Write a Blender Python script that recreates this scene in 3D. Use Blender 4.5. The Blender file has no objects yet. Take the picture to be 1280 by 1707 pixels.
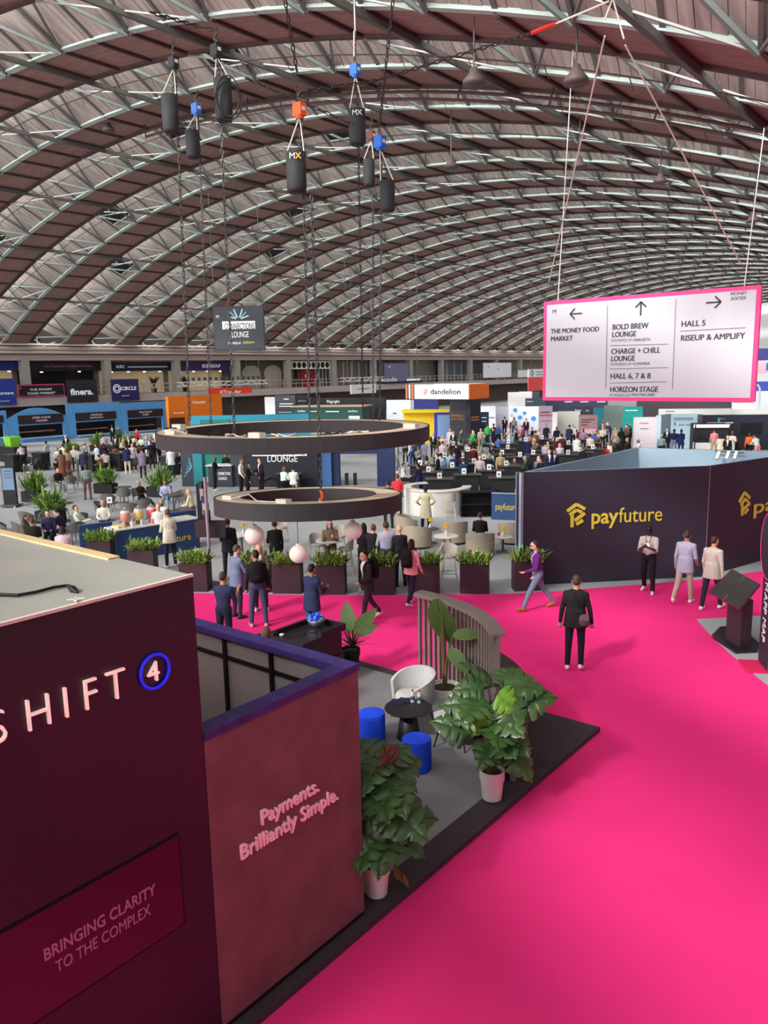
import bpy, bmesh, math, random
import numpy as np
from mathutils import Vector, Matrix

# ------------------------------------------------------------------ camera, world, light, exposure
SC = bpy.context.scene
COL = SC.collection
random.seed(7)
PI = math.pi
FPX, CAMH = 1319.34, 5.7                       # focal length in pixels of the 1280x1707 frame, eye height
YAW, PITCH, ROLL = .680884, .174974, -.0201036
_f = Vector((-math.sin(YAW)*math.cos(PITCH), math.cos(YAW)*math.cos(PITCH), -math.sin(PITCH)))
_r = Vector((math.cos(YAW), math.sin(YAW), 0)); _u = _r.cross(_f)
CR = math.cos(ROLL)*_r + math.sin(ROLL)*_u
CU = -math.sin(ROLL)*_r + math.cos(ROLL)*_u
CF = _f
cam_d = bpy.data.cameras.new('camera'); cam = bpy.data.objects.new('camera', cam_d); COL.objects.link(cam)
cam_d.sensor_fit = 'VERTICAL'; cam_d.sensor_height = 36.0; cam_d.lens = FPX/1707*36.0
cam_d.clip_start = .1; cam_d.clip_end = 600
cam.matrix_world = Matrix(((CR.x, CU.x, -CF.x, 0), (CR.y, CU.y, -CF.y, 0), (CR.z, CU.z, -CF.z, CAMH), (0, 0, 0, 1)))
SC.camera = cam
vs = SC.view_settings
vs.view_transform = 'Standard'; vs.look = 'None'; vs.gamma = 1.0; vs.use_curve_mapping = False
vs.exposure = -0.06
W = bpy.data.worlds.new('sky'); SC.world = W; W.use_nodes = True
W.node_tree.nodes['Background'].inputs[0].default_value = (.78, .86, 1.0, 1)
W.node_tree.nodes['Background'].inputs[1].default_value = .5
SKYLIGHT = 7.0                                 # daylight through the sawtooth windows of the roof
GABLE = 5.5                                    # daylight through the glazed gable behind the viewpoint
sun_d = bpy.data.lights.new('sun', 'SUN'); sun_d.energy = 4.0; sun_d.angle = math.radians(6); sun_d.color = (1, .95, .87)
sun = bpy.data.objects.new('sun', sun_d); COL.objects.link(sun)
sun.rotation_euler = Vector((.08, .80, -.60)).to_track_quat('-Z', 'Y').to_euler()
SC.cycles.max_bounces = 6; SC.cycles.diffuse_bounces = 4; SC.cycles.glossy_bounces = 2
SC.cycles.transmission_bounces = 4; SC.cycles.transparent_max_bounces = 6
SC.cycles.sample_clamp_indirect = 6.0
SC.cycles.caustics_reflective = False; SC.cycles.caustics_refractive = False

# ------------------------------------------------------------------ helpers: points in the place
def ray(px, py):
    return CR*((px-640)/FPX) - CU*((py-853.5)/FPX) + CF
def G(px, py, z=0.0):                          # the point at height z seen at a pixel
    d = ray(px, py); t = (z-CAMH)/d.z
    return Vector((d.x*t, d.y*t, z))
def AX(px, py, X):                             # ... on a wall at this X
    d = ray(px, py); t = X/d.x
    return Vector((X, d.y*t, CAMH+d.z*t))
def AY(px, py, Y):                             # ... on a wall at this Y
    d = ray(px, py); t = Y/d.y
    return Vector((d.x*t, Y, CAMH+d.z*t))
def AD(px, py, dep):                           # ... at this distance
    d = ray(px, py)
    return Vector((d.x*dep, d.y*dep, CAMH+d.z*dep))
def above(px, py, g):                          # height of the point over g that shows at row py
    lo, hi = -1.0, 40.0
    for _ in range(50):
        m = (lo+hi)/2
        v = Vector((g.x, g.y, m-CAMH))
        y = 853.5 - FPX*v.dot(CU)/v.dot(CF)
        if y > py: lo = m
        else: hi = m
    return lo
def lin(c):
    c = c/255.0
    return c/12.92 if c <= .04045 else ((c+.055)/1.055)**2.4
def rgb(r, g, b): return (lin(r), lin(g), lin(b), 1.0)

# ------------------------------------------------------------------ materials
MATS = {}
def mat(name, col, rough=.7, metal=0.0, var=.10, scale=6.0, bump=0.0, spec=.35, emit=None, es=0.0, stretch=None, col2=None):
    """procedural surface: colour with a noise variation, optional grain stretched along an axis"""
    if name in MATS: return MATS[name]
    m = bpy.data.materials.new(name); m.use_nodes = True; nt = m.node_tree
    b = nt.nodes['Principled BSDF']
    b.inputs['Roughness'].default_value = rough; b.inputs['Metallic'].default_value = metal
    b.inputs['Specular IOR Level'].default_value = spec
    if var > 0 or col2:
        tc = nt.nodes.new('ShaderNodeTexCoord'); nz = nt.nodes.new('ShaderNodeTexNoise')
        nz.inputs['Scale'].default_value = scale; nz.inputs['Detail'].default_value = 4
        if stretch:
            mp = nt.nodes.new('ShaderNodeMapping'); mp.inputs['Scale'].default_value = stretch
            nt.links.new(tc.outputs['Object'], mp.inputs[0]); nt.links.new(mp.outputs[0], nz.inputs['Vector'])
        else:
            nt.links.new(tc.outputs['Object'], nz.inputs['Vector'])
        mx = nt.nodes.new('ShaderNodeMix'); mx.data_type = 'RGBA'
        c2 = col2 or tuple(min(1, c*(1+var)) for c in col[:3])+(1,)
        c1 = col if col2 else tuple(c*(1-var) for c in col[:3])+(1,)
        mx.inputs[6].default_value = c1; mx.inputs[7].default_value = c2
        rp = nt.nodes.new('ShaderNodeMapRange'); rp.inputs[1].default_value = .3; rp.inputs[2].default_value = .7
        nt.links.new(nz.outputs['Fac'], rp.inputs[0]); nt.links.new(rp.outputs[0], mx.inputs[0])
        nt.links.new(mx.outputs[2], b.inputs['Base Color'])
        if bump > 0:
            bp = nt.nodes.new('ShaderNodeBump'); bp.inputs['Strength'].default_value = bump; bp.inputs['Distance'].default_value = .02
            nt.links.new(nz.outputs['Fac'], bp.inputs['Height']); nt.links.new(bp.outputs[0], b.inputs['Normal'])
    else:
        b.inputs['Base Color'].default_value = col
    if emit:
        b.inputs['Emission Color'].default_value = emit; b.inputs['Emission Strength'].default_value = es
    MATS[name] = m
    return m
def paint(r, g, b, rough=.55, **k):
    return mat('paint_%d_%d_%d_%d' % (r, g, b, rough*100), rgb(r, g, b), rough, var=k.pop('var', .05), **k)
def cloth(r, g, b):
    return mat('cloth_%d_%d_%d' % (r, g, b), rgb(r, g, b), .85, var=.14, scale=22.0, spec=.2)
def glow(name, r, g, b, s):
    return mat(name, rgb(r, g, b), .5, var=0, emit=rgb(r, g, b), es=s)

def daylight_glass(name, s):                   # bright glazing: lets the sun through and glows with the sky behind it
    if name in MATS: return MATS[name]
    m = bpy.data.materials.new(name); m.use_nodes = True; nt = m.node_tree; nt.nodes.clear()
    e = nt.nodes.new('ShaderNodeEmission'); e.inputs[0].default_value = (.96, .98, 1, 1); e.inputs[1].default_value = s
    t = nt.nodes.new('ShaderNodeBsdfTransparent'); a = nt.nodes.new('ShaderNodeAddShader'); o = nt.nodes.new('ShaderNodeOutputMaterial')
    nt.links.new(e.outputs[0], a.inputs[0]); nt.links.new(t.outputs[0], a.inputs[1]); nt.links.new(a.outputs[0], o.inputs[0])
    MATS[name] = m; return m

# ------------------------------------------------------------------ mesh building
class MB:
    def __init__(s): s.v, s.f, s.m = [], [], []
    def add(s, vs, fs, mi=0):
        o = len(s.v); s.v += [tuple(v) for v in vs]; s.f += [tuple(o+i for i in f) for f in fs]; s.m += [mi]*len(fs); return s
    def box(s, x0, y0, z0, x1, y1, z1, mi=0):
        return s.add([(x0,y0,z0),(x1,y0,z0),(x1,y1,z0),(x0,y1,z0),(x0,y0,z1),(x1,y0,z1),(x1,y1,z1),(x0,y1,z1)],
                     [(3,2,1,0),(4,5,6,7),(0,1,5,4),(1,2,6,5),(2,3,7,6),(3,0,4,7)], mi)
    def hexa(s, p, mi=0):                      # eight corners, bottom four then top four
        return s.add(p, [(3,2,1,0),(4,5,6,7),(0,1,5,4),(1,2,6,5),(2,3,7,6),(3,0,4,7)], mi)
    def bar(s, a, b, w, h=None, up=(0,0,1), mi=0):   # rectangular bar from a to b
        a, b = Vector(a), Vector(b); d = (b-a).normalized(); h = h or w
        u = Vector(up)
        if abs(d.dot(u)) > .98: u = Vector((0,1,0)) if abs(d.y) < .9 else Vector((1,0,0))
        sx = d.cross(u).normalized(); uz = sx.cross(d)
        q = [(-w/2,-h/2),(w/2,-h/2),(w/2,h/2),(-w/2,h/2)]
        return s.hexa([a+sx*i+uz*j for i,j in q]+[b+sx*i+uz*j for i,j in q], mi)
    def prism(s, pts, z0, z1, mi=0, mtop=None):      # polygon in plan (counter-clockwise), raised from z0 to z1
        n = len(pts); o = [(p[0],p[1],z0) for p in pts]+[(p[0],p[1],z1) for p in pts]
        s.add(o, [tuple(range(n-1,-1,-1))], mi); k = len(s.v)-2*n
        s.f.append(tuple(k+n+i for i in range(n))); s.m.append(mi if mtop is None else mtop)
        for i in range(n):
            j = (i+1) % n; s.f.append((k+i,k+j,k+n+j,k+n+i)); s.m.append(mi)
        return s
    def lathe(s, prof, n=16, c=(0,0,0), mi=0, cap=True, sx=1.0, sy=1.0):   # profile of (radius, z)
        vs = []
        for r, z in prof:
            for i in range(n):
                a = 2*PI*i/n; vs.append((c[0]+sx*r*math.cos(a), c[1]+sy*r*math.sin(a), c[2]+z))
        fs = []
        for k in range(len(prof)-1):
            for i in range(n):
                j = (i+1) % n; fs.append((k*n+i, k*n+j, (k+1)*n+j, (k+1)*n+i))
        if cap: fs += [tuple(range(n-1,-1,-1)), tuple((len(prof)-1)*n+i for i in range(n))]
        return s.add(vs, fs, mi)
    def tube(s, pts, r, n=6, mi=0, cap=True):        # round tube along a polyline; r a number or one per point
        pts = [Vector(p) for p in pts]; m = len(pts); rs = r if isinstance(r, (list, tuple)) else [r]*m
        vs = []; prev = None
        for k in range(m):
            d = (pts[min(k+1,m-1)]-pts[max(k-1,0)]).normalized()
            if prev is None:
                u = Vector((0,0,1)) if abs(d.z) < .9 else Vector((1,0,0))
                a = d.cross(u).normalized()
            else:
                a = (prev-d*prev.dot(d)).normalized()
            prev = a; b = d.cross(a)
            for i in range(n):
                t = 2*PI*i/n; vs.append(pts[k]+(a*math.cos(t)+b*math.sin(t))*rs[k])
        fs = []
        for k in range(m-1):
            for i in range(n):
                j = (i+1) % n; fs.append((k*n+i, k*n+j, (k+1)*n+j, (k+1)*n+i))
        if cap: fs += [tuple(range(n-1,-1,-1)), tuple((m-1)*n+i for i in range(n))]
        return s.add(vs, fs, mi)
    def mesh(s, name, mats, smooth=False):
        me = bpy.data.meshes.new(name); me.from_pydata(s.v, [], s.f)
        for m in (mats if isinstance(mats, (list, tuple)) else [mats]): me.materials.append(m)
        if any(s.m): me.polygons.foreach_set('material_index', s.m)
        if smooth: me.polygons.foreach_set('use_smooth', [True]*len(me.polygons))
        me.update(); return me
    def build(s, name, mats, parent=None, loc=None, rz=None, smooth=False):
        return link(name, s.mesh(name, mats, smooth), parent, loc, rz)
def link(name, data, parent=None, loc=None, rz=None):
    o = bpy.data.objects.new(name, data); COL.objects.link(o)
    if parent is not None: o.parent = parent
    if loc is not None: o.location = loc
    if rz is not None: o.rotation_euler = (0, 0, rz)
    return o
def thing(name, label, cat, loc=(0,0,0), rz=0.0, group=None):
    o = link(name, None, None, loc, rz); o.empty_display_size = .1; o['kind'] = 'thing'
    return tag(o, label, cat, group)
def tag(o, label, cat, group=None, kind=None):
    o['label'] = label; o['category'] = cat
    if group: o['group'] = group
    if kind: o['kind'] = kind
    return o
def struct(o, label=None, cat=None):
    o['kind'] = 'structure'
    if label: o['label'] = label
    if cat: o['category'] = cat
    return o
def part(parent, name, mb, mats, smooth=False, label=None, kind=None):
    o = mb.build(name, mats, parent, smooth=smooth)
    if label: o['label'] = label
    if kind: o['kind'] = kind
    return o
def copy_tree(o, parent=None):
    c = o.copy(); COL.objects.link(c)
    if parent is not None: c.parent = parent
    for ch in list(o.children): copy_tree(ch, c)
    return c
def again(o, label, loc, rz=0.0, scale=None):
    c = copy_tree(o); c['label'] = label; c.location = loc; c.rotation_euler = (0, 0, rz)
    if scale: c.scale = scale
    return c
def wm(o):                                     # where an object stands, through its parents
    M = Matrix.LocRotScale(o.location, o.rotation_euler, o.scale)
    return M if o.parent is None else wm(o.parent) @ o.matrix_parent_inverse @ M
def text(s, parent, origin, right, up, size, m, ext=.004, bold=0.0, align='LEFT', squeeze=1.0, name='lettering', width=None, spacing=1.0):
    """lettering as flat raised characters standing on a face: origin is the start of the base line, size the capital height"""
    if 'M' in s: bold = min(bold, 0)
    if s.startswith('~'):                      # print too small to read: a plain line
        right = Vector(right).normalized(); up = Vector(up).normalized(); w = width or size*.6*len(s); o_ = Vector(origin)
        n_ = right.cross(up)*.004; c4 = [o_, o_+right*w, o_+right*w+up*size*.6, o_+up*size*.6]
        ob = link('print_line', MB().hexa([v-n_ for v in c4]+[v+n_ for v in c4]).mesh('print_line', m), parent)
        if parent is not None: ob.matrix_parent_inverse = wm(parent).inverted()
        return ob
    cu = bpy.data.curves.new('lettering', 'FONT'); cu.body = s; cu.extrude = ext; cu.offset = bold
    cu.align_x = align; cu.size = 1.0; cu.space_character = spacing; cu.resolution_u = 3; cu.space_line = .95
    o = bpy.data.objects.new('lettering_source', cu); COL.objects.link(o)
    dg = bpy.context.evaluated_depsgraph_get()
    me = bpy.data.meshes.new_from_object(o.evaluated_get(dg))
    COL.objects.unlink(o); bpy.data.objects.remove(o)
    me.materials.clear(); me.materials.append(m)
    right = Vector(right).normalized(); up = Vector(up).normalized(); nrm = right.cross(up)
    k = size/.69
    sx = k*squeeze
    if width and len(me.vertices):
        xs = [v.co.x for v in me.vertices]; sx = width/max(1e-6, max(xs)-min(xs))
    ob = link(name, me, parent)
    origin = Vector(origin)
    Mx = Matrix(((right.x*sx, up.x*k, nrm.x, origin.x), (right.y*sx, up.y*k, nrm.y, origin.y), (right.z*sx, up.z*k, nrm.z, origin.z), (0,0,0,1)))
    me.transform(Mx)
    if parent is not None: ob.matrix_parent_inverse = wm(parent).inverted()      # the lettering is given in world coordinates
    return ob

# ------------------------------------------------------------------ the hall: roof
mint = mat('mint_steel', rgb(182, 199, 190), .5, var=.06, scale=3)
brace_m = mat('grey_green_steel', rgb(104, 114, 108), .6, var=.06, scale=3)
dksteel = mat('dark_steel', rgb(92, 92, 88), .55, var=.08, scale=3)
rust = mat('brown_steel', rgb(78, 58, 56), .6, var=.1, scale=2)
red_s = mat('red_brown_soffit_board', rgb(158, 122, 114), .8, var=0, scale=1.2, bump=.15, stretch=(1, 6, 1), col2=rgb(134, 104, 97))
plank_m = mat('weathered_plank', rgb(172, 162, 154), .85, scale=1.6, bump=.2, stretch=(3.0, .5, .5), col2=rgb(138, 122, 116))
black_m = mat('black_void', rgb(18, 18, 20), .6, var=0)
rod_m = mat('pale_tie_rod', rgb(158, 160, 153), .5, var=.05)
white_rod = mat('white_painted_steel', rgb(228, 228, 218), .5, var=.05)
XC, ZC, RAD = -36.0, -61.75, 80.0
BAY, Y0, KMIN, KMAX, HW, WS = 5.9, 18.0, -6, 26, 2.0, 2.5
TH0, TH1 = math.radians(-27.45), math.radians(27.45)
DV = math.radians(3.1); TP = math.radians(2.87)
def arc(th, y, dr=0.0): return Vector((XC+(RAD+dr)*math.sin(th), y, ZC+(RAD+dr)*math.cos(th)))
def frange(a, b, s):
    n = int(math.floor((b-a)/s+1e-6)); return [a+i*s for i in range(n+1)]
VN = [TP+DV/2+DV*i for i in range(-12, 10) if TH0+.01 < TP+DV/2+DV*i < TH1-.01]
PN = [TP+2*DV*i for i in range(-6, 6) if TH0 < TP+2*DV*i < TH1]
RAF = [TP+DV/2*i for i in range(-40, 40) if TH0 < TP+DV/2*i < TH1]
ceiling = link('ceiling', None); struct(ceiling, 'vaulted sawtooth hall roof of grey planks, red soffits and mint trusses', 'roof')
def arcstrip(mb, y0, d0, y1, d1, ths, thick=.05, mi=0):
    """a sheet between two arcs, with a little thickness"""
    for a, b in zip(ths[:-1], ths[1:]):
        p = [arc(a,y0,d0), arc(b,y0,d0), arc(b,y1,d1), arc(a,y1,d1)]
        q = [arc(a,y0,d0+thick), arc(b,y0,d0+thick), arc(b,y1,d1+thick), arc(a,y1,d1+thick)]
        mb.hexa(p+q, mi)
n_plank = n_soff = n_brace = 0
for k in range(KMIN, KMAX+1):
    yk = Y0+BAY*k; yw = yk+WS; yn = yk+BAY
    ths = [TH0+(TH1-TH0)*i/48 for i in range(49)]
    # truss: lower chord, edge beam on the far side of the soffit, web members on the slope
    tr = link('roof_truss', None, ceiling)
    mb = MB()
    for a, b in zip(ths[:-1], ths[1:]):
        mb.hexa([arc(a,yk-.16,-.05), arc(b,yk-.16,-.05), arc(b,yk+.16,-.05), arc(a,yk+.16,-.05), arc(a,yk-.16,.0), arc(b,yk-.16,.0), arc(b,yk+.16,.0), arc(a,yk+.16,.0)])
        mb.hexa([arc(a,yk-.10,0), arc(b,yk-.10,0), arc(b,yk+.03,0), arc(a,yk+.03,0), arc(a,yk-.10,.20), arc(b,yk-.10,.20), arc(b,yk+.03,.20), arc(a,yk+.03,.20)])
    part(tr, 'lower_chord', mb, mint)
    mb = MB()
    for a, b in zip(ths[:-1], ths[1:]):
        mb.hexa([arc(a,yw-.12,-.1), arc(b,yw-.12,-.1), arc(b,yw+.12,-.1), arc(a,yw+.12,-.1), arc(a,yw-.12,.3), arc(b,yw-.12,.3), arc(b,yw+.12,.3), arc(a,yw+.12,.3)])
    part(tr, 'edge_beam', mb, rust)
    # web members lie just below the slope that comes down to this chord
    def slope(th, t, off=-.12):                # t 0 at the chord, 1 at the top of the window of the bay before
        return arc(th, yk-(BAY-WS)*t, HW*t+off)
    mb = MB()
    for j, th in enumerate(VN):
        pieces = [(slope(th, .02), slope(th, .98), .10, dksteel), (slope(th, .02, -.2), slope(th-DV*.85, .98, -.2), .11, brace_m), (slope(th, .02, -.16), slope(th+DV*.5, .98, -.16), .08, dksteel)]
        for a, b, w, mt in pieces:
            if k in (-1, 0, 1, 2, 3) and arc(th,yk).x < -2 and n_brace < 290:
                part(tr, 'brace', MB().bar(a, b, w, w*1.0), mt); n_brace += 1
            else:
                mb.bar(a, b, w, w, mi=0 if mt is brace_m else 1)
    for th in RAF:
        mb.bar(slope(th, 0, -.03), slope(th, 1, -.03), .11, .1, mi=1)
        mb.bar(arc(th, yk+.1, -.05), arc(th, yw-.1, -.05), .10, .14, mi=2)
    o = part(tr, 'rafters', mb, [brace_m, dksteel, rust], kind='stuff')
    # soffit boards
    so = link('soffit', None, ceiling); rest = MB()
    eds = [TH0]+[t for t in RAF]+[TH1]
    for a, b in zip(eds[:-1], eds[1:]):
        m2 = MB(); e = .0004
        arcstrip(m2, yk, 0, yw, 0, [a+e, b-e])
        if 0 <= k <= 9 and n_soff < 300 and arc(a, yk).x < -8:
            part(so, 'soffit_panel', m2, red_s); n_soff += 1
        else: rest.add(m2.v, m2.f)
    part(so, 'soffit_boards', rest, red_s, kind='stuff') if rest.v else None
    # sloping plank faces from the top of the window down to the next chord
    sl = link('plank_slope', None, ceiling); rest = MB(); pw = DV/2/6
    vent = {-1: [-6.2], 0: [-9.3, 6.2], 1: [-17.05, -1.5], 2: [-12.4, 3.1], 3: [-18.6], 4: [-7.75], 5: [-14], 6: [-3], 8: [-12], 10: [-7]}.get(k, [])
    th = TP-DV/2*40
    while th < TH1:
        a, b = th, th+pw; th += pw
        if a < TH0 or b > TH1: continue
        m2 = MB(); e = pw*.03; dz = random.uniform(-.012, .012)
        y1, y2 = yw, yn
        m2.hexa([arc(a+e,y1,HW+dz), arc(b-e,y1,HW+dz), arc(b-e,y2,dz), arc(a+e,y2,dz), arc(a+e,y1,HW+.05+dz), arc(b-e,y1,HW+.05+dz), arc(b-e,y2,.05+dz), arc(a+e,y2,.05+dz)])
        if k in (-1, 0) and n_plank < 300 and arc(a,yn).x < -4:
            part(sl, 'plank', m2, plank_m); n_plank += 1
        else: rest.add(m2.v, m2.f)
    if rest.v: part(sl, 'plank_field', rest, plank_m, kind='stuff')
    mb = MB(); arcstrip(mb, yw, HW+.08, yn, .08, ths, .03)
    part(sl, 'roof_deck', mb, dksteel)
    for i, tv in enumerate(vent):              # smoke vents in the slope
        t0, t1 = math.radians(tv), math.radians(tv)+DV*.5
        def sp(t, f, off): return arc(t, yn-(BAY-WS)*f, HW*f+off)
        mb = MB(); mb.hexa([sp(t0,.22,-.07), sp(t1,.22,-.07), sp(t1,.88,-.07), sp(t0,.88,-.07), sp(t0,.22,-.04), sp(t1,.22,-.04), sp(t1,.88,-.04), sp(t0,.88,-.04)])
        v = part(sl, 'smoke_vent', mb, black_m, label='dark open smoke vent')
        mb = MB().bar(sp(t0,.62,-.15), sp(t1,.28,-.15), .05).bar(sp((t0+t1)/2,.45,-.17), sp((t0+t1)/2+.006,.75,-.17), .05)
        for q0, q1 in (((t0,.2),(t1,.2)),((t1,.2),(t1,.9))):
            mb.bar(sp(*q0,-.08), sp(*q1,-.08), .06)
        part(v, 'vent_bars', mb, rod_m)
    # sawtooth window: the daylight of the hall
    mb = MB()
    sg = [TH0+(TH1-TH0)*i/14 for i in range(15)]
    for a, b in zip(sg[:-1], sg[1:]):
        mb.add([arc(a,yw+.14,.32), arc(b,yw+.14,.32), arc(b,yw+.14,HW-.05), arc(a,yw+.14,HW-.05)], [(0,1,2,3)])
    part(sl, 'skylight_glazing', mb, daylight_glass('skylight_glass', SKYLIGHT))
    # wind bracing across the open strip, on either side of each purlin
    for th in PN:
        if k < 0 and abs(th) > 1: continue
        mb = MB().bar(arc(th+DV/2, yn, -.12), arc(th-DV/2, yw, -.12), .05)
        if k <= 12: part(tr, 'wind_brace', mb, rod_m)
for th in PN:
    mb = MB().bar(arc(th, Y0+BAY*KMIN, -.2), arc(th, Y0+BAY*(KMAX+1), -.2), .14, .18)
    part(ceiling, 'purlin', mb, dksteel)
YEND, YBACK = Y0+BAY*(KMAX+1), Y0+BAY*KMIN

# ------------------------------------------------------------------ the hall: floor and walls
floor_m = mat('grey_carpet', rgb(168, 172, 174), .95, var=.05, scale=.35, bump=.0, spec=.1)
pink_m = mat('pink_carpet', rgb(248, 56, 136), .95, var=.06, scale=.5, spec=.05)
struct(MB().box(-78, YBACK-12, -.3, 6, YEND, 0).build('floor', floor_m), 'light grey carpet floor of the exhibition hall', 'floor')
conc = mat('concrete_wall', rgb(150, 146, 142), .85, var=.08, scale=.8)
struct(MB().box(5.4, YBACK-12, 0, 6, YEND, 12).build('wall_right', conc), 'plain wall along the gallery behind the viewpoint', 'wall')
struct(MB().box(-78, YEND, 0, 6, YEND+.5, 20).build('wall_end', mat('end_wall', rgb(176, 176, 174), .8, var=.06, scale=.3)), 'pale gable wall closing the far end', 'wall')
gw = MB()
for i in range(12):
    x0 = -73+i*6.1
    zt = ZC+math.sqrt(RAD**2-(min(abs(x0-XC), abs(x0+6.1-XC), 37))**2)-1.2 if True else 12
    gw.add([(x0+.2,YBACK-4,4.5),(x0+5.9,YBACK-4,4.5),(x0+5.9,YBACK-4,max(8,zt-.6)),(x0+.2,YBACK-4,max(8,zt-.6))], [(0,1,2,3)])
struct(gw.build('window_1', mat('gable_glass', rgb(235, 240, 245), .3, var=0, emit=(1, .98, .95, 1), es=GABLE)), 'glazed gable behind the viewpoint', 'window')

# ------------------------------------------------------------------ the gallery along the far left wall
XG = -74.0
fascia_m = mat('gallery_fascia', rgb(176, 162, 156), .8, var=.06, scale=.6)
colm = mat('gallery_column', rgb(150, 144, 136), .8, var=.05)
gal = link('wall_left', None); struct(gal, 'two storey gallery wall with columns, railings and shop recesses', 'wall')
ya, yb = YBACK-2, YEND
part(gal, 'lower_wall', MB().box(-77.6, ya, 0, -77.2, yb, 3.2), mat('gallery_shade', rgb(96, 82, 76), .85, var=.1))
part(gal, 'slab', MB().box(-77.2, ya, 3.15, XG, yb, 3.95), fascia_m)
part(gal, 'upper_wall', MB().box(-77.6, ya, 3.95, -77.2, yb, 7.6), mat('gallery_back', rgb(140, 130, 124), .85, var=.1, scale=.5))
part(gal, 'lintel', MB().box(-77.2, ya, 7.45, XG, yb, 8.0), mat('lintel_paint', rgb(170, 146, 140), .7, var=.08))
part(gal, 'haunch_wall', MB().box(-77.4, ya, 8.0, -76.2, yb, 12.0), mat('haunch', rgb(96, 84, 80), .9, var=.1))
for z, r, c in ((8.2, .14, (190, 172, 164)), (8.55, .2, (176, 158, 150)), (8.92, .10, (225, 215, 205))):
    part(gal, 'gutter_pipe', MB().tube([(XG+.35, ya, z), (XG+.35, yb, z)], r, 8), paint(*c, .4))
part(gal, 'gutter_shelf', MB().box(-76.2, ya, 8.0, XG+.2, yb, 8.06), rust)
for k in range(KMIN, KMAX+1):                  # springings: soffit haunch, post and little lattice in each bay
    yk = Y0+BAY*k
    a = arc(TH0, yk)
    h = MB().hexa([(a.x, yk, a.z), (a.x, yk+WS, a.z), (XG-2.0, yk+WS, a.z-1.05), (XG-2.0, yk, a.z-1.05),
                   (a.x, yk, a.z+.1), (a.x, yk+WS, a.z+.1), (XG-2.0, yk+WS, a.z-.9), (XG-2.0, yk, a.z-.9)])
    if 2 <= k <= 20:
        part(gal, 'haunch_panel', h, red_s)
        m2 = MB().bar((XG-1.0, yk+WS, 8.0), (XG+.6, yk+WS+.1, a.z+.5), .25, mi=0)
        m2.bar((XG-.6, yk+WS+.2, 8.2), (XG-.2, yk+BAY-.3, 9.2), .10, mi=1).bar((XG-.6, yk+WS+1.0, 9.6), (XG-.4, yk+BAY-.6, 8.3), .08, mi=1)
        m2.bar((XG-.5, yk+WS+.3, 8.6), (XG-.5, yk+BAY-.2, 8.6), .10, mi=1).bar((XG-.6, yk+WS+1.6, 8.2), (XG-.5, yk+WS+1.4, 10.2), .07, mi=1)
        part(gal, 'springing_lattice', m2, [rust, mint])
        part(gal, 'void_panel', MB().hexa([(XG-1.6, yk+WS+.2, 8.3), (XG-1.6, yk+BAY-.6, 8.3), (XG-1.5, yk+BAY-.6, 8.3), (XG-1.5, yk+WS+.2, 8.3),
                                            (XG-1.6, yk+WS+.2, 11.0), (XG-1.6, yk+BAY-1.6, 10.6), (XG-1.5, yk+BAY-1.6, 10.6), (XG-1.5, yk+WS+.2, 11.0)]), black_m)  # black panel painted in as the dark void behind the lattice
for px in (41, 177.5, 293.5, 394, 479, 555, 622, 683, 735, 783, 826, 866):
    p = AX(px, 620, XG-.4)
    part(gal, 'column', MB().box(XG-.75, p.y-.38, 3.95, XG-.05, p.y+.38, 7.45), colm)
rail_m = paint(168, 160, 152, .5)
yr0, yr1 = AX(160, 650, XG).y, AX(905, 640, XG).y
for z in (4.95, 4.5): part(gal, 'handrail', MB().bar((XG-.1, yr0, z), (XG-.1, yr1, z), .07, .07), rail_m)
n = int((yr1-yr0)/1.15)
for i in range(n+1):
    part(gal, 'baluster', MB().box(XG-.13, yr0+i*1.15-.03, 3.95, XG-.07, yr0+i*1.15+.03, 4.95), rail_m)
def gp(px, py, dx=0.0): return AX(px, py, XG+dx)
def wallsign(name, label, cat, x0, y0, x1, y1, m, X, th=.12, texts=(), group=None, frame=None, hang=False):
    """a flat board standing along a plane X = const, its face towards +X; texts: (string, px, py, cap height in px, material, bold)"""
    a, b = AX(x0, y0, X), AX(x1, y1, X); c = AX(x0, y1, X)
    z1, z0 = a.z, c.z
    t = thing(name, label, cat, (X, (a.y+b.y)/2, z0), 0, group)
    hy = (b.y-a.y)/2
    bo = part(t, 'board', MB().box(-th, -hy, 0, 0, hy, z1-z0), m)
    if hang:
        for f in (-.8, .8): part(t, 'hanging_wire', MB().tube([(-th/2, hy*f, z1-z0), (-th/2, hy*f, ZC+math.sqrt(RAD**2-(X-XC)**2)-z0)], .02, 5), dksteel)
    if frame: part(t, 'frame', MB().box(-th-.02, -hy-.12, -.12, -.03, hy+.12, z1-z0+.12), frame)
    for q in texts:
        s, px, py, ph, tm = q[:5]; bold = q[5] if len(q) > 5 else 0.0; wpx = q[6] if len(q) > 6 else None
        p = AX(px, py, X+.012); p2 = AX(px, py-ph, X+.012)
        w = (AX(px+wpx, py, X).y-p.y) if wpx else None
        text(s, bo, p, (0,1,0), (0,0,1), p2.z-p.z, tm, bold=bold, width=w)
    return t
whi = mat('white_lettering', rgb(238, 238, 238), .6, var=0, emit=rgb(238, 238, 238), es=.15)
wsoft = mat('dim_white_lettering', rgb(200, 200, 205), .6, var=0)
navy = paint(36, 40, 92); dark_navy = paint(30, 32, 52); blk = paint(24, 24, 28); plum = paint(42, 34, 48)
wallsign('gallery_banner', 'royal blue banner reading erwave on the gallery front', 'banner', -40, 632, 28.5, 677.5, paint(40, 56, 140), XG+.25, texts=[('erwave', 0.5, 658, 5.4, whi, .0, 22), ('~~~', -14, 670, 1.8, wsoft, 0, 30)])
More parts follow.
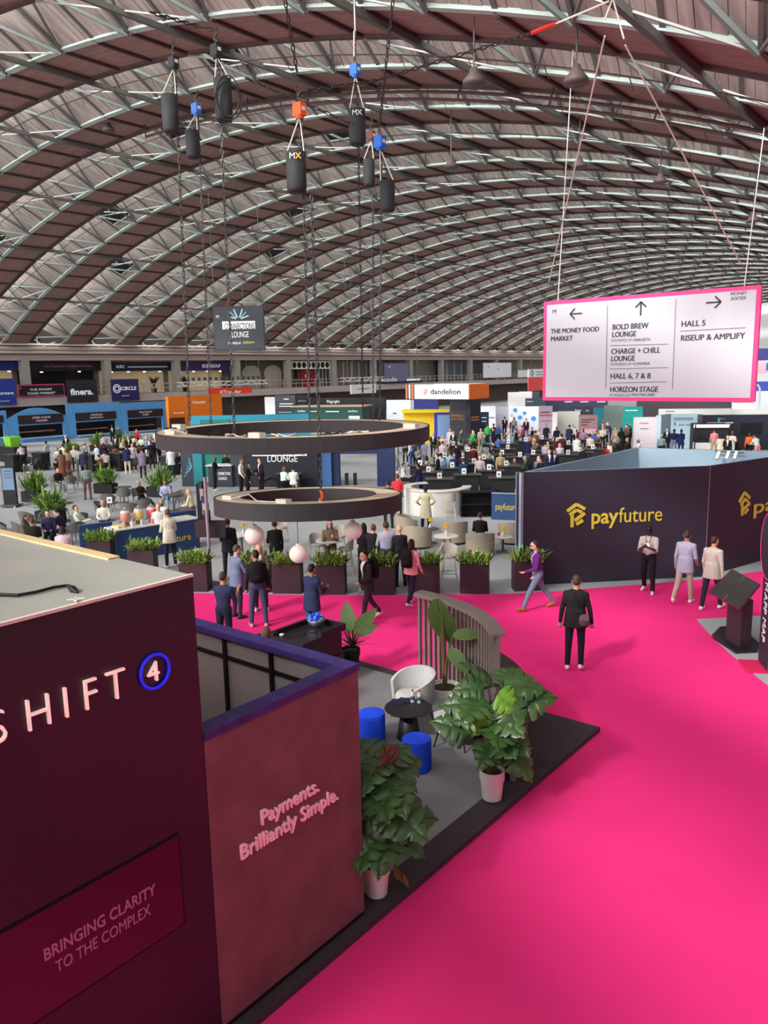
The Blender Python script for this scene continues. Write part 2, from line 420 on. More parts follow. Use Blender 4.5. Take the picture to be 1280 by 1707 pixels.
wallsign('gallery_banner', 'pink-edged black board reading THE MONEY FOOD MARKET', 'banner', 31, 643.5, 107, 660.5, blk, XG+.25, frame=paint(190, 60, 96), texts=[('THE MONEY', 50, 651.5, 3.6, whi, .02, 37), ('FOOD MARKET', 46, 658, 3.6, whi, .02, 46), ('M', 32.5, 648.5, 2, whi)])
wallsign('gallery_banner', 'charcoal banner reading finera', 'banner', 110, 633.5, 164, 671.5, paint(44, 40, 52), XG+.25, texts=[('finera.', 118, 658.5, 10, whi, .03, 38)])
cb = wallsign('gallery_banner', 'dark purple banner with ring logo reading CIRCLE', 'banner', 185, 632.5, 233, 669, paint(46, 40, 92), XG+.25, texts=[('CIRCLE', 202, 650.5, 5.6, whi, .02, 25), ('~~~', 203, 660.5, 2, wsoft, 0, 13)])
p = gp(195, 648, .27)
tt = MB()
for r0 in (.42, .24): tt.tube([(XG+.27, p.y+r0*math.cos(a), p.z+r0*math.sin(a)) for a in [2*PI*i/20 for i in range(21)]], .045, 6)
o = part(cb, 'logo_ring', tt, whi); o.matrix_parent_inverse = Matrix.Translation(cb.location).inverted()
# shop recesses of the upper gallery: back wall with painted-in glow, fascia sign, downlights
def shop(label, x0, x1, yb0, yb1, fm, wm, texts=(), dark=False, dots=3, lit=1.2):
    a, b = gp(x0, 610, -1), gp(x1, 610, -1)
    t = thing('gallery_shop', label, 'shop front', (XG-1.0, (a.y+b.y)/2, 3.96), 0, None); hy = (b.y-a.y)/2
    z = lambda py: gp((x0+x1)/2, py, -1).z-3.96
    part(t, 'back_wall', MB().box(-2.1, -hy, 0, -2.0, hy, z(yb1)+.3), wm)
    bo = part(t, 'fascia_sign', MB().box(-.2, -hy, z(yb1), 0, hy, z(yb0)), fm)
    for s_, px, ph, tm, wpx in texts:
        p = gp(px, (yb0+yb1)/2+ph/2, -.98); w = gp(px+wpx, 610, -.98).y-p.y
        text(s_, bo, p, (0,1,0), (0,0,1), .065*ph, tm, width=w, bold=.01)
    for i in range(dots):
        yy = -hy+(i+.5)*2*hy/dots
        part(t, 'downlight', MB().lathe([(.10, 0), (.16, -.08)], 8, (-1.2, yy, z(yb1)-.02)), glow('warm_lamp', 255, 225, 170, lit*6))
    return t
warm = mat('cream_wall_glow', rgb(214, 200, 168), .8, var=.05, emit=rgb(214, 190, 150), es=.12)  # shop light put into the wall itself as a faint warm glow
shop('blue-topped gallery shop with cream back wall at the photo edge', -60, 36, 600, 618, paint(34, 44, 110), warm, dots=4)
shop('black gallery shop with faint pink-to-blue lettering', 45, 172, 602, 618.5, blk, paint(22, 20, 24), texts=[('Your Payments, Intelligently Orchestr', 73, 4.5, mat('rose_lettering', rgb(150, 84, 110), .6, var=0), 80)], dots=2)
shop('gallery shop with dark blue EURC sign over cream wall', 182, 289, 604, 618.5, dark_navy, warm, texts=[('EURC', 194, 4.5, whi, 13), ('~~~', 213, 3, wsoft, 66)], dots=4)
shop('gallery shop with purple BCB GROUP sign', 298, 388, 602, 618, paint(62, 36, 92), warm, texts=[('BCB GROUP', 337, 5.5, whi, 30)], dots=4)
for px, w in ((257, 4), (309, 4)):             # dark-leaved plants on the gallery
    p = gp(px, 650, -.9)
    t = thing('potted_plant', 'dark-leaved plant on the gallery %s' % ('in front of the EURC shop' if px == 257 else 'beside the BCB GROUP shop'), 'plant', (p.x, p.y, 3.96))
    part(t, 'pot', MB().lathe([(.25, 0), (.35, .6)], 10), paint(50, 46, 44))
    lf = MB()
    for i in range(14):
        a = 2*PI*i/14+.2; L = random.uniform(.7, 1.2); tl = random.uniform(.3, 1.0)
        c = Vector((math.cos(a), math.sin(a), 0)); s_ = Vector((-c.y, c.x, 0))*.14
        b0 = Vector((0,0,.6)); b1 = b0+c*L*.4*tl+Vector((0,0,L*.7)); b2 = b0+c*L*tl+Vector((0,0,L*1.1))
        lf.add([b0, b1-s_, b2, b1+s_], [(0,1,2,3)])
    part(t, 'foliage', lf, paint(40, 50, 36))
dm = thing('gallery_entrance', 'grey gallery entrance with two arched panels', 'door', (XG-1.6, gp(434, 620, -1.6).y, 3.96))
for px in (419, 455):
    y = gp(px, 620, -1.5).y-dm.location.y
    part(dm, 'arched_panel', MB().add([(q, y+1.5*math.cos(a_)*f, z_+z2) for q in (0, .1) for f, a_, z_, z2 in [(1, 0, 0, 0)]+[(1, PI*k_/10, 1.9, 1.0*math.sin(PI*k_/10)) for k_ in range(11)]+[(1, PI, 0, 0)]], [tuple(range(13, 26)), tuple(range(12, -1, -1))]+[(k_, k_+1, k_+14, k_+13) for k_ in range(12)]), paint(158, 148, 138))
part(dm, 'surround', MB().box(-.3, -6.0, 0, -.1, 6.0, 3.4), paint(84, 76, 70))
gr = thing('vent_grille', 'white panel with a row of round black openings over the red door', 'vent', (XG-.6, (gp(486,600,-.6).y+gp(556,600,-.6).y)/2, gp(520, 615, -.6).z))
hy = (gp(556,600,-.6).y-gp(486,600,-.6).y)/2; hz = gp(520, 602, -.6).z-gr.location.z
part(gr, 'panel', MB().box(-.15, -hy, 0, 0, hy, hz), paint(222, 216, 206))
for i in range(9):
    y = -hy+(i+.5)*2*hy/9
    r_ = MB(); r_.add([(0.02, y+.62*math.cos(a)*hz*.6, hz/2+.62*math.sin(a)*hz*.62) for a in [2*PI*j/16 for j in range(16)]], [tuple(range(16))])
    r_.add([(-.05, y+.62*math.cos(a)*hz*.6, hz/2+.62*math.sin(a)*hz*.62) for a in [2*PI*j/16 for j in range(16)]], [tuple(range(15,-1,-1))])
    part(gr, 'round_opening', r_, black_m)
rd = thing('red_double_gate', 'red double door on the gallery below the round vents', 'door', (XG-1.9, (gp(500,640,-1.9).y+gp(524,640,-1.9).y)/2, 3.96))
hy = (gp(524,640,-1.9).y-gp(500,640,-1.9).y)/2
for s_ in (-1, 1): part(rd, 'leaf', MB().box(0, min(0, s_*hy)+.03, 0, .1, max(0, s_*hy)-.03, 2.9), paint(150, 30, 40))
part(rd, 'frame', MB().box(-.2, -hy-.3, 0, -.05, hy+.3, 3.2), dksteel)
part(rd, 'handle', MB().box(.1, -.5, 1.2, .2, -.35, 1.6), white_rod)
for x0, x1, lab, c in ((527, 550, 'dark glazed', (60, 60, 64)), (560, 612, 'shuttered grey', (112, 100, 96)), (625, 680, 'lilac-signed', (120, 112, 140)), (733, 782, 'white-framed glazed', (96, 100, 108))):
    a, b = gp(x0, 620, -2), gp(x1, 620, -2)
    t = thing('gallery_unit', '%s recess on the gallery past the red door' % lab, 'shop front', (XG-2.2, (a.y+b.y)/2, 3.96)); hy = (b.y-a.y)/2
    part(t, 'back_panel', MB().box(-.1, -hy, 0, 0, hy, 3.4), paint(*c))
    for i in range(5):
        y = -hy+i*hy/2
        part(t, 'mullion', MB().box(0, y-.12, 0, .12, y+.12, 3.3), paint(170, 165, 160))
wallsign('gallery_poster', 'white information board hung at the gallery front', 'sign', 806, 605, 852, 630, paint(226, 222, 226), XG+.4, texts=[('~~~', 813, 612, 2.4, dksteel), ('~~~', 829, 616, 2.4, dksteel)])
wallsign('gallery_poster', 'lilac banner with a pale round-ended name plate', 'banner', 641, 606, 681, 640, paint(110, 106, 136), XG+.3, texts=[('~~~', 648, 612, 2.4, whi)])
wallsign('gallery_poster', 'narrow white strip sign next to the white diamond board', 'sign', 864, 617, 884, 629, paint(220, 222, 226), XG+.3)

# ------------------------------------------------------------------ blue food market below the gallery
XF = -71.0
blue_f = mat('food_market_blue', rgb(88, 152, 208), .7, var=.05, scale=1.0)
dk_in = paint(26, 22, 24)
def stall(label, x0, x1, ytop, sx0, sx1, sy0, sy1, oy0, oy1, txt, curved=False):
    a, b = AX(x0, 720, XF), AX(x1, 720, XF)
    t = thing('food_stall', label, 'food stall', (XF, (a.y+b.y)/2, 0)); c = t.location.y
    Z = lambda px, py: AX(px, py, XF).z
    Yp = lambda px: AX(px, 700, XF).y-c
    hy = (b.y-a.y)/2; zt = Z((x0+x1)/2, ytop)
    zo1, zo0 = Z((sx0+sx1)/2, oy0), Z((sx0+sx1)/2, oy1)
    zs1, zs0 = Z((sx0+sx1)/2, sy0), Z((sx0+sx1)/2, sy1)
    o0, o1 = Yp(sx0), Yp(sx1)
    if curved:
        n = 14; top = [(-hy+2*hy*i/n, zt-.9+.9*math.sin(PI*i/n)) for i in range(n+1)]
        m = MB()
        for (y0_, z0_), (y1_, z1_) in zip(top[:-1], top[1:]):
            m.hexa([(-.2,y0_,zo1), (0,y0_,zo1), (0,y1_,zo1), (-.2,y1_,zo1), (-.2,y0_,z0_), (0,y0_,z0_), (0,y1_,z1_), (-.2,y1_,z1_)])
        part(t, 'curved_fascia', m, blue_f)
    else: part(t, 'fascia', MB().box(-.2, -hy, zo1, 0, hy, zt), blue_f)
    part(t, 'pier', MB().box(-.2, -hy, 0, 0, o0, zo1), blue_f)
    part(t, 'pier', MB().box(-.2, o1, 0, 0, hy, zo1), blue_f)
    part(t, 'counter_front', MB().box(-.5, o0, 0, .3, o1, zo0), blue_f)
    part(t, 'counter_top', MB().box(-.5, o0, zo0, .5, o1, zo0+.08), paint(150, 186, 216))
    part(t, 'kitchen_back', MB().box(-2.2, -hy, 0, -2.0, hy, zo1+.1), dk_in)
    part(t, 'shelf', MB().box(-1.6, o0+.3, zo0+.5, -1.0, o1-.3, zo0+.58), paint(150, 110, 90))
    bo = part(t, 'sign_board', MB().box(0, o0, zs0, .12, o1, zs1), paint(44, 32, 38))
    lines = txt.split('\n')
    for i, s_ in enumerate(lines):
        h = (zs1-zs0)*.22; z = zs1-(i+1)*(zs1-zs0)*.36-.06
        text(s_, bo, (XF+.13, c+(o0+o1)/2, z), (0,1,0), (0,0,1), h, mat('rose_white_lettering', rgb(226, 200, 200), .6, var=0), align='CENTER', bold=.02)
    return t
stall('light blue food stall with arched top reading SWEET & SOUR CHICKEN', 14, 113.5, 679.5, 30, 105, 691, 705.5, 708, 730, 'SWEET & SOUR\nCHICKEN', True)
stall('light blue food stall reading TORTELLINI PARMIGIANO', 114, 203, 672, 126, 193, 687, 700, 702.5, 725, 'TORTELLINI\nPARMIGIANO')
stall('light blue food stall reading THAI YELLOW CURRY beside the orange booth', 203.5, 281, 670, 213, 271, 682.5, 695, 697, 719, 'THAI YELLOW\nCURRY')
stall('light blue food stall cut by the photo edge', -70, 13.5, 686, -60, 5, 694, 706, 708, 733, '~~~~~')

# ------------------------------------------------------------------ carpets
far = [(-30.0, 4.8)]+[tuple(G(x, y)[:2]) for x, y in ((330,989.5),(495,992.5),(660,993),(840,991),(933,986),(1163,967.5),(1275,952))]
fx, fy = far[-1]
pts = far+[(fx+.6, fy+6.0), (5.3, fy+9.0), (5.3, -6.0), (-30.0, -6.0)]
pk = MB().prism(pts[::-1], .001, .015); o = pk.build('floor_carpet', pink_m); struct(o, 'hot pink carpet aisle sweeping past the booths', 'carpet')
isl = [G(*p)[:2] for p in ((1161,1034),(1172,1047),(1190,1066),(1212,1087),(1236,1108),(1262,1130),(1300,1160),(1420,1240),(1460,1020),(1290,1027))]
o = MB().prism(isl, .016, .028).build('floor_patch', floor_m); struct(o, 'grey carpet island under the touch screen podium', 'carpet')

# ------------------------------------------------------------------ the corner booth with the lounge
XB = -4.91
sat_black = mat('satin_black_panel', rgb(34, 30, 36), .33, var=.06, scale=1.5, spec=.55)
plat_dark = mat('dark_platform_board', rgb(66, 56, 62), .7, var=.08, scale=2)
plat_grey = mat('grey_platform_carpet', rgb(140, 138, 142), .95, var=.10, scale=1.2, spec=.1)
pl = thing('booth_platform', 'low dark-edged platform with grey carpet under the lounge', 'platform', (-7.5, 5, 0.016))
part(pl, 'border', MB().box(-5.2, -9, 0, 2.71, 6.24, .075), plat_dark)
part(pl, 'carpet', MB().prism([(-5.1,-8.8),(2.36,-8.8),(2.36,4.05),(1.7,4.6),(.6,6.0),(-5.1,6.0)], .075, .085), plat_grey)
ZP = .016+.085
def rel(o, *objs):
    for q in objs: q.matrix_parent_inverse = (Matrix.Translation(o.location) @ Matrix.Rotation(o.rotation_euler.z, 4, 'Z')).inverted()
# tall block
s4 = thing('booth_tower', 'tall satin black booth block reading SHIFT 4', 'booth', (XB, 3.69, ZP))
HS = 4.17-ZP
part(s4, 'facade', MB().box(-.12, -9, 0, 0, 0, HS), sat_black)
part(s4, 'side_wall', MB().box(-6, -.12, 0, -.12, 0, HS), sat_black)
part(s4, 'wall_core', MB().box(-6, -9, 0, -.12, -.12, HS-.15), sat_black)
sheet = MB(); nx, ny = 34, 34
def zz(i, j):
    u, v = i/nx, j/ny
    z = .02*math.sin(9*u+4*v)+.016*math.sin(17*v-7*u)+.012*math.sin(31*u+23*v)
    e = min(u, 1-u, v, 1-v)*8
    return HS+.012+max(0, z)*min(1, e)
vs_ = [(-6+6*i/nx, -9*(1-j/ny), zz(i, j)) for i in range(nx+1) for j in range(ny+1)]
fs_ = [(i*(ny+1)+j, (i+1)*(ny+1)+j, (i+1)*(ny+1)+j+1, i*(ny+1)+j+1) for i in range(nx) for j in range(ny)]
part(s4, 'roof_sheet', MB().add(vs_, fs_), mat('grey_roof_sheet', rgb(166, 168, 160), .75, var=.08, scale=1.4, bump=.1), smooth=True)
wood = mat('pale_wood', rgb(226, 200, 150), .6, var=.1, scale=3, stretch=(1, 8, 1))
part(s4, 'roof_batten', MB().box(-6, -.10, HS, -1.0, .01, HS+.03), wood)
part(s4, 'edge_strip', MB().box(-.02, -9, HS, .012, 0, HS+.022), paint(232, 226, 212))
a0 = G(0, 991, 4.19); cab = [G(-40, 988, 4.20), G(0, 991, 4.20), G(30, 992, 4.20), G(60, 987, 4.20), G(90, 979, 4.20), G(112, 976, 4.20), G(122, 983, 4.20), G(130, 988, 4.19)]
o = part(s4, 'roof_cable', MB().tube(cab, [.012]*6+[.03, .008], 6), black_m); rel(s4, o)
o = part(s4, 'tape_mark', MB().bar(G(111, 1000, 4.205), G(140, 997, 4.205), .02, .004).bar(G(126, 996, 4.205), G(125, 1003, 4.205), .02, .004), paint(235, 232, 225)); rel(s4, o)
led = mat('warm_white_sign_letter', rgb(255, 222, 214), .5, var=0, emit=rgb(255, 205, 195), es=.55)
for ch, y in (('S', 2.06), ('H', 2.29), ('I', 2.55), ('F', 2.70), ('T', 2.885)):
    text(ch, s4, (XB+.02, y-.02, 3.425), (0,1,0), (0,0,1), .225, led, ext=.014, bold=-.018, squeeze=.86, name='sign_letter')
text('4', s4, (XB+.02, 3.208, 3.455), (0,1,0), (0,0,1), .155, led, ext=.014, bold=-.012, name='sign_letter')
tor = MB().tube([(XB+.02, 3.28+.125*math.cos(a), 3.53+.13*math.sin(a)) for a in [2*PI*i/32 for i in range(33)]], .012, 8)
o = part(s4, 'ring_logo', tor, mat('blue_neon', rgb(40, 50, 230), .3, var=0, emit=rgb(40, 40, 255), es=.5), label='glowing blue ring around the 4', smooth=True); rel(s4, o)
sc_m = mat('glossy_screen', rgb(52, 14, 26), .14, var=0, spec=.8)  # black glass; the carpet's pink reflection is put into its base colour
part(s4, 'display_frame', MB().box(0, -2.20, 1.345-ZP, .012, -.295, 2.145-ZP), black_m)
disp = part(s4, 'display', MB().box(0, -2.18, 1.365-ZP, .018, -.312, 2.135-ZP), sc_m)
dimt = mat('dim_pink_lettering', rgb(190, 120, 150), .6, var=0)
text('BRINGING CLARITY', disp, (XB+.02, 2.235, 1.765), (0,1,0), (0,0,1), .088, dimt, ext=.002, bold=.012, width=.90)
text('TO THE COMPLEX', disp, (XB+.02, 2.31, 1.625), (0,1,0), (0,0,1), .088, dimt, ext=.002, bold=.012, width=.77)
# low wall with lettering and the glazed room behind it
mauve = mat('mauve_plaster', rgb(136, 92, 98), .75, scale=2.4, bump=.08, col2=rgb(112, 74, 82))
purple_t = mat('violet_trim', rgb(74, 58, 130), .5, scale=9, col2=rgb(50, 40, 96))
pw_ = thing('meeting_room', 'low mauve booth wall with pink lettering and frosted glass room behind', 'booth', (XB, 5.6, ZP))
HW_ = 2.87-ZP
lwall = part(pw_, 'lettered_wall', MB().box(-.12, -1.90, .05, 0, 0, HW_-.07), mauve)
part(pw_, 'plinth', MB().box(-.14, -1.90, 0, -.01, .0, .05), black_m)
part(pw_, 'trim', MB().box(-.17, -1.90, HW_-.07, .012, .012, HW_), purple_t)
part(pw_, 'trim', MB().box(-4.6, -.17, HW_-.07, -.17, .012, HW_), purple_t)
frost = mat('frosted_glass', rgb(196, 184, 180), .5, scale=30, stretch=(40, 1, .3), col2=rgb(176, 164, 160), spec=.5)
xs = [-4.6, -3.55, -2.70, -1.89, -1.13, -.17]
for z0_, z1_ in ((.05, .75), (.79, 1.45), (1.49, 2.44), (2.48, HW_-.07)):
    for x0, x1 in zip(xs[:-1], xs[1:]):
        part(pw_, 'pane', MB().box(x0+.02, -.10, z0_, x1-.02, -.06, z1_), frost)
for x in xs: part(pw_, 'mullion', MB().box(x-.025, -.13, 0, x+.025, -.03, HW_-.07), black_m)
for z in (.77, 1.47, 2.46): part(pw_, 'transom', MB().box(-4.6, -.12, z-.02, -.17, -.04, z+.02), black_m)
part(pw_, 'inner_shelf', MB().box(-4.6, -1.88, 1.55, -.5, -1.2, 1.6), wood)
part(pw_, 'inner_bench', MB().box(-4.6, -1.2, .0, -.3, -.3, .45), black_m)
pinkw = mat('pink_white_letter', rgb(250, 196, 206), .5, var=0, emit=rgb(250, 170, 190), es=.12)
text('Payments.', lwall, (XB+.012, 4.235, 1.795), (0,1,0), (0,0,1), .135, pinkw, ext=.012, bold=.007, width=.73)
text('Brilliantly Simple.', lwall, (XB+.012, 3.985, 1.59), (0,1,0), (0,0,1), .135, pinkw, ext=.012, bold=.007, width=1.24)
# black reception cabinet behind the room
cb = thing('reception_desk', 'black reception desk with raised rim behind the glass room', 'desk', (-9.72, 9.75, ZP), 0)
part(cb, 'body', MB().box(-.33, -.5, 0, .36, .5, .98), sat_black)
part(cb, 'top', MB().box(-.38, -.55, .98, .42, .56, 1.02), sat_black)
for b in ((-.38,.50,1.02,.42,.56,1.10), (-.38,-.55,1.02,-.32,.50,1.10), (.36,-.1,1.02,.42,.50,1.10)): part(cb, 'rim', MB().box(*b), sat_black)
part(cb, 'shelf', MB().box(.37, -.48, .5, .42, .48, .53), plat_dark)
bw = thing('sweet_bowl', 'steel bowl heaped with blue wrapped sweets on the reception desk', 'bowl', (-9.80, 10.05, ZP+1.021))
part(bw, 'bowl', MB().lathe([(.07, 0), (.13, .05), (.17, .13), (.165, .14), (.12, .06)], 20, cap=False), mat('brushed_steel', rgb(190, 184, 180), .3, metal=.8, var=.05), smooth=True)
swm = MB()
random.seed(3)
for i in range(46):
    a, r0 = random.uniform(0, 2*PI), .15*math.sqrt(random.random()); z = .12+.10*(1-(r0/.16)**2)+random.uniform(-.01, .02)
    c = Vector((r0*math.cos(a), r0*math.sin(a), z)); d = Vector((random.uniform(-1,1), random.uniform(-1,1), random.uniform(-.5,.8))).normalized()*.032
    swm.bar(c-d, c+d, .03, .025, mi=i % 3)
part(bw, 'sweets', swm, [paint(30, 90, 230, .35), paint(20, 60, 190, .35), paint(120, 170, 250, .35)], kind='stuff')
for i, (x, y, lab) in enumerate(((-9.56, 9.86, 'black tablet lying on the reception desk'), (-9.75, 9.5, 'dark leaflet on the reception desk'))):
    t = MB().box(-.14, -.10, 0, .14, .10, .012).build('tablet' if i == 0 else 'leaflet', sat_black, None, (x, y, ZP+1.021), .5); tag(t, lab, 'tablet' if i == 0 else 'leaflet')
t = MB().lathe([(.04, 0), (.045, .02), (.02, .03)], 12).build('paper_cup_lid', paint(235, 232, 230), None, (-9.95, 9.32, ZP+1.021)); tag(t, 'small white disc on the reception desk corner', 'lid')

# ------------------------------------------------------------------ lounge furniture
chair_m = mat('pale_grey_upholstery', rgb(190, 191, 190), .85, var=.05, scale=30, spec=.2)
def tub_chair(label, loc, rz):
    t = thing('tub_chair', label, 'chair', loc, rz, 'pale tub chairs')
    part(t, 'seat', MB().lathe([(.24, .30), (.27, .33), (.28, .40), (.26, .44), (.12, .455)], 24, sx=1.0, sy=1.0), chair_m, smooth=True)
    m = MB(); n = 26; pin, pout = [], []
    for i in range(n+1):
        a = math.radians(-35+250*i/n)          # opening towards -Y
        u = abs(i/n-.5)*2; top = .80-.20*u**2.2
        for rr, lst in ((.31, pin), (.355, pout)): lst.append((Vector((rr*math.cos(a), rr*math.sin(a), .29)), Vector(((rr+.03)*math.cos(a), (rr+.03)*math.sin(a), top))))
    vs2 = []
    for i in range(n+1): vs2 += [pin[i][0], pin[i][1], pout[i][1], pout[i][0]]
    fs2 = []
    for i in range(n):
        b = i*4
        for k2 in range(4):
            k3 = (k2+1) % 4; fs2.append((b+k2, b+k3, b+4+k3, b+4+k2))
    fs2 += [(3,2,1,0), (n*4, n*4+1, n*4+2, n*4+3)]
    part(t, 'backrest', m.add(vs2, fs2), chair_m)
    for sx_, sy_ in ((1,1),(1,-1),(-1,1),(-1,-1)):
        part(t, 'leg', MB().tube([(.17*sx_, .17*sy_, .31), (.25*sx_, .25*sy_, 0)], [.016, .010], 8), black_m)
    return t
c1 = tub_chair('pale grey tub chair next to the tall banana plant', (-7.36, 9.72, ZP), math.radians(-20))
c2 = again(c1, 'pale grey tub chair half hidden by the monstera', (-6.32, 9.40, ZP), math.radians(-75))
tb = thing('coffee_table', 'round black coffee table with a conical base', 'table', (-7.0, 9.14, ZP))
part(tb, 'top', MB().lathe([(.36, .475), (.37, .485), (.37, .495), (.36, .50)], 32), mat('table_black', rgb(40, 38, 42), .45, var=.05), smooth=False)
part(tb, 'base', MB().lathe([(.19, 0), (.185, .02), (.11, .475)], 28), mat('table_black', rgb(40, 38, 42)), smooth=True)
def bottle(label, loc):
    t = thing('water_bottle', label, 'bottle', loc, 0, 'water bottles on the coffee table')
    bb = part(t, 'bottle', MB().lathe([(.03, 0), (.033, .01), (.033, .12), (.028, .15), (.014, .18), (.014, .19)], 14), mat('clear_plastic', rgb(200, 210, 212), .15, var=0, spec=.6), smooth=True)
    part(bb, 'label_band', MB().lathe([(.034, .05), (.034, .11)], 14, cap=False), paint(70, 90, 100))
    part(bb, 'cap', MB().lathe([(.016, .188), (.016, .215)], 10), paint(214, 60, 76))
    return t
b1 = bottle('clear water bottle with red cap nearer the leaflets', (-7.05, 9.32, ZP+.5))
again(b1, 'clear water bottle with red cap further from the leaflets', (-6.95, 9.36, ZP+.5))
for i, (x, y, rz) in enumerate(((-7.27, 9.22, .3), (-7.22, 9.14, .5), (-7.19, 9.30, .1))):
    t = MB().box(-.105, -.06, 0, .105, .06, .003+.002*i).build('leaflet', paint(32, 36, 66), None, (x, y, ZP+.501+.004*i), rz)
    tag(t, ['dark blue leaflet lowest of the fan on the coffee table', 'dark blue leaflet at the table edge', 'dark blue leaflet nearest the bottles'][i], 'leaflet', 'leaflets on the coffee table')
stool_m = mat('royal_blue_fabric', rgb(40, 88, 252), .8, var=.06, scale=40, spec=.25)
def stool(label, loc):
    t = thing('pouf', label, 'stool', loc, 0, 'blue poufs')
    part(t, 'body', MB().lathe([(.205, 0), (.21, .02), (.21, .42), (.203, .445)], 36), stool_m, smooth=True)
    part(t, 'cushion_top', MB().lathe([(.205, .44), (.207, .452), (.19, .462), (.05, .466)], 36), stool_m, smooth=True)
    return t
s1 = stool('royal blue round pouf beside the coffee table, partly behind the wall', G(620, 1234, ZP))
again(s1, 'royal blue round pouf standing nearest in the lounge', G(695, 1280, ZP))

# ------------------------------------------------------------------ curved slatted screen and bar
slat_m = mat('grey_taupe_lacquer', rgb(124, 112, 107), .55, var=.06, scale=5)
ss = thing('slatted_screen', 'curved taupe screen of upright slats with a wide cap rail', 'screen', (-8.19, 8.07, ZP))
def ringseg(mb, r0, r1, z0, z1, a0, a1, n, mi=0):
    for i in range(n):
        a, b = a0+(a1-a0)*i/n, a0+(a1-a0)*(i+1)/n
        P = lambda r, t, z: (r*math.cos(t), r*math.sin(t), z)
        mb.hexa([P(r0,a,z0), P(r1,a,z0), P(r1,b,z0), P(r0,b,z0), P(r0,a,z1), P(r1,a,z1), P(r1,b,z1), P(r0,b,z1)], mi)
    return mb
A0, A1 = math.radians(36.5), math.radians(90)
part(ss, 'cap_rail', ringseg(MB(), 2.86, 3.06, 1.70-.02, 1.72, A0, A1, 30), slat_m)
part(ss, 'cap_lip', ringseg(MB(), 2.84, 2.86, 1.64, 1.72, A0, A1, 30), slat_m)
part(ss, 'bottom_rail', ringseg(MB(), 2.90, 3.02, 0, .06, A0, A1, 30), slat_m)
NS = 24
sl_mesh = MB().box(2.93, -.020, .06, 2.985, .020, 1.68).mesh('slat', slat_m)
for i in range(NS):
    o = link('slat', sl_mesh, ss); o.rotation_euler = (0, 0, A0+.012+(A1-A0-.024)*i/(NS-1))
br = thing('curved_bar', 'curved bar with dark top and slatted front behind the screen', 'bar', (-7.89, 8.46, ZP))
B0, B1 = math.radians(8), math.radians(64)
part(br, 'top', ringseg(MB(), 2.45, 2.98, .86, .90, B0, B1, 30), plat_dark)
part(br, 'core', ringseg(MB(), 2.52, 2.84, 0, .86, B0+.02, B1-.02, 24), black_m)
bs_mesh = MB().box(2.84, -.025, 0, 2.92, .025, .86).mesh('slat', slat_m)
for i in range(34):
    o = link('slat', bs_mesh, br); o.rotation_euler = (0, 0, B0+.03+(B1-B0-.06)*i/33)

# ------------------------------------------------------------------ plants
def monstera_leaf(seed, L=.34):
    rnd = random.Random(seed); half = []
    n = 26
    for i in range(n+1):                       # outline from the stalk round to the tip, deeply cut lobes
        t = i/n; x = .06*math.sin(PI*t*.5)+L*(t**.9)-.08*(1-t)*math.sin(PI*t); w = .66*L*math.sin(PI*min(1, t*1.02)**.62)*(1-.15*t)
        cut = .50 if (i % 5 == 3 and 3 < i < n-2) else 1.0
        half.append((w*cut*rnd.uniform(.94, 1.05), x))
    vs2, fs2 = [], []
    for sgn in (1, -1):
        o = len(vs2)
        for w, x in half:
            bend = -.28*x*x/L
            vs2 += [(0, x, bend), (sgn*w*.5, x+.01, bend+.018), (sgn*w, x+.02, bend-.05*w/L)]
        for i in range(n):
            for k2 in range(2):
                f = (o+i*3+k2, o+i*3+k2+1, o+i*3+k2+4, o+i*3+k2+3)
                fs2.append(f if sgn > 0 else f[::-1])
    return MB().add(vs2, fs2)
leaf_dk = mat('monstera_leaf_dark', rgb(70, 106, 54), .34, scale=8, col2=rgb(46, 74, 40), spec=.5)
leaf_lt = mat('monstera_leaf_bright', rgb(132, 186, 62), .35, scale=8, col2=rgb(92, 152, 44), spec=.5)  # brighter green copy for a few chosen leaves
leaf_br = mat('faded_leaf', rgb(146, 126, 60), .6, scale=8, col2=rgb(120, 84, 56))
stem_m = mat('plant_stem', rgb(96, 92, 52), .7, scale=10, col2=rgb(110, 66, 48))
soil_m = mat('mossy_soil', rgb(84, 78, 40), .95, scale=30, col2=rgb(52, 44, 28))
LEAF = {(c, s): monstera_leaf(s).mesh('leaf', {'d': leaf_dk, 'l': leaf_lt, 'b': leaf_br}[c], True) for c in 'dlb' for s in (1, 2, 3)}
def place_leaf(parent, me, p, d, up, s, name='leaf'):
    d = Vector(d).normalized(); up = Vector(up); x = d.cross(up).normalized(); z = x.cross(d)
    o = link(name, me, parent); o.matrix_local = Matrix(((x.x*s, d.x*s, z.x*s, p[0]), (x.y*s, d.y*s, z.y*s, p[1]), (x.z*s, d.z*s, z.z*s, p[2]), (0,0,0,1)))
    return o
pot_m = mat('white_pot', rgb(226, 224, 220), .45, var=.03)
def pot(t, r, h, m=None):
    po_ = part(t, 'pot', MB().lathe([(r*.74, 0), (r*.78, .01), (r*.93, h*.68), (r, h*.70), (r*1.02, h*.98), (r*1.0, h), (r*.93, h), (r*.93, h*.9)], 32), m or pot_m, smooth=False)
    part(po_, 'soil', MB().lathe([(r*.93, h*.88), (r*.5, h*.93), (.02, h*.95)], 20), soil_m)
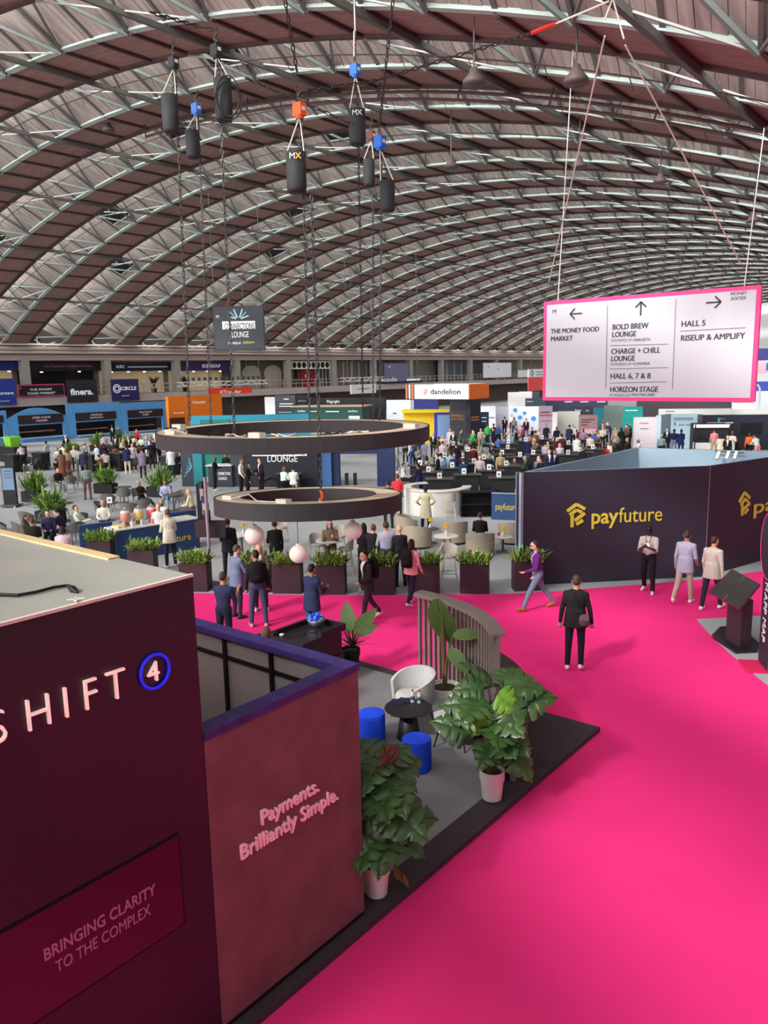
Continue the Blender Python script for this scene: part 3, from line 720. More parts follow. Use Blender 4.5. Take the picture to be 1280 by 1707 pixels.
def monstera(label, loc, seed, n, H, spread, bias=(0, 0), bright=(), r=.155, h=.40):
    rnd = random.Random(seed); t = thing('monstera', label, 'plant', loc); pot(t, r, h)
    for i in range(n):
        a = 2.4*i+rnd.uniform(-.4, .4); f = ((i+.5)/n+rnd.uniform(-.04, .04)) % 1; hh = h+.16+(H-h)*(.16+.80*f)
        rad = spread*(.45+.55*math.sin(PI*min(1, .25+.75*f)))*rnd.uniform(.45, 1.0)
        out = Vector((math.cos(a), math.sin(a), 0)); tip = out*rad+Vector((bias[0]*f, bias[1]*f, hh))
        b0 = Vector((.05*math.cos(a), .05*math.sin(a), h*.9)); mid = b0.lerp(tip, .55)-out*rad*.35+Vector((0, 0, .06))
        part(t, 'stem', MB().tube([b0, mid, tip], [.009, .007, .004], 5), stem_m)
        d = out*rnd.uniform(.5, .9)+Vector((rnd.uniform(-.3, .3), rnd.uniform(-.3, .3), rnd.uniform(-.75, .35)+.5*(f > .85)))
        c = 'l' if i in bright else 'd'
        place_leaf(t, LEAF[(c, 1+i % 3)], tip-d.normalized()*.05, d, out*.6+Vector((.25, -.35, .75)), rnd.uniform(.95, 1.45))
    return t
mo_ = monstera('tall monstera in a white pot with one large bright green leaf', G(820, 1330, ZP), 11, 32, 1.55, .38, (.0, .10), (), r=.165, h=.41)
for x, y, z, d, nn_, s_, c in ((.02, -.30, 1.42, (-.25, -.1, -.9), (.45, -.8, .4), 1.35, 'l'), (.16, -.16, 1.58, (.3, .1, -.2), (.3, -.5, .8), 1.0, 'l'), (.30, .26, 1.30, (.5, .5, -.5), (.5, -.6, .6), .8, 'b')):
    part(mo_, 'stem', MB().tube([(0, 0, .38), (x*.3, y*.3, z*.8), (x, y, z)], [.010, .008, .005], 5), stem_m); place_leaf(mo_, LEAF[(c, 1)], (x, y, z), d, nn_, s_)
monstera('dark monstera in a white pot beside the lettered wall', G(626, 1490, ZP)+Vector((0, .02, 0)), 23, 30, 1.45, .27, (.02, .10), (), r=.15, h=.36)
pa = thing('potted_plant', 'yellowing leaf plant trailing over the pot beside the lettered wall', 'plant', (-4.97, 6.12, ZP+.0))
for i, (x, y, z, s) in enumerate(((.02, .02, .25, .55), (.08, .10, .12, .45))):
    place_leaf(pa, LEAF[('b', 1+i)], (x, y, z), (.6, .5, -.8), (0, 0, 1), s)
part(pa, 'stem', MB().tube([(-.02, -.05, .38), (.05, .02, .33), (.05, .06, .2), (.08, .1, .1), (.06, .1, 0)], .004, 5), stem_m)
def paddle_leaf(L=1.0, W=.50):
    vs2, fs2 = [], []; n = 14
    for i in range(n+1):
        t = i/n; w = W*math.sin(PI*(.04+.94*t)**.75)*.5; bend = -.22*t*t*L
        vs2 += [(-w, L*t, bend+.08*w), (0, L*t, bend), (w, L*t, bend+.08*w)]
    for i in range(n):
        for k2 in range(2): fs2.append((i*3+k2, i*3+k2+1, i*3+k2+4, i*3+k2+3))
    return MB().add(vs2, fs2)
ban_m = mat('banana_leaf', rgb(88, 110, 52), .45, scale=5, col2=rgb(58, 82, 40), stretch=(1, 12, 1), spec=.45)
PAD = paddle_leaf().mesh('leaf', ban_m, True)
bp_ = thing('banana_plant', 'tall banana plant with broad paddle leaves inside the slatted screen', 'plant', G(737, 1183, ZP)+Vector((.02, .05, 0))); pot(bp_, .27, .42)
for (x, y, z, d, nrm_, L) in ((-.22, .08, 1.86, (.22, -.05, -1), (.5, -.85, .15), .74), (-.06, .02, 1.72, (.25, .1, -1), (.5, -.8, .3), .66), (.12, .08, 1.30, (.9, .35, .18), (.2, -.5, .8), .52), (.10, .0, 1.08, (.75, -.1, -.55), (.4, -.6, .6), .50), (-.10, .1, 1.45, (-.6, .4, .4), (.3, -.6, .7), .45)):
    part(bp_, 'stem', MB().tube([(x*.1, y*.1, .38), (x*.35, y*.35, .38+(z-.38)*.6), (x, y, z)], [.022, .018, .010], 7), stem_m)
    place_leaf(bp_, PAD, (x, y, z), d, nrm_, L)
ds = thing('desk_plant', 'broad-leaved plant with spiky grass beside the reception desk', 'plant', (-9.62, 10.78, ZP)); pot(ds, .18, .42, black_m)
for (dx, dy, dz, L) in ((-.3,.2,1,.6), (.5,.5,.8,.6), (.7,.3,.3,.45)):
    part(ds, 'stem', MB().tube([(0,0,.45), (dx*.15, dy*.15, .75)], .01, 5), stem_m)
    place_leaf(ds, PAD, (dx*.15, dy*.15, .73), (dx, dy, dz), (.6, -.7, .3), L)
gs = MB(); rnd = random.Random(5)
for i in range(70):
    a = rnd.uniform(0, 2*PI); L = rnd.uniform(.25, .5); e = rnd.uniform(.2, 1.1); c = Vector((math.cos(a)*math.cos(e), math.sin(a)*math.cos(e), math.sin(e))); s_ = Vector((-math.sin(a), math.cos(a), 0))*.012
    b0 = Vector((.05, .0, .48)); m_ = b0+c*L*.6; t_ = b0+c*L+Vector((0,0,-.1*L))
    gs.add([b0-s_, b0+s_, m_+s_, m_-s_, t_], [(0,1,2,3), (3,2,4)])
part(ds, 'grass_tuft', gs, mat('grey_green_grass', rgb(92, 104, 62), .6, scale=12, col2=rgb(70, 66, 54)), kind='stuff')

# ------------------------------------------------------------------ hanging way-finding sign
sg_ = thing('hanging_sign', 'large white way-finding sign with pink frame hung from the roof', 'sign', (-7.2, 18.65, 4.90))
SW, SH = 2.56, 2.47
magenta = mat('magenta_edge', rgb(250, 62, 128), .6, var=0, emit=rgb(250, 62, 128), es=.12)
part(sg_, 'frame', MB().box(-SW, 0, 0, SW, .10, SH), magenta)
sface = part(sg_, 'face', MB().box(-SW+.09, -.012, .085, SW-.09, 0, SH-.09), mat('white_backlit_fabric', rgb(188, 189, 196), .7, var=0, emit=rgb(232, 232, 236), es=.0))
ink = mat('dark_grey_print', rgb(62, 60, 66), .7, var=0); ink2 = mat('mid_grey_print', rgb(120, 118, 124), .7, var=0)
def st(s, x, y, h, m=ink, w=None, bold=0):
    text(s, sface, (-7.2-SW+x, 18.65-.016, 4.90+SH-y), (1,0,0), (0,0,1), h, m, ext=.003, bold=bold, width=w)
    if m is ink and h > .1: text(s, sface, (-7.2-SW+x+.010, 18.65-.0165, 4.90+SH-y+.004), (1,0,0), (0,0,1), h, m, ext=.003, width=w)
def sp_(px, py):                               # position on the sign face from the photograph's proportions
    p = AY(px, py, 18.65); return (p.x+7.2+SW, 4.90+SH-p.z)
def stp(s, px, py, h, w_px=None, m=ink, bold=0):
    x, y = sp_(px, py); w = None
    if w_px: w = sp_(px+w_px, py)[0]-x
    st(s, x, y, h, m, w, bold)
stp('THE MONEY FOOD', 918, 556.5, .115, 80); stp('MARKET', 918, 569, .115, 36)
stp('BOLD BREW', 1020.5, 550, .125, 59); stp('LOUNGE', 1020, 562.5, .125, 39)
stp('POWERED BY', 1019, 570, .062, 35, ink2, 0); stp('MARQETA', 1056, 569, .062, 28)
stp('CHARGE + CHILL', 1018.5, 590.5, .125, 81); stp('LOUNGE', 1018, 602.5, .125, 39)
stp('POWERED BY', 1018, 609.5, .062, 35, ink2, 0); stp('CONVERA', 1055, 608.5, .062, 28)
stp('HALL 6, 7 & 8', 1017, 631.5, .125, 66); stp('HORIZON STAGE', 1016.5, 653.5, .125, 79)
stp('POWERED BY', 1016, 660.5, .058, 35, ink2, 0); stp('MASTERCARD', 1053, 660, .058, 38)
stp('HALL 5', 1135, 545, .125, 39); stp('RISEUP & AMPLIFY', 1134, 568.5, .125, 106)
stp('MONEY', 1217.5, 492.5, .066, 27); stp('20/20', 1217.5, 500.5, .066, 25); stp('M', 921, 523, .10)
def gl(px0, py0, px1, py1, w, m):
    x0, y0 = sp_(px0, py0); x1, y1 = sp_(px1, py1)
    return MB().bar((-SW+x0, -.02, SH-y0), (-SW+x1, -.02, SH-y1), .006, w, up=(0,0,1) if abs(x1-x0) > abs(y1-y0) else (1,0,0))
for L in ((1013,509,1010,648), (1127,499,1121,648), (1018,576,1114,573.5), (1017,615,1113,612.5), (1016,638.5,1112,636), (1134,552,1243,546)):
    part(sface, 'divider_line', gl(*L, .012, ink2), ink2)
def arrow(px, py, d, s=.30):
    x, y = sp_(px, py); c = Vector((-SW+x, -.02, SH-y)); D = Vector((d[0], 0, d[1])); Q = Vector((-D.z, 0, D.x))
    m = MB().bar(c-D*s*.55, c+D*s*.5, .006, .035, up=Q)
    for sg in (1, -1): m.bar(c+D*s*.5, c+D*s*.08+Q*sg*s*.42, .006, .035, up=D)
    part(sface, 'arrow', m, ink)
arrow(960, 523, (-1, 0)); arrow(1068.5, 514, (0, 1)); arrow(1190, 504, (1, 0))
for x in (-2.2, 2.2): part(sg_, 'hanging_wire', MB().tube([(x, .05, SH), (x+.15, .3, 12.6-4.90+(-2 if x > 0 else .6))], .012, 5), white_rod)

# ------------------------------------------------------------------ hanging rings
ring_out = mat('charcoal_ring_cladding', rgb(58, 56, 58), .7, var=.05, scale=2)
ply = mat('plywood_top', rgb(226, 208, 180), .7, scale=2.5, col2=rgb(206, 186, 160))
def hang_ring(label, c, R1, R0, h):
    t = thing('hanging_ring', label, 'ring canopy', c)
    part(t, 'outer_band', ringseg(MB(), R1-.03, R1, -h, .0, 0, 2*PI, 72), ring_out)
    part(t, 'inner_band', ringseg(MB(), R0, R0+.03, -h, .0, 0, 2*PI, 64), ring_out)
    part(t, 'top', ringseg(MB(), R0+.03, R1-.03, -.04, -.01, 0, 2*PI, 64), ply)
    part(t, 'underside', ringseg(MB(), R0+.03, R1-.03, -h, -h+.03, 0, 2*PI, 64), ring_out)
    return t
C2 = AD(514, 824, 17.0); C1 = AD(491, 712, 17.8)
r2 = hang_ring('lower hanging ring canopy with plywood top and globe lamps', C2, 2.0, 1.42, .34)
r2.rotation_mode = 'AXIS_ANGLE'; r2.rotation_axis_angle = (math.radians(-3.4), CR.x, CR.y, 0)
r1 = hang_ring('upper wide hanging ring canopy with cables on its plywood top', C1, 3.03, 2.45, .31)
white_cable = mat('white_cable', rgb(214, 210, 198), .5, var=0)
rnd = random.Random(9)
for k in range(8):                             # loose cable loops on the upper ring
    a = math.radians(-135+k*17+rnd.uniform(-4, 4)); pts = []
    for i in range(22):
        u = i/21; r0 = 2.74+.13*math.sin(2*PI*u*2+k); a2 = a+.16*(u-.5)+.03*math.sin(9*u)
        pts.append((r0*math.cos(a2), r0*math.sin(a2), .02+.10*abs(math.sin(PI*u*2+k))*(1 if k in (2, 3) else .3)))
    part(r1, 'cable_loop', MB().tube(pts, .014, 5), white_cable if k % 3 else black_m)
for a in (-150, -112, -60, 20): 
    x, y = 2.74*math.cos(math.radians(a)), 2.74*math.sin(math.radians(a))
    part(r1, 'transformer_box', MB().box(x-.16, y-.08, -.01, x+.16, y+.08, .09), white_cable)
for a in (-118, -62):
    x, y = 1.7*math.cos(math.radians(a)), 1.7*math.sin(math.radians(a))
    part(r2, 'transformer_box', MB().box(x-.14, y-.08, -.01, x+.14, y+.08, .07), white_cable)
part(r2, 'cable', MB().tube([(-.6, -1.62, .02), (-.2, -1.5, .12), (.2, -1.66, .02), (.5, -1.63, .015), (.9, -1.45, .015)], .012, 5), white_cable)
globe_m = mat('opal_glass', rgb(238, 216, 208), .35, var=.02, scale=2, emit=rgb(250, 220, 210), es=.10)
def globe(label, px, py, rpx, dep):
    c = AD(px, py, dep); r = rpx/FPX*dep
    t = thing('globe_lamp', label, 'lamp', c, 0, 'white globe lamps under the ring')
    part(t, 'globe', MB().lathe([(r*.45, -r*.90), (r*.7, -r*.72)]+[(r*math.cos(e), r*math.sin(e)) for e in [math.radians(q) for q in range(-36, 84, 12)]]+[(.03, r)], 28), globe_m, smooth=True)
    part(t, 'cap', MB().lathe([(.05, r*.98), (.05, r*1.1), (.02, r*1.14)], 10), white_rod)
    part(t, 'cord', MB().tube([(0, 0, r*1.1), (0, 0, C2.z-.12-c.z)], .006, 5), black_m)
globe('white globe lamp hanging leftmost under the lower ring', 424, 892.5, 16.5, 15.9)
globe('white globe lamp hanging lowest under the lower ring', 497.5, 923.5, 15.5, 15.5)
globe('white globe lamp hanging rightmost under the lower ring', 588, 884.5, 15.5, 15.9)

# ------------------------------------------------------------------ chain hoists and their chain bags
chain_m = mat('dark_chain', rgb(62, 60, 58), .45, metal=.5, var=.1, scale=20)
bag_m = mat('black_canvas_bag', rgb(44, 46, 48), .7, var=.12, scale=9)
def chain(parent, a, b, link=.09, r=.012, name='chain', m=None):
    """a real chain: oval links turned alternately"""
    a, b = Vector(a), Vector(b); n = max(2, int((b-a).length/link)); d = (b-a).normalized()
    u = d.cross(Vector((.3, .9, .1))).normalized(); v = d.cross(u); mb = MB()
    for i in range(n):
        c = a+(b-a)*((i+.5)/n); w = u if i % 2 else v; h = link*.62
        pts = [c+d*h*math.cos(t)+w*r*2.2*math.sin(t) for t in [2*PI*k/8 for k in range(9)]]
        mb.tube(pts, r, 4, cap=False)
    o = part(parent, name, mb, m or chain_m)
    o.matrix_parent_inverse = Matrix.Translation(parent.location).inverted()
    return o
orange_m = paint(226, 92, 34, .4); hoist_blue = paint(48, 110, 190, .4)
def hoist(label, bx, by0, by1, bw, hx, hy, hs, hm, topx, topy, downs, dep, logo=None, coil=False):
    """bag centre column bx from row by0 to by1 and bw pixels wide; hoist body at hx,hy; chain going up to topx,topy; chains down to the rings"""
    top, bot = AD(bx, by0, dep), AD(bx, by1, dep); hb = AD(hx, hy, dep); R = bw/2/FPX*dep
    t = thing('chain_hoist', label, 'chain hoist', (bot.x, bot.y, bot.z), 0, 'chain hoists under the roof')
    off = lambda p: Vector(p)-bot
    H = top.z-bot.z
    part(t, 'chain_bag', MB().lathe([(R*.8, 0), (R*.96, .03), (R, .08), (R, H), (R*.94, H), (R*.94, H-.1), (.02, H-.12)], 20), bag_m, smooth=True, label='black cylindrical chain bag')
    s_ = hs/FPX*dep; hc = off(hb)
    part(t, 'motor_body', MB().box(hc.x-s_*.55, hc.y-s_*.4, hc.z-s_*.6, hc.x+s_*.55, hc.y+s_*.4, hc.z+s_*.6).lathe([(s_*.4, -s_*.85), (s_*.5, -s_*.5)], 12, hc), hm)
    part(t, 'maker_plate', MB().box(hc.x-s_*.57, hc.y-s_*.25, hc.z-s_*.15, hc.x+s_*.57, hc.y+s_*.25, hc.z+s_*.22), paint(225, 222, 216))
    part(t, 'hook', MB().tube([hc+Vector((0, 0, s_*.6+q)) + Vector((.05*math.sin(q*40), 0, 0)) for q in (0, .05, .10, .15, .2)], .016, 6), dksteel)
    for sg in (-1, 1): part(t, 'sling', MB().tube([hc+Vector((0, 0, -s_*.6)), Vector((R*.85*sg*CR.x, R*.85*sg*CR.y, H))], .012, 5), white_cable)
    up = AD(topx, topy, dep) if topx is not None else None
    if up is not None: chain(t, hb+Vector((0, 0, s_*.7)), up)
    chain(t, hb+Vector((.03, .02, -s_*.6)), top+Vector((.03, .0, 0)), r=.010)
    for (px, py, dd) in downs:
        e = AD(px, py, dd); q = hb+Vector((.05, 0, -s_*.6)); q2 = Vector((e.x, e.y, q.z))
        chain(t, Vector((e.x, e.y, bot.z+H*.98)) if False else q, e, link=.12, r=.011)
    if logo:
        right = Vector((CR.x, CR.y, 0)).normalized(); fw = Vector((right.y, -right.x, 0))
        p = bot+fw*(R+.012)+Vector((0, 0, H*.78))-right*R*.55
        text(logo[0], t, p, right, (0,0,1), R*.55, paint(236, 232, 222), ext=.004)
        text(logo[1], t, p+right*R*.62, right, (0,0,1), R*.55, logo[2], ext=.004, bold=.02)
    if coil:
        cc = off(AD(bx+6, (by0+by1)/2-8, dep-.3))
        for q, (rx, rz) in enumerate(((.22, .36), (.20, .30), (.25, .33))):
            part(t, 'cable_coil', MB().tube([cc+Vector((CR.x*rx*math.cos(a), CR.y*rx*math.cos(a), rz*math.sin(a)-.04*q)) for a in [2*PI*i/28 for i in range(29)]], .012, 5), black_m)
    return t
hoist('chain hoist with black motor, farthest left, over the upper ring', 285.5, 162, 222, 27, 289, 104, 14, paint(40, 40, 42), 289, 62, [(316, 700, 16.6)], 15.5)
hoist('chain hoist wrapped in a coil of black cable', 374, 136, 202, 29, 360, 84, 15, paint(40, 40, 42), 360, 40, [(392, 745, 15.6)], 15.0, coil=True)
hoist('small blue chain hoist hanging below the cable coil', 322, 220, 264, 22, 327, 181, 13, hoist_blue, 330, 152, [(352, 712, 19.6)], 18.5)
hoist('orange chain hoist with MX lettering on its bag', 495, 257, 321, 33, 499, 183, 17, orange_m, 490, 128, [(516, 700, 15.2)], 14.6, logo=('M', 'X', paint(226, 170, 50)))
hoist('blue chain hoist with grey MX plate high beside the long chain', 596, 186, 242, 28, 592, 117, 14, hoist_blue, 590, -12, [(605, 697, 19.8)], 15.8, logo=('M', 'X', paint(190, 190, 186)))
hoist('red-brown chain hoist on the rearmost bag', 615.5, 268, 311, 19, 619, 226, 10, paint(110, 60, 56), 620, 186, [(622, 700, 20.0)], 20.0)
hoist('bright blue round chain hoist, rightmost of the bags', 646, 304, 353, 25, 633, 237, 15, paint(36, 110, 210, .35), 631, 200, [(633, 700, 17.5)], 16.6)
# hook and chain of the lower ring, long bridle chains and slings under the roof
br_ = thing('bridle_chains', 'long dark rigging chains slung between the roof trusses', 'chain', AD(510, 150, 14.5))
for a, b, d0, d1 in (((510,152),(628,134),14.6,15), ((628,134),(885,55),15,13), ((250,20),(330,44),14,15), ((330,44),(356,50),15,15), ((410,130),(590,208),15,15.5), ((475,0),(495,120),13.5,14.6), ((519,325),(535,812),14.6,15.3), ((655,0),(632,215),14.5,16.6)):
    chain(br_, AD(*a, d0), AD(*b, d1), link=.12, r=.013)
o = part(br_, 'red_shackle', MB().tube([AD(885, 56, 13), AD(905, 47, 13), AD(925, 40, 13)], .03, 6), paint(220, 50, 40)); rel(br_, o)
for pts in (((925,40,13),(1015,2,12.5)), ((1020,0,12.5),(1008,32,12.6)), ((1022,0,12.5),(1040,65,12.6)), ((1008,60,12.6),(915,470,20)), ((1042,75,12.6),(1235,440,17)), ((590,-10,15.5),(592,52,15.7)), ((590,52,15.7),(590,105,15.8))):
    o = part(br_, 'steel_sling', MB().tube([AD(*p) for p in pts], .014, 5), white_cable); rel(br_, o)
hk = thing('ring_hook', 'orange hook with shackle holding the lower ring', 'hook', AD(534, 835, 15.3))
part(hk, 'hook', MB().tube([(0,0,.20), (.05,0,.16), (.06,0,.08), (.02,0,.02), (-.04,0,.04)], [.02, .028, .03, .028, .015], 8), orange_m)
part(hk, 'shackle', MB().tube([(.03*math.cos(a), 0, -.02+.05*math.sin(a)) for a in [2*PI*i/12 for i in range(13)]], .010, 6), white_rod)

# ------------------------------------------------------------------ hanging lounge sign
d0 = 46.0
A_, B_ = AD(360, 582, d0), AD(441, 513, d0)
ls = thing('hanging_sign', 'dark grey CONNECTIONS LOUNGE sign hung in front of the gallery', 'sign', AD(400, 582.5, d0), math.atan2(CR.y, CR.x))
w_, h_ = 41/FPX*d0, 69/FPX*d0
lboard = part(ls, 'board', MB().box(-w_, 0, 0, w_, .15, h_), paint(62, 66, 74))
part(ls, 'edge', MB().box(-w_-.05, .02, -.05, w_+.05, .13, h_+.05), paint(44, 46, 50))
def lsx(px, py): return ls.location+rt*((px-400)/FPX*d0)+Vector((rt.y, -rt.x, 0))*.03+Vector((0, 0, (582.5-py)/FPX*d0))
rt = Vector((CR.x, CR.y, 0)).normalized()
part(ls, 'white_band', MB().box(-.95, -.02, h_*.48, .95, 0, h_*.665), whi)
text('CONNECTIONS', lboard, lsx(376, 549.5), rt, (0,0,1), .34, ink, ext=.004, width=1.72)
text('LOUNGE', lboard, lsx(387.5, 563), rt, (0,0,1), .34, whi, ext=.004, width=.97)
text('POWERED BY', lboard, lsx(381, 574), rt, (0,0,1), .13, whi, ext=.004, width=.75); text('payfuture', lboard, lsx(406, 573), rt, (0,0,1), .16, mat('acid_yellow', rgb(214, 222, 40), .6, var=0), ext=.004, width=.65)
text('M', lboard, lsx(363, 531), rt, (0,0,1), .16, whi, ext=.004)
for i in range(7):
    a = math.radians(90+(i-3)*24)
    part(ls, 'ray', MB().bar((.15*math.cos(a), -.015, h_*.71+.1*math.sin(a)), (.62*math.cos(a), -.015, h_*.71+.62*math.sin(a)), .01, .07), paint(120, 190, 210) if i % 2 else paint(200, 220, 225))
for x in (-w_*.95, w_*.95): part(ls, 'hanging_wire', MB().tube([(x, .07, h_), (x, .07, 15.8-ls.location.z)], .02, 5), dksteel)

# ------------------------------------------------------------------ the dark corner booth beyond the aisle
pf_out = mat('dark_plum_panel', rgb(47, 46, 60), .6, var=.06, scale=1.2)
pf_in = mat('pale_blue_panel', rgb(164, 190, 206), .7, var=.03, scale=1.0)
HP = 3.05
PL, PM = G(862, 788, HP), G(1184, 777, HP); PB = G(1060, 746, HP); PR = G(1280, 763, HP); PK = G(1280, 752, HP)
PR = PM+(PR-PM)*1.9; PK = PB+(PK-PB)*1.7
pf = thing('corner_booth', 'dark plum booth with pale blue inside and yellow payfuture lettering', 'booth', (PM.x, PM.y, .016))
def wall_seg(t, a, b, h, th, mo, mi, z0=0.0, name='outer_panel', name2='inner_panel'):
    """upright panel between two plan points; its outer face lies on a-b, the inner skin behind it"""
    a, b = Vector((a[0], a[1], 0)), Vector((b[0], b[1], 0)); d = (b-a).normalized(); n_ = Vector((-d.y, d.x, 0)); o3 = Vector(t.location)
    def slab(q0, q1, nm, m):
        p = [a+n_*q0, b+n_*q0, b+n_*q1, a+n_*q1]
        p = [Vector((v.x-o3.x, v.y-o3.y, 0)) for v in p]
        part(t, nm, MB().hexa([Vector((v.x, v.y, z0)) for v in p]+[Vector((v.x, v.y, h)) for v in p]), m)
    slab(0, th*.5, name, mo)
    if mi is not None: slab(th*.5, th, name2, mi)
wall_seg(pf, PL, PM, HP-.016, .12, pf_out, pf_in); wall_seg(pf, PM, PR, HP-.016, .12, pf_out, pf_in)
wall_seg(pf, PB, PL, HP-.016, .12, pf_out, pf_in); wall_seg(pf, PK, PB, HP-.016, .12, pf_out, pf_in)
o = part(pf, 'corner_seam', MB().tube([(PM.x, PM.y, .05), (PM.x, PM.y, HP)], .012, 6), paint(120, 116, 124)); rel(pf, o)
yel = mat('mustard_lettering', rgb(205, 192, 66), .55, var=0, emit=rgb(205, 192, 60), es=.08)
def onwall(px, py, P, Q, off=.02):
    d = (Q-P); d.z = 0; n_ = Vector((d.y, -d.x, 0)).normalized(); r_ = ray(px, py)
    t = ((P+n_*off).dot(n_))/(r_.dot(n_) if True else 1)
    return Vector((r_.x*t, r_.y*t, CAMH+r_.z*t))
def pf_logo(P, Q, pts):
    d = (Q-P); d.z = 0; d.normalize()
    m = MB()
    for (x0, y0), (x1, y1) in pts: m.bar(onwall(x0, y0, P, Q), onwall(x1, y1, P, Q), .03, .085, up=(0,0,1) if abs(x1-x0) > 3 else d)
    o = part(pf, 'logo', m, yel, label='mustard zigzag emblem'); rel(pf, o); return d
k = 1/2.909; cv = lambda x, y: (840+x*k, 740+y*k)
L_ = [(cv(306,327),cv(352,293)), (cv(352,293),cv(393,316)), (cv(318,345),cv(352,320)), (cv(352,320),cv(378,332)), (cv(330,338),cv(330,404)), (cv(343,372),cv(392,336)), (cv(350,390),cv(383,370))]
d = pf_logo(PL, PM, L_)
p = onwall(984.5, 873, PL, PM); w1 = (onwall(1029, 870, PL, PM)-p).length
text('pay', pf, p, d, (0,0,1), .40, yel, ext=.006, bold=.018, width=w1)
p = onwall(1031, 871, PL, PM); text('future', pf, p, d, (0,0,1), .40, yel, ext=.006, width=(onwall(1103, 868, PL, PM)-p).length)
L2 = [(cv(1141,283),cv(1166,237)), (cv(1166,237),cv(1192,262)), (cv(1148,300),cv(1168,268)), (cv(1168,268),cv(1183,280)), (cv(1155,290),cv(1155,347)), (cv(1160,318),cv(1192,286)), (cv(1166,337),cv(1184,316))]
d = pf_logo(PM, PR, L2); p = onwall(1254, 857, PM, PR); text('payfuture', pf, p, d, (0,0,1), .40, yel, ext=.006, bold=.01, width=(onwall(1400, 830, PM, PR)-p).length*.95)
for px in (1199, 1215, 1228):                  # spot lamps on the back wall
    q = onwall(px, 756, PK, PB, -.5); o = part(pf, 'spot_lamp', MB().bar(q+Vector((0,0,.05)), q+Vector((.0,-.22,-.16)), .09, .09), white_rod); rel(pf, o)
q0, q1 = onwall(1192, 752, PK, PB, -.3), onwall(1240, 755, PK, PB, -.3)
o = part(pf, 'lamp_track', MB().bar(q0, q1, .05, .04), dksteel); rel(pf, o)

# ------------------------------------------------------------------ planters along the lounge
box_m = mat('plum_planter', rgb(58, 42, 50), .6, var=.06, scale=2)
fern_a = mat('fern_green', rgb(176, 204, 96), .55, scale=9, col2=rgb(112, 148, 62)); fern_b = mat('fern_dark', rgb(112, 148, 70), .6, scale=9, col2=rgb(74, 104, 52))
def tuft(seed, n, w, dpt, hmin, hmax, lw=.016, m0=0):
    rnd = random.Random(seed); mb = MB()
    for i in range(n):
        b0 = Vector((rnd.uniform(-w, w), rnd.uniform(-dpt, dpt), 0)); a = rnd.uniform(0, 2*PI); e = rnd.uniform(.35, 1.35); L = rnd.uniform(hmin, hmax)
        c = Vector((math.cos(a)*math.cos(e), math.sin(a)*math.cos(e), math.sin(e))); s_ = Vector((-math.sin(a), math.cos(a), 0))*lw*rnd.uniform(.7, 1.6)
        p1 = b0+c*L*.45; p2 = b0+c*L*.8+Vector((0,0,-.06*L)); p3 = b0+c*L+Vector((0,0,-.2*L))
        mb.add([b0, p1-s_, p1+s_, p2-s_*.8, p2+s_*.8, p3], [(0,1,2), (1,3,4,2), (3,5,4)], mi=0 if rnd.random() < .55 else 1)
    return mb
TUFT = [tuft(s, 190, .36, .17, .22, .56, .022).mesh('foliage', [fern_a, fern_b]) for s in (1, 2, 3)]
def planter(label, p, rz, i, w=.38, h=.76):
    t = thing('planter', label, 'planter', p, rz, 'plum planters along the lounge')
    part(t, 'box', MB().box(-w, 0, 0, w, .40, h), box_m)
    part(t, 'soil', MB().box(-w+.02, .02, h, w-.02, .38, h+.012), soil_m)
    o = link('foliage', TUFT[i % 3], t); o.location = (0, .2, h); o['kind'] = 'stuff'
    return t
pa_, pb_ = G(323, 986), G(795, 991); rz0 = math.atan2(pb_.y-pa_.y, pb_.x-pa_.x)
for i, (px, py, lab) in enumerate(((323, 986.5, 'beside the loudspeaker pole'), (424, 988, 'behind the man with the backpack'), (478, 990, 'under the lowest globe lamp'), (551, 991.5, 'left of the young man in the dark suit'), (633, 992.5, 'between the dark suit and the pink jacket'), (708, 991, 'right behind the woman in the pink jacket'), (791, 990.5, 'standing alone in front of the seated man'))):
    planter('plum planter box with ferns %s' % lab, G(px, py), rz0, i)
planter('plum planter box with ferns at the corner of the dark booth', G(880, 986)+Vector((0, .05, 0)), math.atan2((PM-PL).y, (PM-PL).x)-.05, 1)
planter('plum planter box with ferns in front of the juice counter', G(236, 962), rz0+.05, 2)
planter('plum planter box with ferns beside the low blue wall', G(166, 944), rz0+.05, 0)

# ------------------------------------------------------------------ touch-screen podium and totem
pc = G(1224, 1066, .03)
po = thing('touch_podium', 'black podium with a tilted touch screen table', 'podium', pc)
part(po, 'base', MB().prism([tuple((G(x, y, .03)-pc)[:2]) for x, y in ((1186,1062),(1190,1066),(1226,1090),(1262,1088),(1268,1078),(1232,1046),(1200,1048))], 0, .05), sat_black)
cq = [G(x, y, .08)-pc for x, y in ((1209,1066),(1233,1079),(1251,1076),(1229,1062))]
part(po, 'column', MB().prism([tuple(v[:2]) for v in cq], .05, 1.0), mat('column_black', rgb(58, 48, 56), .5, var=.05))
q4 = [G(1181, 986, .98)-pc, G(1232, 1014, .98)-pc, G(1266, 973, 1.34)-pc, G(1220, 948, 1.34)-pc]
nn = (q4[1]-q4[0]).cross(q4[3]-q4[0]).normalized()*.05
part(po, 'screen', MB().hexa([v-nn for v in q4]+q4), mat('screen_black', rgb(66, 62, 58), .25, var=0, spec=.6))
part(po, 'screen_seam', MB().bar((q4[0]+q4[1])/2+nn*.04, (q4[2]+q4[3])/2+nn*.04, .018, .006, up=nn), paint(120, 112, 100))
to = thing('app_totem', 'black totem edged in pink reading APP MAP at the photo edge', 'sign', (-3.40, 15.62, .03), math.radians(-62))
part(to, 'panel', MB().box(-.30, -.06, .04, .30, .06, 2.9), pf_out)
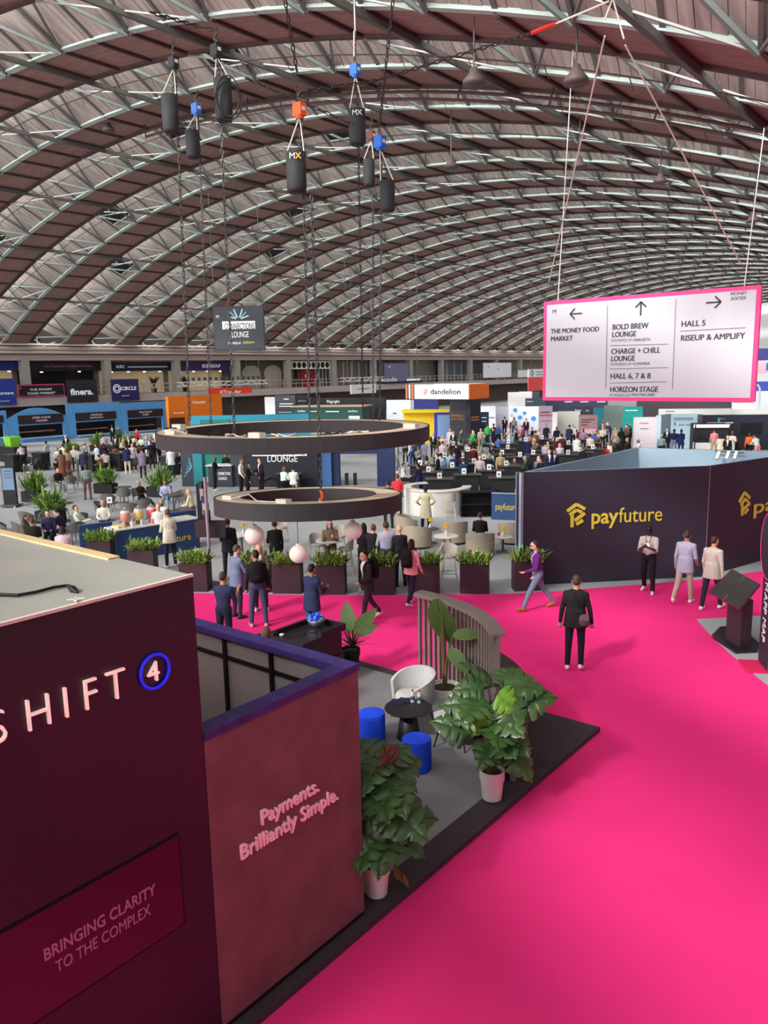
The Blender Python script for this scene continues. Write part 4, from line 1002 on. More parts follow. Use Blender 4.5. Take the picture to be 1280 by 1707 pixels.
part(to, 'pink_edge', MB().box(-.33, -.045, .03, -.30, .045, 2.9), magenta); part(to, 'pink_edge', MB().box(.30, -.045, .03, .33, .045, 2.9), magenta)
part(to, 'foot', MB().box(-.34, -.42, 0, .34, .42, .02), paint(226, 40, 100))
disc = MB(); n = 28
rr = [(.52*math.cos(2*PI*i/n), 2.35+.62*math.sin(2*PI*i/n)) for i in range(n)]
disc.add([(x, -.085, z) for x, z in rr]+[(x, -.05, z) for x, z in rr], [tuple(range(n))]+[tuple(range(2*n-1, n-1, -1))]+[(i, n+i, n+(i+1) % n, (i+1) % n) for i in range(n)])
part(to, 'oval_board', disc, pf_out)
part(to, 'oval_rim', MB().tube([(.53*math.cos(a), -.07, 2.35+.63*math.sin(a)) for a in [2*PI*i/32 for i in range(33)]], .02, 6), magenta)
R_ = Matrix.Rotation(math.radians(-62), 4, 'Z'); l2w = lambda v: Vector(to.location)+R_.to_3x3() @ Vector(v)
text('APP MAP', to, l2w((-.13, -.068, 1.45)), Vector((0,0,-1)), (R_.to_3x3() @ Vector((1,0,0))), .20, whi, ext=.004, bold=.02, width=.95)
text('M', to, l2w((-.10, -.068, 1.66)), Vector((0,0,-1)), (R_.to_3x3() @ Vector((1,0,0))), .16, whi, ext=.004)

# ------------------------------------------------------------------ furniture kinds
beige = mat('beige_velvet', rgb(170, 158, 140), .8, var=.08, scale=12); stone = mat('stone_fabric', rgb(176, 170, 162), .85, var=.06, scale=20)
grey_ch = mat('grey_chair_fabric', rgb(112, 110, 108), .85, var=.08, scale=20); pale_leg = mat('pale_wood_leg', rgb(206, 196, 180), .6, var=.05)
white_top = mat('white_table_top', rgb(226, 224, 218), .4, var=.02)
def shell(mb, r0, r1, z0, zt, a0, a1, n, dip, flare=.04):
    P = []
    for i in range(n+1):
        a = math.radians(a0+(a1-a0)*i/n); u = abs(i/n-.5)*2; top = zt-dip*u**2; c, s_ = math.cos(a), math.sin(a)
        P.append([(r0*c, r0*s_, z0), ((r0+flare)*c, (r0+flare)*s_, top), ((r1+flare)*c, (r1+flare)*s_, top), (r1*c, r1*s_, z0)])
    vs2 = [v for q in P for v in q]; fs2 = [(i*4+k2, i*4+(k2+1) % 4, i*4+4+(k2+1) % 4, i*4+4+k2) for i in range(n) for k2 in range(4)]
    return mb.add(vs2, fs2+[(3,2,1,0), (n*4, n*4+1, n*4+2, n*4+3)])
def make_dining(label, loc, rz, fm=None, lm=None):
    t = thing('dining_chair', label, 'chair', loc, rz, 'grey lounge chairs')
    part(t, 'seat', MB().lathe([(.20, .40), (.235, .42), (.235, .46), (.20, .485)], 16), stone if fm is None else fm)
    part(t, 'backrest', shell(MB(), .225, .265, .42, .82, 0, 180, 14, .22, .07), fm or grey_ch)
    for sx_, sy_ in ((1,1),(1,-1),(-1,1),(-1,-1)): part(t, 'leg', MB().tube([(.15*sx_, .15*sy_, .41), (.21*sx_, .21*sy_, 0)], [.02, .013], 6), lm or dksteel)
    return t
def make_stool(label, loc, rz):
    t = thing('bar_stool', label, 'stool', loc, rz, 'pale bar stools')
    part(t, 'seat', MB().lathe([(.17, .72), (.205, .74), (.205, .78), (.18, .80)], 16), stone)
    part(t, 'backrest', shell(MB(), .19, .225, .74, 1.08, 10, 170, 12, .12, .03), stone)
    for sx_, sy_ in ((1,1),(1,-1),(-1,1),(-1,-1)): part(t, 'leg', MB().tube([(.13*sx_, .13*sy_, .73), (.22*sx_, .22*sy_, 0)], [.017, .013], 6), pale_leg)
    part(t, 'footrest', MB().tube([(.185, .185, .3), (-.185, .185, .3), (-.185, -.185, .3), (.185, -.185, .3), (.185, .185, .3)], .010, 5), dksteel)
    return t
def make_armchair(label, loc, rz):
    t = thing('armchair', label, 'armchair', loc, rz, 'beige lounge armchairs')
    part(t, 'seat', MB().lathe([(.34, .10), (.36, .13), (.36, .38), (.32, .43), (.1, .44)], 24), beige, smooth=True)
    part(t, 'backrest', shell(MB(), .34, .44, .08, .78, -30, 210, 24, .18, .02), beige)
    for sx_, sy_ in ((1,1),(1,-1),(-1,1),(-1,-1)): part(t, 'foot', MB().lathe([(.02, 0), (.025, .10)], 8, (.24*sx_, .24*sy_, 0)), black_m)
    return t
def make_vase(label, loc):
    t = thing('flower_vase', label, 'vase', loc, 0, 'yellow flowers on the lounge tables')
    part(t, 'vase', MB().lathe([(.03, 0), (.05, .03), (.045, .09), (.018, .15), (.022, .17)], 12), white_top, smooth=True)
    part(t, 'stem', MB().tube([(0,0,.16), (.01,0,.24)], .006, 5), fern_a)
    fl = MB(); rnd = random.Random(4)
    for i in range(34):
        a, e = rnd.uniform(0, 2*PI), rnd.uniform(-.6, 1.5); c = Vector((math.cos(a)*math.cos(e), math.sin(a)*math.cos(e), math.sin(e)))
        fl.bar(Vector((.01,0,.27)), Vector((.01,0,.27))+c*.075, .03, .012)
    part(t, 'blossom', fl, paint(240, 205, 30))
    return t
def make_round_table(label, loc, h, r, top=None, wood_legs=False):
    t = thing('round_table', label, 'table', loc)
    part(t, 'top', MB().lathe([(r*.97, h-.03), (r, h-.02), (r, h-.005), (r*.98, h)], 28), top or white_top)
    if wood_legs:
        for i in range(3):
            a = 2*PI*i/3+.4; part(t, 'leg', MB().tube([(.10*math.cos(a), .10*math.sin(a), h-.03), (.28*math.cos(a), .28*math.sin(a), 0)], [.035, .022], 7), wood)
    else:
        part(t, 'stem', MB().lathe([(.04, .02), (.035, h-.03)], 10), dksteel); part(t, 'base', MB().lathe([(.24, 0), (.24, .015), (.04, .03)], 18), dksteel)
    return t
def facing(p, q): return math.atan2(q[1]-p[1], q[0]-p[0])+PI/2     # chairs open towards local -Y

# payfuture lounge behind the planters
g = G(744, 950); make_round_table('white round high table with yellow flower in the dark booth lounge', g, 1.02, .36, wood_legs=True); v1 = make_vase('white vase with yellow flower on the wooden-legged high table', (g.x, g.y, 1.021))
q = G(749, 972); s0 = make_stool('pale bar stool nearest, between two planters', q, facing(q, g)+PI)
g = G(551, 958); make_round_table('white round high table under the lower ring', g, 1.02, .40); again(v1, 'white vase with yellow flower on the high table under the ring', (g.x, g.y, 1.021))
for (px, py, lab) in ((530, 950, 'left of the high table under the ring'), (577, 958, 'right of the high table under the ring'), (566, 934, 'behind the high table under the ring')):
    q = G(px, py); again(s0, 'pale bar stool '+lab, q, facing(q, g))
g2 = G(405, 945); make_round_table('pale high table behind the leftmost globe lamp', g2, 1.02, .40); again(v1, 'white vase with yellow flower behind the leftmost globe lamp', (g2.x+.1, g2.y, 1.021))
for (px, py, lab) in ((395, 938, 'left of the table behind the leftmost globe lamp'), (470, 917, 'behind the planter under the lowest globe lamp'), (448, 950, 'close to the leftmost globe lamp')):
    q = G(px, py); again(s0, 'pale bar stool '+lab, q, facing(q, g2))
ac = make_armchair('beige armchair turned away beside the white bar', G(680, 893), facing(G(680, 893), G(720, 890)))
for px, py, tx, ty, lab in ((697, 912, 730, 900, 'nearest the grey shirt man'), (757, 905, 720, 890, 'behind the high table'), (800, 925, 800, 900, 'holding the seated man in black'), (853, 905, 830, 890, 'half hidden by the dark booth')):
    again(ac, 'beige armchair '+lab, G(px, py), facing(G(px, py), G(tx, ty)))
for px, py, lab in ((717, 905, 'low dark round table between armchairs'), (838, 920, 'low white side table beside the seated man')):
    make_round_table(lab, G(px, py), .50, .30, top=white_top if 'white' in lab else paint(96, 90, 86))
    q = G(px, py); again(v1, 'white vase with yellow flower on the '+lab, (q.x, q.y, .501))
wb = thing('white_bar', 'curved white bar counter with open middle', 'bar counter', G(728, 852)); 
part(wb, 'front', ringseg(MB(), 1.30, 1.36, 0, 1.0, math.radians(-200), math.radians(-60), 36), white_top)
part(wb, 'top', ringseg(MB(), 1.05, 1.42, 1.0, 1.05, math.radians(-215), math.radians(40), 48), white_top)
part(wb, 'back', ringseg(MB(), 1.30, 1.36, 0, 1.0, math.radians(-60), math.radians(40), 28), paint(206, 204, 200))
part(wb, 'inner_shelf', ringseg(MB(), 1.0, 1.28, .55, .60, math.radians(-190), math.radians(40), 40), paint(190, 188, 184))
q = G(750, 866); again(s0, 'pale bar stool in front of the white bar', q, facing(q, G(740, 845)))
cl = thing('bar_cabinet', 'black open bar cabinet between the white bar and the blue wall', 'cabinet', G(800, 862), math.radians(38))
for b in ((-.75,0,0,-.70,.5,1.0), (.70,0,0,.75,.5,1.0), (-.70,.45,0,.70,.5,1.0)): part(cl, 'side', MB().box(*b), blk)
for z in (.0, .48, .96): part(cl, 'shelf', MB().box(-.75, 0, z, .75, .5, z+.04), blk)
bl_m = mat('blue_low_wall', rgb(44, 70, 112), .6, var=.05)
a_, b_ = G(819, 866), G(866, 868)
lw = thing('low_wall', 'low navy wall reading payfuture at the dark booth corner', 'low wall', (a_.x, a_.y, 0), math.atan2(b_.y-a_.y, b_.x-a_.x)); Lw = (b_-a_).length
part(lw, 'panel', MB().box(0, 0, 0, Lw, .08, 1.02), bl_m); part(lw, 'cap', MB().box(0, -.01, 1.02, Lw, .09, 1.05), paint(150, 176, 200))
dd = (b_-a_).normalized(); text('payfuture', lw, a_+Vector((dd.y, -dd.x, 0))*.02+dd*.15+Vector((0, 0, .40)), dd, (0,0,1), .25, yel, ext=.004, width=Lw*.78)

# screens and loudspeaker pole left of the ring
sp = thing('screen_stand', 'pole with hanging screen backs and cables beside the left planter', 'screen stand', G(352, 975))
part(sp, 'pole', MB().tube([(0,0,0), (0,0,3.0)], .045, 10), mat('aluminium', rgb(176, 176, 178), .35, metal=.6, var=.04))
part(sp, 'foot', MB().box(-.3, -.3, 0, .3, .3, .02), dksteel)
R3 = math.atan2(CR.y, CR.x)
def loc2(t, px, py, dep): return AD(px, py, dep)-Vector(t.location)
dsp = (G(352, 975)-Vector((0,0,CAMH))).dot(CF)
for (x0, y0, x1, y1, nm, m) in ((326, 869, 350, 896, 'monitor_back', paint(58, 44, 52)), (350, 868, 376, 897, 'monitor_back', paint(36, 36, 42)), (330, 806, 339, 868, 'line_array', paint(26, 26, 30))):
    a, b = loc2(sp, x0, y1, dsp), loc2(sp, x1, y0, dsp); rt_ = Vector((CR.x, CR.y, 0)).normalized()*((x1-x0)/FPX*dsp); hh = (y1-y0)/FPX*dsp
    nrm = Vector((-rt_.y, rt_.x, 0)).normalized()*.10
    part(sp, nm, MB().hexa([a, a+rt_, a+rt_+nrm, a+nrm]+[v+Vector((0,0,hh)) for v in (a, a+rt_, a+rt_+nrm, a+nrm)]), m)
for i in range(5):
    a = loc2(sp, 336+i*2.2, 812+i*12, dsp-.15); part(sp, 'bracket', MB().box(a.x-.06, a.y-.06, a.z-.16, a.x+.08, a.y+.06, a.z+.16), paint(150, 150, 152) if i % 2 else paint(40, 40, 60))

# ------------------------------------------------------------------ juice counter on the left
jc_a, jc_b = G(197, 938), G(268, 925)
jc = thing('juice_counter', 'navy counter with white top and drink dispensers', 'counter', (jc_a.x, jc_a.y, 0), math.atan2(jc_b.y-jc_a.y, jc_b.x-jc_a.x)); Lj = (jc_b-jc_a).length*2.0
part(jc, 'front', MB().box(0, 0, 0, Lj, .7, 1.0), bl_m); part(jc, 'end_panel', MB().box(-.02, 0, 0, 0, .7, 1.0), paint(64, 96, 150)); part(jc, 'top', MB().box(-.05, -.05, 1.0, Lj, .75, 1.04), white_top)
dd = (jc_b-jc_a).normalized(); text('payfuture', jc, jc_a+Vector((dd.y, -dd.x, 0))*.02+dd*1.35+Vector((0,0,.35)), dd, (0,0,1), .22, yel, ext=.004)
J2W = lambda x, y, z: Vector(jc.location)+dd*x+Vector((-dd.y, dd.x, 0))*y+Vector((0,0,z))
def dispenser(label, p, col):
    t = thing('drink_dispenser', label, 'dispenser', p, 0, 'drink dispensers on the navy counter')
    part(t, 'stand', MB().lathe([(.12, 0), (.13, .02), (.10, .05), (.10, .12)], 16), dksteel)
    part(t, 'jar', MB().lathe([(.11, .12), (.15, .16), (.16, .28), (.15, .42), (.11, .46)], 18), mat('juice_%d' % col[0], rgb(*col), .2, var=.1, scale=8), smooth=True)
    part(t, 'glass_top', MB().lathe([(.15, .42), (.14, .47), (.10, .50)], 18), paint(214, 206, 196, .2))
    part(t, 'lid', MB().lathe([(.11, .50), (.12, .53), (.03, .56), (.02, .60)], 14), mat('aluminium', rgb(176, 176, 178)))
    part(t, 'tap', MB().tube([(0,-.15,.16), (0,-.22,.15), (0,-.23,.10)], .015, 6), dksteel)
for x, c, lab in ((.55, (206, 140, 120), 'drink dispenser with pinkish tea'), (1.0, (216, 190, 120), 'drink dispenser with pale yellow juice'), (1.45, (210, 96, 100), 'drink dispenser with red berry drink')):
    dispenser(lab+' on the navy counter', J2W(x, .45, 1.04), c)
for i, (x, c) in enumerate(((.35, (196, 170, 130)), (.62, (226, 206, 190)), (.95, (190, 200, 204)), (1.3, (226, 130, 140)), (1.75, (200, 206, 196)))):
    t = thing('glass_jar', ['wooden snack tray jar', 'cream-filled jar', 'clear water jar', 'pink-filled jar', 'pale green jar'][i]+' at the front of the navy counter', 'jar', J2W(x, .15, 1.04), 0, 'jars on the navy counter')
    part(t, 'jar', MB().lathe([(.05, 0), (.055, .02), (.055, .13), (.04, .16)], 12), paint(*c, .2)); part(t, 'lid', MB().lathe([(.042, .16), (.042, .18)], 12), paint(210, 204, 196))
t = MB().box(-.2, -.14, 0, .2, .14, .06).build('snack_tray', wood, None, J2W(.05, .35, 1.041), 0); t.location = J2W(.26, .35, 1.041); tag(t, 'shallow wooden snack tray at the counter end', 'tray')
for (x0, y0, x1, y1, zt, lab) in ((136, 928, 191, 920, 1.0, 'low navy panel left of the juice counter'), (268, 915, 330, 905, 1.15, 'navy back counter right of the juice counter')):
    a_, b_ = G(x0, y0), G(x1, y1); t = thing('low_wall', lab, 'low wall', (a_.x, a_.y, 0), math.atan2(b_.y-a_.y, b_.x-a_.x)); L = (b_-a_).length
    part(t, 'panel', MB().box(0, 0, 0, L, .12, zt), bl_m); part(t, 'cap', MB().box(0, -.01, zt, L, .13, zt+.03), paint(70, 100, 150))

# ------------------------------------------------------------------ people: one continuous skin grown over a posed skeleton
LAB = {'S': 0, 'T': 1, 'B': 2, 'F': 3, 'H': 4, 'I': 5, 'L': 6}
def V3(*a): return np.array(a, dtype=np.float64)
def rotv(v, axis, deg):
    axis = axis/np.linalg.norm(axis); t = math.radians(deg)
    return v*math.cos(t)+np.cross(axis, v)*math.sin(t)+axis*np.dot(axis, v)*(1-math.cos(t))
def skeleton(P):
    """round cones (a, b, ra, rb, label, squash axis, squash, blend) for a pose; the figure faces +Y"""
    g = P.get; pr = []
    X, Yf, Z = V3(1,0,0), V3(0,1,0), V3(0,0,1)
    sit = g('sit', False); wide = g('wide', 1.0)
    lean = g('lean', 3.0); twist = g('twist', 0.0)
    up = rotv(Z, X, -lean); fw = rotv(Yf, X, -lean); tx = rotv(X, Z, twist); fw = rotv(fw, Z, twist)
    pel = V3(0, 0, .93)
    feet = []
    for sd, key in ((-1, 'L'), (1, 'R')):
        hipf, knee, ab = g('leg'+key, (0, 4, 3))
        hj = pel+X*sd*.092+Z*-.03
        d1 = rotv(-Z, X, hipf); d1 = rotv(d1, Yf, -sd*ab); kn = hj+d1*.425
        d2 = rotv(-Z, X, hipf-knee); d2 = rotv(d2, Yf, -sd*ab*.6); an = kn+d2*.415
        tr = g('trouser', 1.0)
        pr.append((hj, kn, .092*wide, .062*tr, 'B', None, 1, .02)); pr.append((kn, an, .062*tr, .047*tr, 'B', None, 1, .02))
        ft = rotv(Yf, Z, -sd*9); pit = g('toe'+key, 0)
        ft = rotv(ft, np.cross(ft, Z), pit)
        he = an+V3(0,0,-.045)-ft*.04
        pr.append((he, an+V3(0,0,-.052)+ft*.15, .040, .034, 'F', None, 1, .01)); pr.append((an+V3(0,0,.0), an+V3(0,0,-.05), .044, .042, 'F', None, 1, .01))
        feet.append(min(he[2]-.04, (an+ft*.15)[2]-.086))
    gw = g('girth', 1.07)
    pr.append((pel-X*.055, pel+X*.055, .118*gw, .118*gw, 'B', fw, .88, .02))
    w0, w1, nk = pel+up*.06, pel+up*.36, pel+up*.50
    pr.append((w0, w1, .140*gw, .158*gw, 'T', fw, .70, .03))
    pr.append((w1-tx*.05, w1+tx*.05, .13*gw, .13*gw, 'T', fw, .74, .03))
    sh = [pel+up*.432-tx*.168, pel+up*.432+tx*.168]
    pr.append((sh[0], sh[1], .062, .062, 'T', fw, .95, .03))
    pr.append((sh[0]*.55+sh[1]*.45+up*.048, sh[1]*.55+sh[0]*.45+up*.048, .055, .055, 'T', None, 1, .03))
    hem = g('hem', 0.0)
    if hem > 0:
        for sd in (-1, 0, 1): pr.append((w0+up*.04+tx*sd*.03, pel-Z*(hem+.05)+tx*sd*.062, .136*gw, (g('flare', .162)-.03)*gw, 'T', fw, .92, .012, pel[2]-hem-.04))
    if g('skirt'): pr.append((pel, pel-Z*g('skirt'), .135, .19, 'B', fw, .8, .02))
    hp, hy = g('head', (0, 0)); hu = rotv(up, tx, -hp); hf = rotv(rotv(fw, tx, -hp), Z, hy); hx = np.cross(hf, hu)
    pr.append((nk-up*.03, nk+up*.07, .056, .052, 'S', None, 1, .015))
    hc = nk+up*.155+hf*.025
    pr.append((hc+hu*.025, hc-hu*.025, .086, .080, 'S', hx, .86, .015))
    pr.append((hc-hu*.055+hf*.03, hc-hu*.072+hf*.042, .05, .038, 'S', hx, 1.05, .02))
    pr.append((hc+hf*.085+hu*.0, hc+hf*.102-hu*.03, .009, .014, 'S', None, 1, .008))
    for sd in (-1, 1): pr.append((hc+hx*sd*.076-hf*.012+hu*.012, hc+hx*sd*.076-hf*.012-hu*.02, .014, .010, 'S', None, 1, .004))
    pr.append((hc+hu*.052-hf*.026, hc+hu*.018-hf*.036, .083, .080, 'H', hx, .88, .006))
    if g('longhair'): pr.append((hc+hu*.0-hf*.06, hc-hu*.20-hf*.06, .075, .06, 'H', hf, .7, .01)); pr.append((hc+hx*.05-hf*.02, hc+hx*.06-hu*.16, .045, .03, 'H', None, 1, .01)); pr.append((hc-hx*.05-hf*.02, hc-hx*.06-hu*.16, .045, .03, 'H', None, 1, .01))
    if g('beard'): pr.append((hc-hu*.065+hf*.032, hc-hu*.08+hf*.046, .050, .040, 'H', hx, 1.08, .006))
    if g('cap'): pr.append((hc+hu*.05+hf*.06, hc+hu*.035+hf*.15, .045, .03, 'H', hu, .3, .004)); pr.append((hc+hu*.055, hc+hu*.04, .088, .09, 'H', hx, .9, .006))
    joints = {'head': hc, 'chest': w1, 'pel': pel, 'up': up, 'fw': fw, 'tx': tx, 'hf': hf, 'hu': hu, 'hx': hx, 'neck': nk}
    for sd, key in ((-1, 'L'), (1, 'R')):
        fl, ab, el, inw = g('arm'+key, (6, 8, 14, 0))
        s0 = sh[(sd+1)//2]
        d1 = rotv(-up, tx, fl); d1 = rotv(d1, fw, -sd*ab); eb = s0+d1*.285
        d2 = rotv(-up, tx, fl+el); d2 = rotv(d2, fw, -sd*ab*.5); d2 = rotv(d2, up, sd*inw); wr = eb+d2*.245
        sl = 'S' if g('short') else 'T'
        pr.append((s0, eb, .056, .045, 'T', None, 1, .012))
        if g('short'): pr.append((s0+d1*.02, s0+d1*.17, .062, .056, 'T', None, 1, .01))
        pr.append((eb, wr, .044 if sl == 'T' else .038, .034 if sl == 'T' else .026, sl, None, 1, .012))
        pn = np.cross(d2, tx); pn = pn/(np.linalg.norm(pn)+1e-9)
        side = np.cross(pn, d2)
        kn_ = wr+d2*.085
        pr.append((wr+d2*.02, kn_, .026, .032, 'S', pn, .62, .006))
        if g('fingers', False):
            curl = g('curl', 28)
            for q, (o, L) in enumerate(((-.030, .062), (-.010, .072), (.010, .068), (.029, .052))):
                b0 = kn_+side*o; e1 = rotv(d2, side, sd*0+curl); m1 = b0+e1*L*.55; e2 = rotv(d2, side, curl*2.1); m2 = m1+e2*L*.5
                pr.append((b0, m1, .0105, .0098, 'S', None, 1, .003)); pr.append((m1, m2, .0098, .0085, 'S', None, 1, .003))
            t0 = wr+d2*.035-side*sd*.028; t1 = t0+(d2*.6-side*sd*.8)*.04; pr.append((t0, t1, .012, .0105, 'S', None, 1, .004)); pr.append((t1, t1+d2*.035, .0105, .009, 'S', None, 1, .003))
        else: pr.append((kn_, kn_+d2*.05, .026, .016, 'S', pn, .6, .01))
        joints['hand'+key] = kn_; joints['shoulder'+key] = s0
    dz = g('seat_z', 0)-(.93-.10) if sit else -min(feet)
    sc = g('height', 1.75)/1.75
    out = []
    s1 = sc if not sit else 1.0
    for q in pr:
        a, b, ra, rb, l, ax, sq, k = q[:8]
        out.append(((a+Z*dz)*s1, (b+Z*dz)*s1, ra*s1, rb*s1, l, ax, sq, k, (q[8]+dz)*s1 if len(q) > 8 else None))
    J = {n: ((v+Z*dz)*(sc if not sit else 1) if n not in ('up','fw','tx','hf','hu','hx') else v) for n, v in joints.items()}
    return out, J
def grow(P, h):
    pr, J = skeleton(P)
    lo = np.min([np.minimum(p[0]-p[2]*1.1, p[1]-p[3]*1.1) for p in pr], axis=0)-3*h; hi = np.max([np.maximum(p[0]+p[2]*1.1, p[1]+p[3]*1.1) for p in pr], axis=0)+3*h
    n = np.ceil((hi-lo)/h).astype(int)+1
    D = np.full(n, .5, np.float32); Lb = np.zeros(n, np.int8); Dr = np.full(n, .5, np.float32)
    ax = [lo[i]+h*np.arange(n[i]) for i in range(3)]
    for a, b, ra, rb, l, sa, sq, k, clip in pr:
        m = max(ra, rb)*max(1, sq)+k+2.5*h
        i0 = np.maximum(0, np.floor((np.minimum(a, b)-m-lo)/h)).astype(int); i1 = np.minimum(n, np.ceil((np.maximum(a, b)+m-lo)/h)+1).astype(int)
        s = tuple(slice(i0[i], i1[i]) for i in range(3))
        gx, gy, gz = np.meshgrid(ax[0][s[0]], ax[1][s[1]], ax[2][s[2]], indexing='ij')
        px, py, pz = gx-a[0], gy-a[1], gz-a[2]; bx = b-a
        if sa is not None and sq != 1:         # flattened across one axis
            dt = px*sa[0]+py*sa[1]+pz*sa[2]; f = (1/sq-1)
            px = px+sa[0]*dt*f; py = py+sa[1]*dt*f; pz = pz+sa[2]*dt*f
            bx = bx+sa*np.dot(bx, sa)*f
        L2 = max(1e-9, np.dot(bx, bx)); t = np.clip((px*bx[0]+py*bx[1]+pz*bx[2])/L2, 0, 1)
        d = (np.sqrt((px-bx[0]*t)**2+(py-bx[1]*t)**2+(pz-bx[2]*t)**2)-(ra+(rb-ra)*t)).astype(np.float32)
        if sa is not None and sq < 1: d = d*(.5+.5*sq)
        if clip is not None: d = np.maximum(d, (clip-gz).astype(np.float32))
        cur = D[s]; hh = np.clip(.5+.5*(cur-d)/k, 0, 1)
        D[s] = cur*(1-hh)+d*hh-k*hh*(1-hh)
        better = d < Dr[s]; Dr[s] = np.where(better, d, Dr[s]); Lb[s] = np.where(better, LAB[l], Lb[s])
    # surface nets
    ins = D < 0
    C = ((0,0,0),(1,0,0),(0,1,0),(1,1,0),(0,0,1),(1,0,1),(0,1,1),(1,1,1))
    sub = lambda A, c: A[c[0]:A.shape[0]-1+c[0], c[1]:A.shape[1]-1+c[1], c[2]:A.shape[2]-1+c[2]]
    cnt = sum(sub(ins, c).astype(np.int8) for c in C); mix = (cnt > 0) & (cnt < 8)
    idx = np.argwhere(mix); vid = np.full(mix.shape, -1, np.int64); vid[mix] = np.arange(len(idx))
    vals = np.stack([sub(D, c)[mix] for c in C], 1); cc = np.array(C, float)
    acc = np.zeros((len(idx), 3)); num = np.zeros(len(idx))
    for i, j in ((0,1),(2,3),(4,5),(6,7),(0,2),(1,3),(4,6),(5,7),(0,4),(1,5),(2,6),(3,7)):
        va, vb = vals[:, i], vals[:, j]; cr = (va < 0) != (vb < 0); t = np.where(cr, va/np.where(cr, va-vb, 1), 0)
        acc += np.where(cr[:, None], cc[i]+t[:, None]*(cc[j]-cc[i]), 0); num += cr
    vert = lo+h*(idx+acc/num[:, None])
    near = tuple((idx+np.round(acc/num[:, None]).astype(int)).T); vl = Lb[near]
    quads = []
    for a in range(3):
        o1, o2 = (a+1) % 3, (a+2) % 3; e = [0,0,0]; e[a] = 1
        A = ins[tuple(slice(0, -1) if i == a else slice(1, -1) for i in range(3))]; B = ins[tuple(slice(1, None) if i == a else slice(1, -1) for i in range(3))]
        for flip, msk in ((0, A & ~B), (1, ~A & B)):
            q = np.argwhere(msk)
            if not len(q): continue
            base = q.copy()
            for i in (o1, o2): base[:, i] += 1
            def cell(d1, d2):
                c = base.copy(); c[:, o1] -= d1; c[:, o2] -= d2; return vid[c[:, 0], c[:, 1], c[:, 2]]
            f = np.stack([cell(1,1), cell(0,1), cell(0,0), cell(1,0)], 1)
            quads.append(f if flip == 0 else f[:, ::-1])
    F = np.concatenate(quads); F = F[(F >= 0).all(1)]
    fl = vl[F[:, 0]].copy()
    # clothing detail on the front: shirt wedge, lanyard; eyes, brows and mouth
    fc = vert[F].mean(1)
    ch, nk, fw, tx, up = J['chest'], J['neck'], J['fw'], J['tx'], J['up']
    r_ = fc-nk; fx, fu, ff = r_ @ tx, r_ @ up, r_ @ fw
    if P.get('open'):
        w = P['open']; m = (fl == 1) & (ff > .02) & (fu < .03) & (np.abs(fx) < w*np.clip((fu+.34)/.34, .0, 1)+.004) & (fu > -.36); fl[m] = 5
    if P.get('lanyard'):
        m = (fl == 1) & (ff > .0) & (fu < .05) & (fu > -.24) & (np.abs(np.abs(fx)-.075*np.clip((fu+.26)/.28, 0, 1)) < .010); fl[m] = 6
    hc, hf, hu, hx = J['head'], J['hf'], J['hu'], J['hx']; r_ = fc-hc; ex, eu, ef = np.abs(r_ @ hx), r_ @ hu, r_ @ hf
    eye = (fl == 0) & (ef > .05) & (((np.abs(ex-.031) < .013) & (np.abs(eu-.008) < .006)) | ((np.abs(ex-.033) < .018) & (np.abs(eu-.030) < .005))); fl[eye] = 4
    if P.get('glasses'):
        m = (fl == 0) & (ef > .035) & (np.abs(eu-.010) < .010) & (ex < .055); fl[m] = 4
    me = bpy.data.meshes.new('person')
    me.vertices.add(len(vert)); me.vertices.foreach_set('co', vert.astype(np.float32).ravel())
    me.loops.add(F.size); me.loops.foreach_set('vertex_index', F.ravel().astype(np.int32))
    me.polygons.add(len(F)); me.polygons.foreach_set('loop_start', (np.arange(len(F))*4).astype(np.int32))
    me.polygons.foreach_set('material_index', fl.astype(np.int32)); me.polygons.foreach_set('use_smooth', np.ones(len(F), bool))
    for i in range(7): me.materials.append(None)
    me.update(calc_edges=True); me.validate()
    return me, J
SKIN = {'l': (222, 176, 152), 'm': (196, 146, 118), 't': (166, 116, 88), 'd': (84, 58, 46)}
def skin(k): return mat('skin_'+k, rgb(*SKIN[k]), .55, var=.05, scale=20, spec=.35)
def hairm(c): return mat('hair_%d_%d_%d' % c, rgb(*c), .6, var=.25, scale=60, spec=.3)
def dress(o, sk, top, bot, shoe, hair, inner=(232, 232, 232), lan=(30, 30, 34)):
    for sl, m in zip(o.material_slots, (skin(sk), cloth(*top), cloth(*bot), cloth(*shoe), hairm(hair) if hair else skin(sk), cloth(*inner), cloth(*lan))):
        sl.link = 'OBJECT'; sl.material = m
def aim(p, t): return math.atan2(t[1]-p[1], t[0]-p[0])-PI/2       # figures face local +Y
NEARJ = {}
def near_person(label, p, face, P, sk, top, bot, shoe, hair, inner=(232, 232, 232), lan=(30, 30, 34), vox=.0105, group=None):
    P = dict(P); P.setdefault('fingers', True)
    me, J = grow(P, vox); rz = aim(p, face)
    o = link('person', me, None, (p[0], p[1], p[2]), rz); tag(o, label, 'person', group); dress(o, sk, top, bot, shoe, hair, inner, lan)
    Rz = Matrix.Rotation(rz, 3, 'Z')
    NEARJ[label] = (Vector((p[0], p[1], p[2])), Rz, J)
    return o, (lambda v: Vector((p[0], p[1], p[2]))+Rz @ Vector(v)), J, rz
